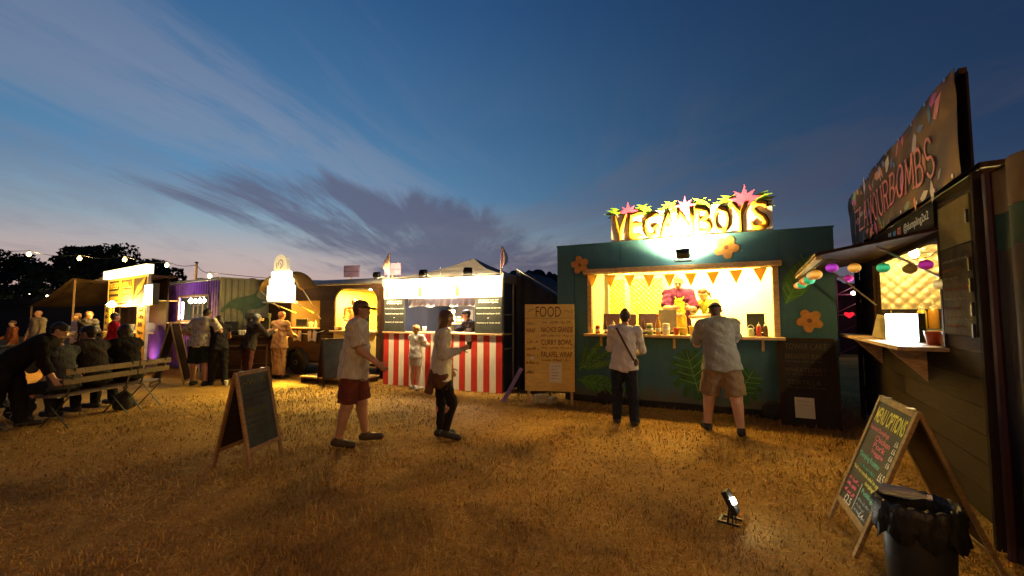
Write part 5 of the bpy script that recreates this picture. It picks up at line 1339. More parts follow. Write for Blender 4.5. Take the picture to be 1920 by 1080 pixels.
def kettle():
    t = thing('ring_handle_jug', 'pale jug with a hooped handle by the small price board', 'jug', VF.w(3.24,-0.05,1.28), VF.a)
    MB().lathe([(0.04,0),(0.05,0.02),(0.045,0.10),(0.03,0.13)],12).build('body', GLASSY('jug', (0.35,0.45,0.3)), t, smooth=True)
    MB().tube([(0.045*math.cos(a),0,0.12+0.06*math.sin(a)) for a in [PI*i/10 for i in range(11)]],0.006,6).build('handle', PAPER, t)
kettle()
# striped stall counter and shelf, trailer window
vessel(SF,'cup',1.0,0.2,1.227,wht,'white cup on the striped stall counter',None,1.1,None)
for i,u in enumerate((0.62,0.78,0.94)):
    vessel(SF,'jar',u,2.15,1.382,(wht,ylw,wht)[i],('left','middle','right')[i]+' jar on the back shelf of the striped stall','jars on the back shelf',1.3,wht)
def tablet(F,u,v,z,w,h,label):
    t = thing('display_screen', label, 'screen', F.w(u,v,z), F.a)
    MB().box(-w/2,w/2,-0.015,0.015,0.03,0.03+h).build('panel', BLACKP, t, bevel=0.005)
    MB().box(-w*0.25,w*0.25,-0.06,0.06,0.0,0.012).build('foot', BLACKP, t)
    MB().bar((0,0.02,0.01),(0,0.02,0.06),0.03).build('stem', BLACKP, t)
tablet(TF,1.20,0.09,1.27,0.42,0.20,'black screen on the trailer window shelf')
tablet(TF,3.30,0.10,1.217,0.52,0.42,'large black screen on the trailer counter')
vessel(TF,'cup',1.62,0.02,1.27,wht,'printed white mug on the trailer window shelf',None,1.3,None)
vessel(TF,'squeeze',1.78,0.03,1.27,wht,'white squeeze bottle on the trailer window shelf',None,0.9,ylw)
for i,u in enumerate((2.58,2.70,2.80)):
    vessel(TF,'tub',u,-0.03,1.217,(wht,amb,wht)[i],('left','middle','right')[i]+' food tub on the trailer counter','food tubs on the trailer counter',0.6,None)
# plank stall counter
def lightbox():
    t = thing('lightbox', 'bright white letter lightbox on the plank stall counter', 'lightbox', FF.w(2.42,-0.06,1.337), FF.a+R(25))
    MB().box(-0.22,0.22,-0.04,0.03,0.0,0.30).build('case', BLACKP, t, bevel=0.004)
    MB().box(-0.21,0.21,-0.0435,-0.0405,0.01,0.29).build('face', glow('lightbox face', (0.9,0.95,1.0), 2.2), t)
    for z in (0.10,0.195): MB().box(-0.21,0.21,-0.047,-0.044,z,z+0.005).build('rail', BLACKP, t)
    lamp('AREA','lightbox_glow',(0,-0.06,0.15),0.35,(0.92,0.96,1.0),t,0.4,0.26,aim=(0,-1,0))
lightbox()
GF = 'sauces on the plank stall counter'
vessel(FF,'bottle',1.25,-0.02,1.337,red,'red sauce bottle left on the plank stall counter',GF,0.95,red)
vessel(FF,'bottle',1.38,-0.04,1.337,brn,'brown sauce bottle beside the red one on the plank stall counter',GF,0.95,brn)
vessel(FF,'squeeze',1.60,0.0,1.337,amb,'amber squeeze bottle behind the sauce bottles',GF,1.4,ylw)
vessel(FF,'tub',3.05,0.0,1.337,(0.40,0.07,0.03),'red plastic tub right of the lightbox',None,0.85,None)
vessel(FF,'tub',3.28,0.06,1.337,(0.08,0.05,0.06),'dark tub at the right end of the plank stall counter',None,0.80,None)
vessel(FF,'squeeze',0.40,0.58,1.422,ylw,'left yellow squeeze bottle on the back worktop',None,1.5,wht)
vessel(FF,'squeeze',0.40,0.70,1.422,amb,'right amber squeeze bottle on the back worktop',None,1.6,wht)
vessel(FF,'jar',0.38,0.36,1.422,wht,'white jar on the back worktop of the plank stall',None,1.5,wht)
def menu_card():
    t = thing('menu_card', 'pale folded menu card left of the lightbox', 'card', FF.w(1.95,-0.08,1.337), FF.a+R(10))
    for s in (-1,1): MB().bar((0,0.06*s,0.0),(0,0.0,0.26),0.26,0.004,up=(1,0,0)).build('leaf', mat('yellow card',(0.6,0.5,0.2),0.7), t)
menu_card()

# ------------------------------------------------------------------ bin and ground lamp at right
def build_bin():
    t = thing('litter_bin', 'black litter bin with a bag folded over its rim in the near right corner', 'bin', (2.21,2.40,0), 0.3); t.scale = (0.72,0.72,1.0)
    bagm = mat('black bin bag', (0.012,0.012,0.012), 0.45, var=0.2, bump=0.8, bscale=18, spec=0.3)
    MB().lathe([(0.17,0.0),(0.185,0.02),(0.22,0.56),(0.215,0.565),(0.19,0.10),(0.10,0.05)],28).build('drum', BLACKP, t, smooth=True)
    n = 64; prof = [(0.205,0.50),(0.218,0.575),(0.232,0.612),(0.25,0.60),(0.256,0.56),(0.25,0.50),(0.258,0.43)]
    vs = []; rr = random.Random(2)
    for j,(r,z) in enumerate(prof):
        for q in range(n):
            a = 2*PI*q/n
            w = (0.010*math.sin(a*17+j)+0.008*math.sin(a*29+2*j)+0.004*rr.uniform(-1,1))*(0.3+j*0.25)
            vs.append(((r+w)*math.cos(a),(r+w)*math.sin(a), z+(0.025*math.sin(a*9)+0.012*math.sin(a*23) if j == len(prof)-1 else 0.006*math.sin(a*19+j))))
    fs = [(j*n+q,j*n+(q+1)%n,(j+1)*n+(q+1)%n,(j+1)*n+q) for j in range(len(prof)-1) for q in range(n)]
    o = MB().add(vs,fs).build('bin_bag', bagm, t, smooth=True); sm = o.modifiers.new('thickness','SOLIDIFY'); sm.thickness = 0.002
    b = thing('clear_bottle', 'clear plastic bottle lying on the bin rim', 'bottle', (2.09,2.50,0.60), 0.9)
    MB().lathe([(0.028,0),(0.032,0.02),(0.030,0.06),(0.032,0.10),(0.030,0.14),(0.012,0.19),(0.012,0.205)],14,Matrix.Translation((0,0,0.035)) @ Matrix.Rotation(PI/2,4,'X')).build('body', mat('clear plastic',(0.7,0.75,0.75),0.12,var=0.02,trans=0.7,spec=0.6), b, smooth=True)
    MB().lathe([(0.0135,0.20),(0.0135,0.22)],10,Matrix.Translation((0,0,0.035)) @ Matrix.Rotation(PI/2,4,'X')).build('cap', CHALK_W, b)
build_bin()
def build_ground_lamp():
    # small clamp-stand work lamp on the grass, aimed up at the chalk menu
    t = thing('work_lamp', 'small black work lamp on the grass facing the chalk menu', 'lamp', (1.72,3.44,0), R(-128))
    M = Matrix.Translation((0,0,0.16)) @ Matrix.Rotation(R(28),4,'X')
    MB().box(-0.055,0.055,-0.03,0.012,-0.09,0.09,M).build('housing', BLACKP, t, bevel=0.008)
    MB().wall(-0.062,0.062,-0.10,0.10,0.012,0.02,[(-0.05,0.05,-0.085,0.085)]).build('rim', BLACKP, t, bevel=0.003)
    MB().lathe([(0.001,0.0),(0.022,0.004),(0.024,0.014),(0.001,0.018)],14, M @ Matrix.Translation((0,0.012,0.0)) @ Matrix.Rotation(-PI/2,4,'X')).build('led', glow('led lens',(1.0,0.98,0.8),40.0), t)
    MB().bar((-0.06,0,0.16),(-0.06,-0.02,0.01),0.014).bar((0.06,0,0.16),(0.06,-0.02,0.01),0.014).bar((-0.07,-0.08,0.012),(0.07,-0.08,0.012),0.016).bar((-0.06,-0.08,0.012),(-0.06,0.06,0.012),0.016).bar((0.06,-0.08,0.012),(0.06,0.06,0.012),0.016).build('stand', BLACKM, t)
    lamp('SPOT','work_beam',tuple(M @ Vector((0,0.04,0.0))),0.28,(0.90,1.0,0.25),t,size=0.02,spot=R(48),blend=0.5,aim=M.to_3x3() @ Vector((0,1,0)))
build_ground_lamp()

# ------------------------------------------------------------------ benches, table, pushchair, bag at left
def bench(label, x, y, rz, L):
    t = thing('folding_bench', label, 'bench', (x,y,0), rz, 'folding benches at left')
    bw = mat('worn bench slat', (0.11,0.07,0.04), 0.65, var=0.3, scale=4, stretch=(12,3,3), bump=0.2, rnd=0.15)
    for i in range(3): plank(t, bw, 0, L, -0.17+i*0.118, -0.17+i*0.118+0.105, 0.44, 0.462, 'seat_slat')
    for z in (0.62,0.76):
        M = Matrix.Translation((0,-0.20-(z-0.45)*0.22,z))
        MB().box(0,L,-0.011,0.011,0,0.085,M).build('back_slat', bw, t, bevel=0.004)
    for u in (0.12, L-0.12):
        MB().bar((u,-0.23,0.0),(u,0.18,0.435),0.022,0.008).bar((u+0.025,0.22,0.0),(u+0.025,-0.19,0.435),0.022,0.008).build('cross_leg', BLACKM, t)
        MB().bar((u,-0.175,0.43),(u,-0.29,0.86),0.026,0.010).build('back_post', BLACKM, t)
    return t
bench('nearer folding bench with two people seated on it', -6.58, 6.10, R(88), 1.15)
bench('farther folding bench with a dark clad sitter', -6.54, 7.28, R(86), 0.60)
def build_table():
    t = thing('trestle_table', 'trestle table with a pale side in front of the far benches', 'table', (-9.9,9.5,0), R(-30))
    MB().box(-0.9,0.9,-0.35,0.35,0.71,0.74).build('top', WOOD, t, bevel=0.004)
    for u in (-0.7,0.7): MB().bar((u,-0.3,0),(u,0.3,0.7),0.04).bar((u+0.045,0.3,0),(u+0.045,-0.3,0.7),0.04).build('trestle', WOOD, t)
    for i,(x,w) in enumerate(((-0.45,0.5),(0.2,0.55))):
        c = thing('pale_crate', ('left' if i == 0 else 'right')+' pale crate under the trestle table', 'crate', (-9.9+x*0.85,9.5-x*0.5,0), R(-30), 'crates under the trestle table')
        cm = mat('pale crate', (0.42,0.36,0.18), 0.7)
        for k in range(3): MB().box(-w/2,w/2,-0.16,0.16,0.02+k*0.17,0.17+k*0.17).build('crate_side', cm, c, bevel=0.006)
build_table()
def build_pushchair():
    t = thing('pushchair', 'dark pushchair cut by the left edge of the picture', 'pushchair', (-8.15,6.75,0), R(-60))
    rx = Matrix.Rotation(PI/2,4,'Y')
    for (x,y,r) in ((-0.25,-0.3,0.14),(0.25,-0.3,0.14),(-0.22,0.35,0.11),(0.22,0.35,0.11)):
        w = part('wheel', t, (x,y,r))
        MB().lathe([(r*0.8,-0.02),(r,-0.016),(r,0.016),(r*0.8,0.02),(r*0.78,0.0)],22,rx).build('tyre', BLACKP, w, smooth=True)
        mb = MB()
        for k in range(6): mb.bar((0,0,0),(0,r*0.8*math.cos(k*PI/3),r*0.8*math.sin(k*PI/3)),0.012)
        mb.build('spoke', STEEL, w)
    f = MB()
    for sx in (-0.24,0.24): f.tube([(sx,-0.3,0.14),(sx,0.0,0.55),(sx,0.35,1.0)],0.013,7); f.tube([(sx,0.35,0.11),(sx,-0.05,0.55)],0.013,7)
    f.tube([(-0.24,0.35,1.0),(0.24,0.35,1.0)],0.016,7).build('frame', BLACKM, t, smooth=True)
    cl = mat('black pram cloth', (0.018,0.016,0.018), 0.85)
    MB().add([(-0.22,-0.28,0.40),(0.22,-0.28,0.40),(0.22,0.05,0.45),(-0.22,0.05,0.45),(0.22,0.28,1.0),(-0.22,0.28,1.0)],[(0,1,2,3),(3,2,4,5)]).build('seat', cl, t).modifiers.new('thickness','SOLIDIFY').thickness = 0.04
    hd = []
    for i in range(7):
        a = PI*0.08+PI*0.55*i/6
        for sx in (-0.23,0.23): hd.append((sx,0.26-0.42*math.sin(a),0.86+0.30*math.cos(a)*0.9))
    MB().add(hd,[(2*i,2*i+1,2*i+3,2*i+2) for i in range(6)]).build('hood', cl, t).modifiers.new('thickness','SOLIDIFY').thickness = 0.02
    MB().box(-0.2,0.2,-0.2,0.25,0.18,0.32).build('basket', cl, t, bevel=0.03)
build_pushchair()
def build_bag():
    t = thing('rucksack', 'dark rucksack on the grass under the benches', 'bag', (-6.66,7.42,0), R(40)); t.scale = (0.85,0.85,0.85)
    MB().lathe([(0.10,0),(0.16,0.04),(0.17,0.18),(0.13,0.30),(0.05,0.36)],12).build('body', mat('dark bag cloth',(0.03,0.025,0.022),0.85,var=0.3,bump=0.5), t, smooth=True)
    MB().lathe([(0.05,0),(0.09,0.02),(0.09,0.12),(0.04,0.15)],10,Matrix.Translation((0.12,0.02,0.03))).build('pocket', mat('dark bag cloth',(0.03,0.025,0.022)), t, smooth=True)
    MB().tube([(-0.04,-0.08,0.34),(0,-0.12,0.40),(0.04,-0.08,0.34)],0.012,6).build('strap', BLACKM, t)
build_bag()

# ------------------------------------------------------------------ festoon lights, far lights, placards
def festoon(label, pts_bulb, ends, col=WARM, e=2.2, r=0.065, em=1.6, group='festoon strings'):
    t = thing('festoon_string', label, 'string lights', (0,0,0), 0, group)
    chain = [ends[0]] + [(x,y,z+0.13) for x,y,z in pts_bulb] + [ends[1]]
    pts = []
    for a, b in zip(chain, chain[1:]):
        for i in range(6):
            s = i/6; pts.append((a[0]*(1-s)+b[0]*s, a[1]*(1-s)+b[1]*s, a[2]*(1-s)+b[2]*s-0.10*math.sin(PI*s)))
    pts.append(chain[-1])
    MB().tube(pts,0.010,5).build('cable', BLACKM, t)
    for (x,y,z) in pts_bulb:
        b = MB().lathe([(0.3,1.6),(0.45,1.1),(0.95,0.45),(1.0,0.0),(0.8,-0.6),(0.3,-0.95)][::-1],12,Matrix.Scale(r,4)).build('bulb', glow('festoon bulb',(1.0,0.60,0.16),em), t, smooth=True, loc=(x,y,z))
        MB().tube([(0,0,r*1.5),(0,0,r*2.4)],0.02,8).build('socket', BLACKP, b)
        if e: lamp('POINT','festoon_light',(x,y-0.02,z-r*1.2),e,col,t,0.05)
    return t
festoon('festoon string of warm bulbs over the left stalls', [(-17.1,15,3.75),(-15.3,15,3.60),(-13.7,15,3.56),(-12.2,15,3.36)], ((-19.5,15,4.1),(-11.6,15.6,3.45)))
festoon('festoon string sagging from the violet container towards the trailer', [(-10.1,14.2,2.90),(-5.05,14.6,2.66)], ((-11.6,15.6,3.45),(-2.6,14.9,3.1)))
def pole(x,y,h,label):
    t = thing('festoon_pole', label, 'pole', (x,y,0), 0, 'poles of the festoon lights')
    MB().tube([(0,0,-0.2),(0,0,h)],[0.05,0.04],8).build('post', WOOD, t); MB().lathe([(0.045,0),(0.06,0.02),(0.05,0.06)],8,Matrix.Translation((0,0,h))).build('cap', BLACKM, t)
pole(-11.6,15.6,3.5,'timber pole behind the violet container'); pole(-19.5,15,4.15,'timber pole left of the canopy tent')
def far_lights():
    t = thing('fairy_light_string', 'tiny white fairy lights far off under the dark trees', 'string lights', (0,0,0))
    pts = [(-36.5+1.35*i, 31.0, 3.0+0.10*math.sin(i*1.7)) for i in range(9)]
    MB().tube([(p[0],p[1],p[2]+0.08) for p in pts],0.012,4).build('cable', BLACKM, t)
    for p in pts: MB().lathe([(0.01,-0.06),(0.06,0.0),(0.01,0.06)],8).build('bulb', glow('fairy bulb',(1.0,0.85,0.6),5.0), t, loc=p)
    w = thing('dark_marquee', 'far dark marquee under the trees behind the left crowd', 'tent', (-33.0,33.0,0), 0.2)
    cl = mat('far dark canvas',(0.03,0.026,0.028),0.9)
    MB().box(-7,7,0,6,0,2.4).build('wall', cl, w)
    MB().prism([(-7.3,2.4),(7.3,2.4),(0,4.0)],-0.2,6.2).build('roof', cl, w)
far_lights()
def gap_lights():
    t = thing('lamp_tower', 'dim plum scaffold tower with one lamp seen in the gap right of the teal container', 'tower', (13.6,17.0,0), R(-30))
    pm = mat('plum painted steel',(0.10,0.02,0.06),0.5)
    mb = MB()
    for x in (-0.6,0.6):
        for y in (-0.6,0.6): mb.tube([(x,y,0),(x,y,3.2)],0.03,6)
    mb.build('post', pm, t)
    for z in (0.8,1.6,2.4,3.1): MB().tube([(-0.6,-0.6,z),(0.6,-0.6,z)],0.025,6).tube([(-0.6,-0.6,z-0.7),(0.6,-0.6,z)],0.02,6).build('brace', pm, t)
    MB().box(-0.6,0.6,0.55,0.6,0,2.9).build('cloth', mat('plum cloth',(0.03,0.006,0.016),0.9), t)
    MB().lathe([(0.02,-0.07),(0.08,-0.03),(0.08,0.03),(0.02,0.07)],10).build('bulb', glow('tower bulb',(1.0,0.8,0.55),3.0), t, loc=(-0.1,-0.75,2.45))
    lamp('POINT','tower_light',(-0.1,-0.9,2.45),0.6,(1.0,0.7,0.5),t,0.08)
    hpts = [(0.16*math.sin(a)**3*1.0, 0.14*(0.81*math.cos(a)-0.31*math.cos(2*a)-0.12*math.cos(3*a))) for a in [2*PI*i/24 for i in range(24)]]
    MB().prism(hpts[::-1],-0.72,-0.66,Matrix.Translation((-0.25,0,1.62))).build('heart_light', glow('heart light',(1.0,0.02,0.04),0.12), t)
gap_lights()
lil = mat('lilac placard',(0.26,0.17,0.30),0.7)
for i,(u,lab) in enumerate(((2.55,'lilac placard on the trailer roof above its arched opening'),(3.95,'lilac placard on the trailer roof next to the striped stall'))):
    t = thing('roof_placard', lab, 'placard', TF.w(u,0.5,2.52), TF.a+R(8), 'placards on the trailer roof')
    MB().bar((0,0,0),(0,0,0.2),0.03).build('stake', WOOD, t)
    MB().box(-0.24,0.24,-0.015,0.015,0.14,0.46).build('panel', lil, t); MB().box(-0.24,0.24,-0.018,-0.0155,0.29,0.30).build('rule', DARKWOOD, t)

def build_uplighter():
    t = thing('uplighter', 'small black violet uplighter at the foot of the violet container', 'uplighter', CF.w(0.75,-0.75,0), CF.a)
    M = Matrix.Translation((0,0,0.14)) @ Matrix.Rotation(R(48),4,'X')
    MB().lathe([(0.05,-0.09),(0.075,-0.06),(0.08,0.07),(0.07,0.072)],14,M @ Matrix.Rotation(-PI/2,4,'X')).build('can', BLACKM, t, smooth=True)
    MB().lathe([(0.001,0.073),(0.066,0.073),(0.066,0.076),(0.001,0.077)],14,M @ Matrix.Rotation(-PI/2,4,'X')).build('lens', glow('violet lens',(0.45,0.18,1.0),8.0), t)
    MB().bar((-0.09,0,0.14),(-0.09,0,0.0),0.012).bar((0.09,0,0.14),(0.09,0,0.0),0.012).bar((-0.1,0,0.006),(0.1,0,0.006),0.05,0.012).build('yoke', BLACKM, t)
    lamp('SPOT','violet_beam',tuple(M @ Vector((0,0.09,0))),16.0,(0.42,0.16,1.0),t,size=0.05,spot=R(120),blend=0.7,aim=M.to_3x3() @ Vector((0,1,0)))
build_uplighter()

def build_ground_cup():
    t = thing('paper_cup', 'white paper cup dropped on the grass before the bar counter', 'cup', (-6.55,9.9,0), 0)
    MB().lathe([(0.028,0),(0.040,0.11),(0.043,0.114),(0.038,0.115)],10).build('cup', PAPER, t); MB().lathe([(0.044,0.113),(0.044,0.12)],10).build('rim', CHALK_W, t)
build_ground_cup()
# added, unseen festoon behind the viewpoint: front light for grass, boards and people
festoon('added unseen festoon string behind the viewpoint that lights the near field', [(-4.2,-3.2,3.45),(-1.4,-3.2,3.35),(1.4,-3.2,3.35),(4.2,-3.2,3.45)], ((-9.5,-3.2,4.1),(6.6,-3.2,4.0)), col=(1.0,0.49,0.10), e=11.0)
pole(-9.5,-3.2,4.15,'added pole of the unseen festoon, left behind the viewpoint'); pole(6.6,-3.2,4.05,'added pole of the unseen festoon, right behind the viewpoint')
# ------------------------------------------------------------------ people: one skin per body grown from an implicit surface
def surface_nets(d, org, h):
    s = d < 0
    nx, ny, nz = d.shape
    c = np.zeros((nx-1, ny-1, nz-1), dtype=np.int8)
    offs = [(i,j,k) for i in (0,1) for j in (0,1) for k in (0,1)]
    for i,j,k in offs: c += s[i:nx-1+i, j:ny-1+j, k:nz-1+k]
    act = (c > 0) & (c < 8)
    idx = np.argwhere(act)
    if len(idx) == 0: return np.zeros((0,3)), np.zeros((0,4), int)
    ids = -np.ones(c.shape, dtype=np.int32); ids[act] = np.arange(len(idx))
    val = np.stack([d[idx[:,0]+i, idx[:,1]+j, idx[:,2]+k] for i,j,k in offs], 1)
    pos = np.zeros((len(idx),3)); cnt = np.zeros(len(idx))
    O = np.array(offs, float)
    for a in range(8):
        for b in range(a+1, 8):
            if np.abs(O[a]-O[b]).sum() != 1: continue
            va, vb = val[:,a], val[:,b]; m = (va < 0) != (vb < 0)
            t = va[m]/(va[m]-vb[m])
            pos[m] += O[a] + (O[b]-O[a])*t[:,None]; cnt[m] += 1
    v = (idx + pos/cnt[:,None])*h + org
    quads = []
    for ax in range(3):
        sl0 = [slice(1,-1)]*3; sl0[ax] = slice(0,-1); sl1 = [slice(1,-1)]*3; sl1[ax] = slice(1,None)
        a, b = s[tuple(sl0)], s[tuple(sl1)]
        e = np.argwhere(a != b)
        if len(e) == 0: continue
        flip = a[e[:,0],e[:,1],e[:,2]]
        p = e.copy()
        for k in range(3):
            if k != ax: p[:,k] += 1
        u, w = [(1,2),(2,0),(0,1)][ax]
        def cell(du, dw):
            q = p.copy(); q[:,u] += du; q[:,w] += dw
            return ids[q[:,0],q[:,1],q[:,2]]
        q = np.stack([cell(-1,-1), cell(0,-1), cell(0,0), cell(-1,0)], 1)
        q[~flip] = q[~flip][:, ::-1]
        quads.append(q)
    return v, np.concatenate(quads)

class Skin:
    def __init__(s): s.p = []
    def cap(s, a, b, ra, rb=None, flat=None, k=1.0, cut=False, blend=0.03, sub=False, cuta=False):
        s.p.append((np.array(a,float), np.array(b,float), ra, rb if rb is not None else ra, None if flat is None else np.array(flat,float)/np.linalg.norm(flat), k, cut, blend, sub, cuta)); return s
    def grow(s, h, fold=0.0, seed=0):
        lo = np.min([np.minimum(p[0],p[1])-max(p[2],p[3]) for p in s.p if not p[8]], 0)-3*h
        hi = np.max([np.maximum(p[0],p[1])+max(p[2],p[3]) for p in s.p if not p[8]], 0)+3*h
        n = np.ceil((hi-lo)/h).astype(int)+1
        d = np.full(n, 0.5, np.float32)
        ax = [lo[i]+h*np.arange(n[i]) for i in range(3)]
        for (a,b,ra,rb,fl,k,cut,bl,sub,cuta) in s.p:
            R_ = max(ra,rb)+bl+2*h
            i0 = np.clip(((np.minimum(a,b)-R_-lo)/h).astype(int),0,n-1); i1 = np.clip(((np.maximum(a,b)+R_-lo)/h).astype(int)+2,1,n)
            sl = tuple(slice(i0[q],i1[q]) for q in range(3))
            X,Y,Z = np.meshgrid(*[ax[q][sl[q]] for q in range(3)], indexing='ij')
            P = np.stack([X,Y,Z],-1)-a
            ab = b-a; L2 = float(ab@ab)
            t = np.clip((P@ab)/L2,0,1) if L2 > 1e-9 else np.zeros(P.shape[:3])
            D = P-t[...,None]*ab
            if fl is not None: 
                f = D@fl; D = D+(k-1)*f[...,None]*fl
            q = np.sqrt((D*D).sum(-1))-(ra+(rb-ra)*t)
            if fl is not None: q = q/max(1.0,k*0.7)
            if cut: q = np.maximum(q, ((np.stack([X,Y,Z],-1)-b)@ab)/math.sqrt(L2))
            if cuta: q = np.maximum(q, -(P@ab)/math.sqrt(L2))
            cur = d[sl]
            if sub: d[sl] = np.maximum(cur, -q)
            else:
                hh = np.maximum(bl-np.abs(cur-q),0)/bl
                d[sl] = np.minimum(cur,q)-hh*hh*bl*0.25
        if fold:
            X,Y,Z = np.meshgrid(*ax, indexing='ij')
            d += (fold*(np.sin(X*24+Z*17+seed+1.5*np.sin(Z*9))*np.sin(Y*21-Z*26+seed*2)+0.55*np.sin(Z*47+X*15-Y*19+seed+2*np.sin(X*11+Y*8)))).astype(np.float32)
        return surface_nets(d, lo, h)
    def obj(s, name, m, parent, h, fold=0.0, seed=0):
        v, f = s.grow(h, fold, seed)
        return link(name, np_mesh(name, v, f, True), m, parent)

def skel(H, lean=0, side=0, legs=((0,2,0),(0,2,0)), arms=((5,8,10,0),(5,8,10,0)), head=(0,0), seat=None, shw=1.0):
    r = R; J = {}
    u = np.array([math.sin(r(side)), math.sin(r(lean))*math.cos(r(side)), math.cos(r(lean))*math.cos(r(side))]); f = np.array([0, math.cos(r(lean)), -math.sin(r(lean))])
    x = np.cross(f, u); x /= np.linalg.norm(x)
    J['u'], J['f'], J['x'] = u, f, x
    P = np.zeros(3); J['P'] = P
    lowest = 9
    for i, sgn in ((0,-1),(1,1)):
        fl, ab, kn = [r(q) for q in legs[i][:3]]
        hip = P + np.array([sgn*0.052*H,0,-0.005*H])
        td = np.array([sgn*math.sin(ab), math.sin(fl)*math.cos(ab), -math.cos(fl)*math.cos(ab)])
        knee = hip+td*0.245*H
        sa = fl-kn; sd = np.array([sgn*math.sin(ab)*0.55, math.sin(sa), -math.cos(sa)]); sd /= np.linalg.norm(sd)
        ank = knee+sd*0.235*H
        fp = r(legs[i][3]) if len(legs[i]) > 3 else min(0.0, sa*0.6)
        fd = np.array([sgn*0.16, math.cos(fp), math.sin(fp)]); fd /= np.linalg.norm(fd)
        J['hip%d'%i], J['knee%d'%i], J['ank%d'%i], J['fd%d'%i], J['sd%d'%i] = hip, knee, ank, fd, sd
        toe = ank+fd*0.105*H
        lowest = min(lowest, ank[2]-0.043*H, toe[2]-0.022*H-0.02*H)
    sh = P+u*0.298*H
    for i, sgn in ((0,-1),(1,1)):
        fl, ab, el, inw = [r(q) for q in arms[i][:4]]
        s0 = sh+x*(sgn*0.108*H*shw)
        ud = np.array([sgn*math.sin(ab), math.sin(fl)*math.cos(ab), -math.cos(fl)*math.cos(ab)])
        el0 = s0+ud*0.172*H
        fa = fl+el
        fd = np.array([-sgn*math.sin(inw)+sgn*math.sin(ab)*0.4*math.cos(inw), math.sin(fa)*math.cos(inw), -math.cos(fa)*math.cos(inw)]); fd /= np.linalg.norm(fd)
        J['sh%d'%i], J['el%d'%i], J['wr%d'%i], J['ad%d'%i] = s0, el0, el0+fd*0.145*H, fd
    hp, hy = r(head[0]+lean*0.45), r(head[1])
    nk = P+u*0.318*H; J['nk'] = nk
    hu = np.array([u[0]*0.6, math.sin(hp), math.cos(hp)]); hu /= np.linalg.norm(hu)
    hf0 = np.array([0, math.cos(hp), -math.sin(hp)]); hx0 = np.cross(hf0, hu); hx0 /= np.linalg.norm(hx0)
    hf = hf0*math.cos(hy)+hx0*math.sin(hy); hx = np.cross(hf, hu); hx /= np.linalg.norm(hx)
    J['hu'],J['hf'],J['hx'] = hu, hf, hx
    J['hd'] = nk+hu*0.098*H+hf*0.012*H
    dz = -lowest if seat is None else seat+0.075*H
    for k_ in J:
        if k_[:2] in ('P','hi','kn','an','sh','el','wr','nk','hd'): J[k_] = J[k_]+np.array([0,0,dz])
    return J

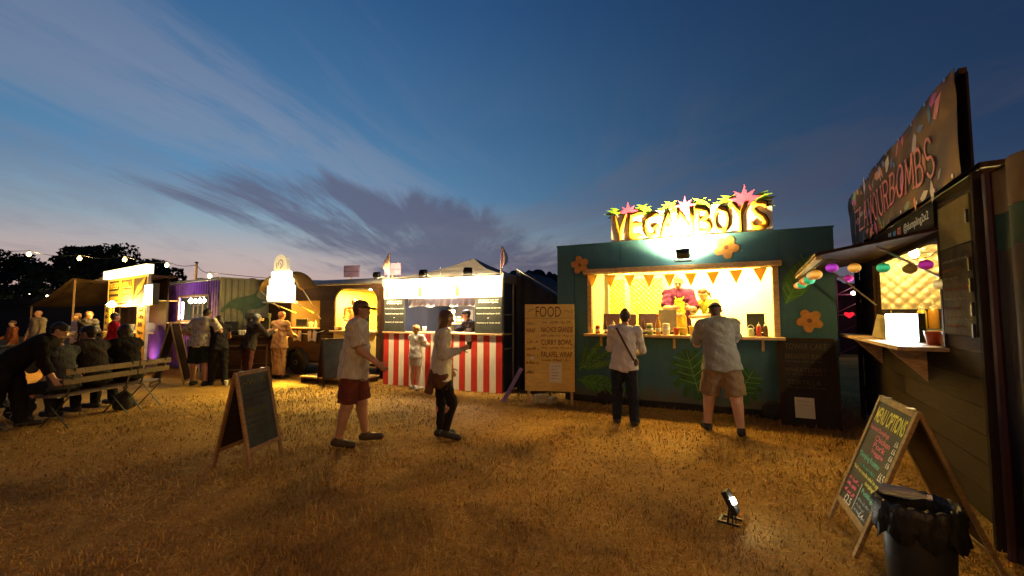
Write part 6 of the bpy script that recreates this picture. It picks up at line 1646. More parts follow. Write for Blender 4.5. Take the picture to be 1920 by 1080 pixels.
def body(J, H, b=1.0, fem=0.0, fingers=True, curl=(0.5,0.5), belly=0.0):
    s = Skin(); P,u,f,x = J['P'],J['u'],J['f'],J['x']
    s.cap(P-x*0.03*H, P+x*0.03*H, 0.074*H*b, flat=f, k=1.1)
    s.cap(P+u*0.03*H, P+u*0.14*H, 0.080*H*b, 0.076*H*b, flat=f, k=1.32)
    if belly: s.cap(P+u*0.06*H+f*belly*0.5*H, P+u*0.14*H+f*belly*0.5*H, 0.07*H*b)
    s.cap(P+u*0.14*H, P+u*0.25*H, 0.080*H*b, 0.092*H*b, flat=f, k=1.45)
    s.cap(J['sh0'], J['sh1'], 0.036*H*b, blend=0.06)
    s.cap(P+u*0.29*H, J['nk']+J['hu']*0.04*H, 0.034*H*b**0.5, 0.031*H)
    hd,hu,hf,hx = J['hd'],J['hu'],J['hf'],J['hx']
    s.cap(hd+hu*0.012*H-hf*0.012*H, hd+hu*0.012*H+hf*0.008*H, 0.048*H, 0.046*H, flat=hx, k=1.12, blend=0.02)
    s.cap(hd-hu*0.008*H+hf*0.012*H, hd-hu*0.038*H+hf*0.020*H, 0.037*H, 0.026*H, blend=0.025)
    s.cap(hd-hu*0.001*H+hf*0.050*H, hd-hu*0.015*H+hf*0.060*H, 0.006*H, 0.009*H, blend=0.012)
    s.cap(hd-hu*0.031*H+hf*0.044*H-hx*0.009*H, hd-hu*0.031*H+hf*0.044*H+hx*0.009*H, 0.0055*H, blend=0.008)
    s.cap(hd+hu*0.013*H+hf*0.047*H-hx*0.02*H, hd+hu*0.013*H+hf*0.047*H+hx*0.02*H, 0.007*H, blend=0.012)
    for g in (-1,1):
        s.cap(hd+hx*g*0.046*H+hu*0.006*H-hf*0.004*H, hd+hx*g*0.048*H-hu*0.010*H, 0.009*H, 0.007*H, flat=hx, k=1.8, blend=0.008)
        s.cap(hd+hx*g*0.018*H+hu*0.003*H+hf*0.052*H, hd+hx*g*0.020*H+hu*0.003*H+hf*0.052*H, 0.006*H, blend=0.01, sub=True)
    for i,g in ((0,-1),(1,1)):
        s.cap(J['hip%d'%i], J['knee%d'%i], 0.060*H*b, 0.038*H*b, blend=0.035)
        k0, a0, sd = J['knee%d'%i], J['ank%d'%i], J['sd%d'%i]
        s.cap(k0, a0, 0.036*H*b, 0.023*H*b, blend=0.03)
        back = np.cross(sd,[1,0,0]); back = back if back[1] < 0 else -back
        s.cap(k0+sd*0.05*H+back*0.012*H, k0+sd*0.11*H+back*0.008*H, 0.032*H*b, 0.026*H*b, blend=0.03)
        fd = J['fd%d'%i]
        s.cap(a0-fd*0.022*H-np.array([0,0,0.018*H]), a0+fd*0.10*H-np.array([0,0,0.022*H]), 0.024*H, 0.019*H, blend=0.02)
        s.cap(J['sh%d'%i], J['el%d'%i], 0.033*H*b, 0.026*H*b, blend=0.03)
        s.cap(J['el%d'%i], J['wr%d'%i], 0.027*H*b, 0.018*H*b**0.5, blend=0.02)
        # hand: palm, thumb, four fingers
        w = J['ad%d'%i]; w0 = J['wr%d'%i]
        n = x*(-g); n = n-w*(n@w); n /= np.linalg.norm(n)      # palm looks inward
        q = np.cross(w,n)*g; q = q/np.linalg.norm(q)
        if q[1] < 0 and abs(q[1]) > 0.2: q = -q
        pe = w0+w*0.052*H
        s.cap(w0+w*0.008*H, pe, 0.0185*H, 0.0215*H, flat=n, k=1.7, blend=0.012)
        c = curl[i]; fr = 0.0052*H
        if fingers:
            for j,(o,L) in enumerate(((0.0155,0.042),(0.0052,0.047),(-0.0052,0.044),(-0.015,0.034))):
                b0 = pe+q*o*H; d1 = w*math.cos(c)+n*math.sin(c); d2 = w*math.cos(c*2.3)+n*math.sin(c*2.3)
                m_ = b0+d1*L*0.55*H
                s.cap(b0-w*0.006*H, m_, fr, fr*0.95, blend=0.004); s.cap(m_, m_+d2*L*0.5*H, fr*0.95, fr*0.8, blend=0.003)
            t0 = w0+w*0.018*H+q*0.018*H; t1 = t0+(q*0.75+w*0.7+n*0.35)*0.026*H
            s.cap(t0, t1, fr*1.25, fr*1.1, blend=0.008); s.cap(t1, t1+(w*0.85+n*0.4+q*0.2)*0.024*H, fr*1.1, fr*0.85, blend=0.004)
        else:
            s.cap(pe, pe+(w*math.cos(c)+n*math.sin(c))*0.04*H, 0.019*H, 0.014*H, flat=n, k=1.8, blend=0.01)
    return s
def shirt(J, H, b=1.0, slack=0.012, hem=0.06, sleeve=0.75, long=False, flare=0.0, belly=0.0):
    s = Skin(); P,u,f,x = J['P'],J['u'],J['f'],J['x']; t = slack
    bot = P-u*hem*H
    for g in (-1,1): s.cap(P+u*0.10*H+x*g*0.012*H, bot+x*g*0.034*H, 0.080*H*b+t, 0.080*H*b+t+flare, flat=f, k=1.12, cut=True, blend=0.03)
    if belly: s.cap(P+u*0.04*H+f*belly*0.5*H, P+u*0.14*H+f*belly*0.5*H, 0.072*H*b+t, blend=0.05)
    s.cap(P+u*0.09*H, P+u*0.25*H, 0.084*H*b+t, 0.094*H*b+t, flat=f, k=1.38, blend=0.04)
    s.cap(J['sh0'], J['sh1'], 0.040*H*b+t*0.6, blend=0.06)
    s.cap(P+u*0.295*H, J['nk']+J['hu']*0.004*H, 0.040*H*b**0.5, 0.036*H, blend=0.03, cut=True)
    for i in (0,1):
        a, e, w = J['sh%d'%i], J['el%d'%i], J['wr%d'%i]
        if long:
            s.cap(a, e, 0.035*H*b+t*0.5, 0.030*H*b+t*0.5, blend=0.03); s.cap(e, e+(w-e)*sleeve, 0.029*H*b+t*0.5, 0.022*H*b+t*0.6, cut=True, blend=0.02)
        else: s.cap(a, a+(e-a)*sleeve, 0.036*H*b+t*0.5, 0.034*H*b+t*1.2, cut=True, blend=0.03)
    return s
def trousers(J, H, b=1.0, t=0.010, to='ankle', frac=1.0, loose=0.0):
    s = Skin(); P,u,f,x = J['P'],J['u'],J['f'],J['x']
    s.cap(P-x*0.03*H, P+x*0.03*H, 0.075*H*b+t, flat=f, k=1.12)
    s.cap(P, P+u*0.075*H, 0.078*H*b+t, 0.077*H*b+t, flat=f, k=1.26, cut=True)
    for i in (0,1):
        h,k,a = J['hip%d'%i],J['knee%d'%i],J['ank%d'%i]
        if to == 'knee': s.cap(h, h+(k-h)*frac, 0.062*H*b+t, 0.050*H*b+t+loose, cut=True, blend=0.03)
        else:
            s.cap(h, k, 0.061*H*b+t, 0.040*H*b+t+loose*0.6, blend=0.03); s.cap(k, k+(a-k)*frac, 0.040*H*b+t+loose*0.6, 0.027*H*b+t+loose, cut=True, blend=0.03)
    return s
def shoes(J, H, i, t=0.008):
    s = Skin(); a, fd = J['ank%d'%i], J['fd%d'%i]; z = np.array([0,0,1.0])
    s.cap(a-fd*0.022*H-z*0.016*H, a+fd*0.102*H-z*0.020*H, 0.024*H+t, 0.021*H+t, flat=z, k=1.05, blend=0.02)
    s.cap(a+z*0.005*H, a-z*0.012*H, 0.024*H+t, blend=0.02)
    return s
def hair(J, H, style):
    s = Skin(); hd,hu,hf,hx = J['hd'],J['hu'],J['hf'],J['hx']
    s.cap(hd+hu*0.022*H-hf*0.016*H, hd+hu*0.024*H+hf*0.004*H, 0.051*H, 0.047*H, flat=hx, k=1.08, blend=0.02)
    s.cap(hd-hf*0.024*H, hd-hu*0.022*H-hf*0.024*H, 0.042*H, 0.030*H, blend=0.02)
    if style == 'bun': s.cap(hd+hu*0.052*H-hf*0.030*H, hd+hu*0.058*H-hf*0.036*H, 0.022*H, blend=0.015)
    if style == 'tail':
        s.cap(hd+hu*0.01*H-hf*0.05*H, hd-hu*0.02*H-hf*0.085*H, 0.016*H, 0.018*H, blend=0.02); s.cap(hd-hu*0.02*H-hf*0.085*H, hd-hu*0.08*H-hf*0.095*H, 0.018*H, 0.007*H, blend=0.02)
    if style == 'long':
        for g in (-1,0,1): s.cap(hd-hf*(0.030 if g == 0 else 0.012)*H+hx*g*0.036*H, hd-hu*0.125*H-hf*0.045*H+hx*g*0.032*H, 0.034*H, 0.026*H, blend=0.03)
    if style == 'bob':
        for g in (-1,0,1): s.cap(hd-hf*(0.026 if g == 0 else 0.008)*H+hx*g*0.036*H, hd-hu*0.055*H-hf*0.025*H+hx*g*0.034*H, 0.030*H, 0.026*H, blend=0.03)
    if style == 'curly':
        rr = np.random.default_rng(3)
        for _ in range(46):
            q = rr.normal(size=3); q /= np.linalg.norm(q)
            if q@hf > 0.45 and q@hu < 0.5: continue
            p = hd+hu*0.015*H-hf*0.012*H+q*0.054*H
            s.cap(p, p+rr.normal(size=3)*0.004*H, rr.uniform(0.012,0.021)*H, blend=0.008)
    return s
def cap_hat(J, H, back=False):
    hd,hu,hf,hx = J['hd'],J['hu'],J['hf'],J['hx']; d = -hf if back else hf
    s = Skin()
    s.cap(hd+hu*0.03*H-hf*0.010*H, hd+hu*0.034*H+hf*0.002*H, 0.056*H, 0.053*H, flat=hx, k=1.05, blend=0.02)
    s.cap(hd-hu*0.062*H, hd-hu*0.012*H, 0.12*H, 0.12*H, sub=True)
    s.cap(hd+hu*0.026*H+d*0.035*H-hx*0.018*H, hd+hu*0.020*H+d*0.075*H, 0.034*H, 0.030*H, flat=hu, k=4.5, blend=0.01)
    s.cap(hd+hu*0.026*H+d*0.035*H+hx*0.018*H, hd+hu*0.020*H+d*0.075*H, 0.034*H, 0.030*H, flat=hu, k=4.5, blend=0.01)
    return s

SKIN = [mat('skin fair', (0.50,0.30,0.21), 0.55, var=0.06), mat('skin tanned', (0.36,0.19,0.12), 0.55, var=0.06), mat('skin deep', (0.16,0.08,0.05), 0.55, var=0.06)]
def cloth(n, c, var=0.12, scale=9): return mat('cloth ' + n, c, 0.9, var=var, scale=scale, bump=0.8, bscale=11, bdist=0.05, spec=0.08, stretch=(1.6,1.6,0.8))
HAIRD = mat('dark hair', (0.018,0.012,0.009), 0.5, var=0.3, scale=40, bump=0.5, bscale=90); HAIRB = mat('blond hair', (0.38,0.22,0.07), 0.5, var=0.3, scale=40, bump=0.5, bscale=90); HAIRM = mat('brown hair', (0.09,0.045,0.022), 0.5, var=0.3, scale=40, bump=0.5, bscale=90)
SHOE = mat('dark shoe', (0.02,0.018,0.018), 0.6)
EYE = mat('eye', (0.02,0.015,0.012), 0.2)
def person(label, x, y, rz, H, pose, top=None, legsw=None, hr=None, cap=None, skin=0, shoe=True, res=0.013, b=1.0, z=0.0, fingers=True, curl=(0.5,0.5), extra=None, group=None, belly=0.0):
    """top = (material, kwargs), legsw = (name, material, kwargs), hr = (material, style), cap = (material, backwards)"""
    t = thing('person', label, 'person', (x,y,z if z else -0.015), R(rz), group)
    J = skel(H, **pose)
    bo = body(J, H, b, fingers=fingers, curl=curl, belly=belly).obj('body', SKIN[skin], t, res)
    if res < 0.012:
        hd,hu,hf,hx = J['hd'],J['hu'],J['hf'],J['hx']
        for g in (-1,1):
            e = hd+hx*g*0.018*H+hu*0.003*H+hf*0.045*H
            MB().lathe([(0.001,-0.0055*H),(0.005*H,-0.002*H),(0.005*H,0.002*H),(0.001,0.0055*H)],10,Matrix.Translation(Vector(e))).build('eye', EYE, bo, smooth=True)
    if top: shirt(J, H, b, belly=belly, **top[1]).obj('shirt' if 'nm' not in top else 'top', top[0], t, res, fold=0.0075, seed=H*10)
    if legsw: trousers(J, H, b, **legsw[2]).obj(legsw[0], legsw[1], t, res, fold=0.005, seed=H*7)
    if hr: hair(J, H, hr[1]).obj('hair', hr[0], t, res*0.9, fold=0.002, seed=H)
    if cap: cap_hat(J, H, cap[1]).obj('cap', cap[0], t, res*0.9)
    if shoe:
        for i in (0,1): shoes(J, H, i).obj('shoe', SHOE if shoe is True else shoe, t, res)
    if extra: extra(t, J, H, res)
    return t

# --- the two walkers
person('capped man in pale shirt and maroon shorts striding right across the grass', -2.02, 5.50, -86, 1.80,
    dict(lean=4, legs=((10,3,2,0),(-5,3,8,-5)), arms=((-24,7,18,5),(20,7,30,12)), head=(6,0)),
    top=(cloth('pale shirt',(0.47,0.42,0.34)), dict(slack=0.022,hem=0.07,sleeve=0.85,flare=0.02)), legsw=('shorts', cloth('maroon shorts',(0.13,0.035,0.025)), dict(to='knee',frac=0.92,loose=0.012)),
    hr=(HAIRM,'short'), cap=(cloth('brown cap',(0.06,0.03,0.02)),False), skin=1, shoe=mat('brown shoe',(0.05,0.028,0.018)), res=0.0095, b=1.08, belly=0.02)
def cup_in_hand(t, J, H, res):
    w = J['wr1']; d = J['ad1']; p = w+d*0.075*H+np.array([-0.028,0.0,-0.045])
    c = part('cup', t, tuple(p))
    MB().lathe([(0.026,0),(0.036,0.10),(0.038,0.103),(0.034,0.104)],12).build('cup_wall', mat('dark paper cup',(0.10,0.07,0.03)), c, smooth=True)
    # jacket tied round the waist, hanging behind
    s = Skin(); P,u,f,x = J['P'],J['u'],J['f'],J['x']
    for q in (-0.04,0.0,0.04): s.cap(P-u*0.02*H-f*0.06*H+x*q*H, P-u*0.17*H-f*0.085*H+x*q*1.3*H, 0.05*H, 0.052*H, flat=f, k=1.6, cut=True, blend=0.03)
    s.cap(P-u*0.05*H-x*0.045*H, P-u*0.05*H+x*0.045*H, 0.088*H, flat=f, k=1.1, blend=0.03)
    s.cap(P-u*0.05*H+f*0.08*H, P-u*0.16*H+f*0.085*H, 0.02*H, 0.026*H, blend=0.02)
    s.obj('tied_jacket', cloth('rust jacket',(0.11,0.05,0.03)), t, res, fold=0.003)
person('long haired woman in loose white top and black leggings carrying a cup', -0.95, 5.76, -82, 1.68,
    dict(lean=3, legs=((1,2,3,0),(22,2,34,-12)), arms=((-8,8,40,10),(2,8,108,16)), head=(5,-8)),
    top=(cloth('white blouse',(0.46,0.43,0.38)), dict(slack=0.024,hem=0.075,sleeve=0.95,long=True,flare=0.015)), legsw=('leggings', cloth('black leggings',(0.016,0.013,0.014)), dict(frac=0.97,t=0.005)),
    hr=(HAIRM,'long'), skin=1, res=0.0095, b=0.92, curl=(0.5,1.0), extra=cup_in_hand)
# --- customers at the teal stall
def crossbody(t, J, H, res):
    P,u,f,x = J['P'],J['u'],J['f'],J['x']
    a = P+u*0.318*H-x*0.055*H; pts = []
    for i in range(15):
        s = i/14
        p = P+u*(0.315-0.275*s)*H+x*(-0.065+0.155*s)*H-f*(0.078+0.012*math.sin(PI*s))*H*0.93
        pts.append(tuple(p))
    mb = MB()
    for p,q in zip(pts,pts[1:]): mb.bar(p,q,0.030,0.006,up=tuple(-f))
    mb.build('strap', mat('brown strap',(0.07,0.03,0.02)), t)
    s = Skin(); c = P+u*0.02*H+x*0.105*H; s.cap(c-f*0.03*H,c+f*0.05*H,0.035*H,flat=x,k=1.8); s.obj('bag', mat('brown leather',(0.08,0.035,0.02),0.4), t, res)
person('customer in white shirt with brown crossbody strap waiting at the teal stall', 1.68, 6.47, -20, 1.70,
    dict(lean=3, side=2, legs=((7,2,11,0),(-1,5,2,0)), arms=((14,10,78,24),(8,13,66,20)), head=(9,-9)),
    top=(cloth('white cotton shirt',(0.50,0.46,0.42)), dict(slack=0.018,hem=0.055,sleeve=0.9,long=True,flare=0.012)), legsw=('jeans', cloth('dark jeans',(0.020,0.024,0.036)), dict(frac=1.02,loose=0.012)),
    hr=(HAIRD,'bun'), skin=1, res=0.010, b=0.95, extra=crossbody)
def beard(t, J, H, res):
    s = Skin(); hd,hu,hf,hx = J['hd'],J['hu'],J['hf'],J['hx']
    s.cap(hd-hu*0.034*H+hf*0.012*H, hd-hu*0.046*H+hf*0.024*H, 0.038*H, 0.026*H, blend=0.02); s.obj('beard', HAIRM, t, res)
person('stocky man in grey tee tan shorts and backwards cap leaning at the counter', 2.93, 6.02, -16, 1.82,
    dict(lean=9, side=-3, legs=((12,8,12,0),(-4,9,4,0)), arms=((32,10,66,14),(46,12,48,4)), head=(14,12)),
    top=(cloth('grey tee',(0.24,0.235,0.19)), dict(slack=0.026,hem=0.06,sleeve=0.9,flare=0.012)), legsw=('shorts', cloth('tan shorts',(0.24,0.17,0.10)), dict(to='knee',frac=0.95,loose=0.02)),
    hr=(HAIRM,'short'), cap=(cloth('black cap',(0.022,0.018,0.016)),True), skin=0, res=0.010, b=1.16, extra=beard, belly=0.03)
# --- cooks in the teal stall
def apron(t, J, H, res):
    s = Skin(); P,u,f,x = J['P'],J['u'],J['f'],J['x']
    s.cap(P+u*0.22*H+f*0.066*H, P-u*0.14*H+f*0.078*H, 0.052*H, 0.082*H, flat=f, k=3.2, cut=True)
    s.obj('apron', cloth('yellow apron',(0.62,0.42,0.05)), t, res)
    mb = MB()
    for g in (-1,1): mb.bar(tuple(P+u*0.25*H+x*g*0.035*H+f*0.085*H), tuple(P+u*0.325*H+x*g*0.045*H+f*0.035*H), 0.022, 0.008)
    mb.build('apron_strap', cloth('yellow apron',(0.62,0.42,0.05)), t)
vx, vy, _ = VF.w(2.10,0.85)
person('cook in purple tee and yellow apron looking down behind the counter', vx, vy, 166, 1.84,
    dict(lean=6, arms=((22,9,70,28),(28,9,62,24)), head=(18,14)), top=(cloth('purple tee',(0.11,0.025,0.10)), dict(slack=0.022,hem=0.06,sleeve=0.95)), legsw=('trousers', cloth('dark trousers',(0.03,0.03,0.035)), dict()),
    hr=(HAIRB,'short'), cap=(cloth('straw cap',(0.55,0.36,0.08)),True), skin=0, res=0.011, z=0.502, b=1.05, extra=apron)
vx, vy, _ = VF.w(2.74,1.05)
def headscarf(t, J, H, res):
    s = Skin(); hd,hu,hf,hx = J['hd'],J['hu'],J['hf'],J['hx']
    s.cap(hd+hu*0.03*H-hf*0.016*H, hd+hu*0.03*H+hf*0.004*H, 0.053*H, 0.048*H, flat=hx, k=1.08); s.cap(hd-hu*0.1*H, hd-hu*0.015*H, 0.12*H, sub=True); s.obj('headscarf', cloth('ochre scarf',(0.30,0.17,0.05)), t, res)
person('cook in bright lime top bending over the worktop', vx, vy, 112, 1.66,
    dict(lean=26, arms=((40,8,45,14),(48,8,40,10)), head=(12,0)), top=(cloth('lime top',(0.46,0.50,0.06)), dict(slack=0.02,hem=0.05,sleeve=0.95)), legsw=('trousers', cloth('dark trousers',(0.03,0.03,0.035)), dict()),
    hr=(HAIRM,'tail'), skin=0, res=0.011, z=0.502, b=0.93, extra=headscarf)
# --- at the striped stall
person('curly blond child in white tee and shorts at the striped counter', -2.12, 9.47, -28, 1.38,
    dict(lean=2, legs=((4,4,3,0),(-3,4,3,0)), arms=((35,12,75,12),(30,12,80,16)), head=(-6,0)), top=(cloth('white tee',(0.6,0.57,0.5)), dict(slack=0.022,hem=0.03,sleeve=0.95,flare=0.01)), legsw=('shorts', cloth('pale shorts',(0.5,0.45,0.38)), dict(to='knee',frac=0.6,loose=0.02)),
    hr=(HAIRB,'curly'), skin=0, shoe=mat('white shoe',(0.5,0.5,0.48)), res=0.011, b=0.9)
vx, vy, _ = SF.w(2.05,0.82)
def glasses(t, J, H, res):
    hd,hu,hf,hx = J['hd'],J['hu'],J['hf'],J['hx']; mb = MB()
    mb.bar(tuple(hd+hu*0.005*H+hf*0.052*H-hx*0.03*H), tuple(hd+hu*0.005*H+hf*0.052*H+hx*0.03*H),0.02,0.006)
    mb.build('glasses', BLACKP, t)
person('vendor in dark tee bending forward inside the striped stall', vx, vy, 118, 1.78,
    dict(lean=24, arms=((30,14,28,6),(44,14,30,4)), head=(2,10)), top=(cloth('dark tee',(0.035,0.028,0.03)), dict(slack=0.02,hem=0.05,sleeve=0.95)), legsw=('trousers', cloth('dark trousers',(0.03,0.03,0.035)), dict()),
    hr=(HAIRD,'short'), skin=1, res=0.012, extra=glasses)
# --- trailer
vx, vy, _ = TF.w(2.62,0.55)
person('vendor in orange tee at the left of the arched trailer opening', vx, vy, 200, 1.66, dict(lean=8, arms=((25,8,60,20),(25,8,60,20)), head=(14,0)),
    top=(cloth('orange tee',(0.42,0.13,0.04)), dict(slack=0.02,hem=0.05,sleeve=0.9)), legsw=('trousers', cloth('dark trousers',(0.03,0.03,0.035)), dict()), hr=(HAIRM,'bun'), skin=1, res=0.013, z=0.38)
def robe(t, J, H, res):
    s = Skin(); P,u,f,x = J['P'],J['u'],J['f'],J['x']
    s.cap(P+u*0.05*H, P-np.array([0,0,0.47*H]), 0.082*H, 0.10*H, flat=f, k=1.12, cut=True, blend=0.04); s.obj('long_coat', cloth('sand coat',(0.34,0.19,0.10)), t, res, fold=0.004)
person('person in long sand coloured coat standing at the trailer window', -6.02, 11.12, -12, 1.70, dict(lean=2, arms=((14,10,60,18),(18,10,55,14)), head=(4,0)),
    top=(cloth('sand coat',(0.34,0.19,0.10)), dict(slack=0.022,hem=0.08,sleeve=0.95,long=True,flare=0.01)), legsw=('trousers', cloth('sand trousers',(0.30,0.17,0.09)), dict()), hr=(mat('cropped ginger hair',(0.22,0.08,0.03),0.6),'short'), skin=1, res=0.013, extra=robe)
# --- by the bar
prm = mural('leaf print shirt', (0.48,0.44,0.30), (0.46,0.42,0.28), (0.07,0.07,0.04))
for nd in prm.node_tree.nodes:
    if nd.bl_idname == 'ShaderNodeTexNoise': nd.inputs['Scale'].default_value = 17.0
person('man in leaf print shirt and dark shorts with hands on hips at the bar', -7.25, 9.98, 8, 1.80, dict(lean=14, legs=((4,5,2,0),(-2,5,2,0)), arms=((-14,38,62,44),(-14,38,62,44)), head=(22,0)),
    top=(prm, dict(slack=0.026,hem=0.04,sleeve=0.9,flare=0.01)), legsw=('shorts', cloth('dark green shorts',(0.016,0.022,0.016)), dict(to='knee',frac=0.95,loose=0.025)), hr=(HAIRD,'short'), skin=1, res=0.012, b=1.08)
person('dark haired woman in black leaning in beside the leaf print shirt', -6.85, 10.05, 40, 1.66, dict(lean=24, legs=((8,3,6,0),(-4,3,6,0)), arms=((40,10,60,14),(34,10,70,14)), head=(12,0)),
    top=(cloth('black vest',(0.018,0.016,0.018)), dict(slack=0.018,hem=0.06,sleeve=0.3)), legsw=('trousers', cloth('black trousers',(0.016,0.014,0.015)), dict(loose=0.01)), hr=(HAIRD,'bob'), skin=1, res=0.013, fingers=False)
person('person in dark hoodie leaning on the timber bar counter', -6.42, 10.45, -30, 1.66, dict(lean=16, legs=((4,3,4,0),(-4,3,4,0)), arms=((40,10,70,18),(40,10,70,18)), head=(2,12)),
    top=(cloth('dark hoodie',(0.028,0.022,0.028)), dict(slack=0.03,hem=0.06,sleeve=0.95,long=True)), legsw=('trousers', cloth('plum trousers',(0.05,0.018,0.022)), dict(loose=0.015)), hr=(mat('blue grey hair',(0.05,0.06,0.075),0.6),'bob'), skin=0, res=0.013, fingers=False)
# --- left benches
SIT = lambda lean, hd: dict(lean=lean, legs=((84,5,86,0),(84,5,86,0)), arms=((35,8,60,14),(40,8,55,14)), head=hd, seat=0.462)
person('sitter in grey blue top at the near end of the benches', -6.72, 6.48, 84, 1.68, SIT(12,(10,0)), top=(cloth('grey blue top',(0.06,0.063,0.062)), dict(slack=0.022,hem=0.05,sleeve=0.95,long=True)), legsw=('trousers', cloth('dark jeans',(0.020,0.024,0.036)), dict()), hr=(HAIRM,'short'), skin=1, res=0.013, fingers=False)
person('sitter in dark jacket in the middle of the benches', -6.74, 6.98, 92, 1.80, SIT(10,(6,-10)), top=(cloth('dark jacket',(0.026,0.022,0.022)), dict(slack=0.032,hem=0.05,sleeve=0.95,long=True)), legsw=('trousers', cloth('black trousers',(0.016,0.014,0.015)), dict()), hr=(HAIRD,'short'), skin=1, res=0.013, fingers=False, b=1.06)
person('broad sitter in black top at the far end of the benches', -6.72, 7.55, 86, 1.80, SIT(8,(4,12)), top=(cloth('black sweater',(0.014,0.012,0.013)), dict(slack=0.034,hem=0.05,sleeve=0.95,long=True)), legsw=('trousers', cloth('black trousers',(0.016,0.014,0.015)), dict()), hr=(HAIRD,'bob'), skin=1, res=0.013, fingers=False, b=1.1)
person('person all in black bending down beside the near bench', -7.22, 6.15, -62, 1.74, dict(lean=50, legs=((14,4,8,0),(-6,4,10,0)), arms=((24,8,10,4),(12,8,14,4)), head=(8,0)), top=(cloth('black coat',(0.012,0.011,0.012)), dict(slack=0.034,hem=0.08,sleeve=0.7,long=True)), legsw=('trousers', cloth('black trousers',(0.016,0.014,0.015)), dict(loose=0.02)), hr=(HAIRD,'short'), skin=0, res=0.012, b=1.1)
# --- farther left crowd
person('person in red top queueing at the grill stall', -10.55, 11.35, -40, 1.66, dict(arms=((15,9,60,14),(15,9,60,14))), top=(cloth('red top',(0.36,0.012,0.02)), dict(slack=0.022,hem=0.06,sleeve=0.95,long=True)), legsw=('trousers', cloth('dark jeans',(0.020,0.024,0.036)), dict()), hr=(HAIRD,'short'), skin=1, res=0.016, fingers=False)
person('person in white hoodie facing the camera by the canopy tent', -13.3, 13.1, 150, 1.66, dict(arms=((15,9,60,14),(10,9,40,14))), top=(cloth('white hoodie',(0.44,0.44,0.5)), dict(slack=0.03,hem=0.06,sleeve=0.95,long=True)), legsw=('trousers', cloth('dark jeans',(0.020,0.024,0.036)), dict()), hr=(HAIRM,'short'), skin=0, res=0.016, fingers=False)
person('person in dark coat with pale collar beside the white hoodie', -12.75, 12.85, 10, 1.72, dict(lean=4, arms=((12,9,40,10),(12,9,40,10))), top=(cloth('dark coat',(0.022,0.02,0.024)), dict(slack=0.03,hem=0.09,sleeve=0.95,long=True)), legsw=('trousers', cloth('black trousers',(0.016,0.014,0.015)), dict()), hr=(HAIRM,'bob'), skin=1, res=0.016, fingers=False)
person('balding man in grey jacket standing far left before the trees', -15.6, 14.1, 172, 1.76, dict(arms=((6,9,20,6),(6,9,20,6))), top=(cloth('grey jacket',(0.24,0.20,0.15)), dict(slack=0.03,hem=0.08,sleeve=0.95,long=True)), legsw=('trousers', cloth('dark jeans',(0.020,0.024,0.036)), dict()), skin=1, res=0.016, fingers=False)
person('shorter figure in orange top beside the grey jacket at far left', -16.2, 13.9, 160, 1.42, dict(arms=((6,9,20,6),(12,9,50,10))), top=(cloth('orange sweater',(0.30,0.11,0.05)), dict(slack=0.024,hem=0.06,sleeve=0.95,long=True)), legsw=('trousers', cloth('tan trousers',(0.2,0.14,0.09)), dict()), hr=(HAIRM,'short'), skin=0, res=0.016, fingers=False)
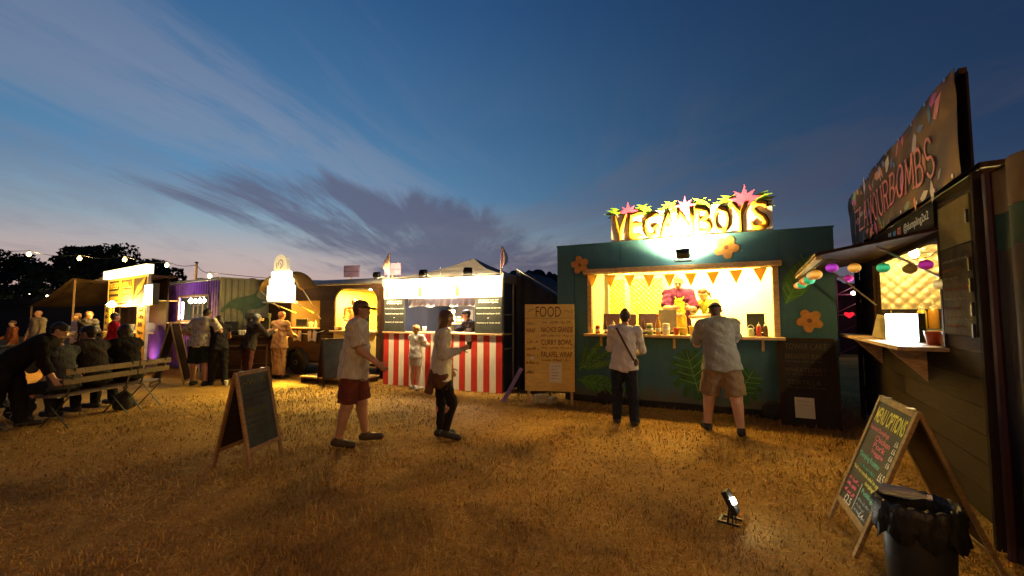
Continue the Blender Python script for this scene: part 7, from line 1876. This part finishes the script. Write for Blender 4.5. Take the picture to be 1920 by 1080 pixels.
# ------------------------------------------------------------------ trampled dry grass, uncountable: one object
def build_grass():
    rr = np.random.default_rng(21)
    N = 420000
    # spread over the field in view, denser close by
    d = 1.9*(11.0/1.9)**(rr.random(N)**1.05)
    a = rr.uniform(R(-55), R(55), N)
    x = d*np.sin(a); y = d*np.cos(a)
    # clumps: drop blades where the patch noise is low
    patch = vnoise(x*2.6, y*2.6, 5) + 0.8*vnoise(x*7.1, y*7.1, 9)
    keep = rr.random(N) < np.clip(0.72+0.14*patch, 0.3, 1.0)
    x, y, d, patch = x[keep], y[keep], d[keep], patch[keep]
    n = len(x)
    tuft = np.clip(0.5+0.35*patch, 0.1, 1.2)
    L = rr.uniform(0.025, 0.075, n)*(0.6+0.6*tuft)*(1+0.04*d)
    lying = rr.random(n) < 0.80
    az = rr.uniform(0, 2*PI, n)
    el = np.where(lying, rr.uniform(0.03, 0.40, n), rr.uniform(0.6, 1.4, n))
    L = np.where(lying, L*rr.uniform(1.0, 2.0, n), L)
    strand = rr.random(n) < 0.006
    L = np.where(strand, rr.uniform(0.12, 0.30, n), L); el = np.where(strand, rr.uniform(0.03, 0.22, n), el)
    w = rr.uniform(0.0011, 0.0026, n)*(0.75+0.28*d)
    dx, dy, dz = np.cos(az)*np.cos(el), np.sin(az)*np.cos(el), np.sin(el)
    px, py = -np.sin(az), np.cos(az)
    z0 = ground_z(x, y) - 0.004
    base = np.stack([x, y, z0], -1); dirv = np.stack([dx, dy, dz], -1); side = np.stack([px, py, np.zeros(n)], -1)
    droop = rr.uniform(0.0, 0.35, n)[:, None]*np.array([0, 0, -1.0])
    mid = base+dirv*(L*0.55)[:, None]
    tip = base+dirv*L[:, None]+droop*L[:, None]
    tip[:, 2] = np.maximum(tip[:, 2], z0+0.003)
    v = np.stack([base-side*w[:, None], base+side*w[:, None], mid+side*(w*0.8)[:, None], mid-side*(w*0.8)[:, None], tip], 1).reshape(-1, 3)
    i = np.arange(n)*5
    tri = np.concatenate([np.stack([i, i+1, i+2], -1), np.stack([i, i+2, i+3], -1), np.stack([i+3, i+2, i+4], -1)])
    me = np_mesh('dry_grass', v, tri)
    m = bpy.data.materials.new('dry grass blades'); m.use_nodes = True
    k = NT(m.node_tree); b = m.node_tree.nodes['Principled BSDF']
    g = k.node('ShaderNodeNewGeometry'); tc = k.node('ShaderNodeTexCoord')
    pn = k.noise(tc.outputs['Object'], 0.9, 6, 0.68, 0.5)
    rnd = g.outputs['Random Per Island']
    c = k.ramp(rnd, [(0.0,(0.22,0.105,0.02)),(0.3,(0.34,0.18,0.036)),(0.7,(0.47,0.25,0.05)),(0.93,(0.60,0.39,0.11)),(1.0,(0.16,0.15,0.05))])
    c = k.mix(k.math('MULTIPLY', k.smooth(pn, 0.44, 0.62), 0.72), c, (0.14,0.078,0.024))
    k.put(b.inputs['Base Color'], c); b.inputs['Roughness'].default_value = 0.8; b.inputs['Specular IOR Level'].default_value = 0.2
    o = link('dry_grass', me, m); tag(o, 'trampled straw coloured dry grass over the meadow', 'grass', kind='stuff')
build_grass()
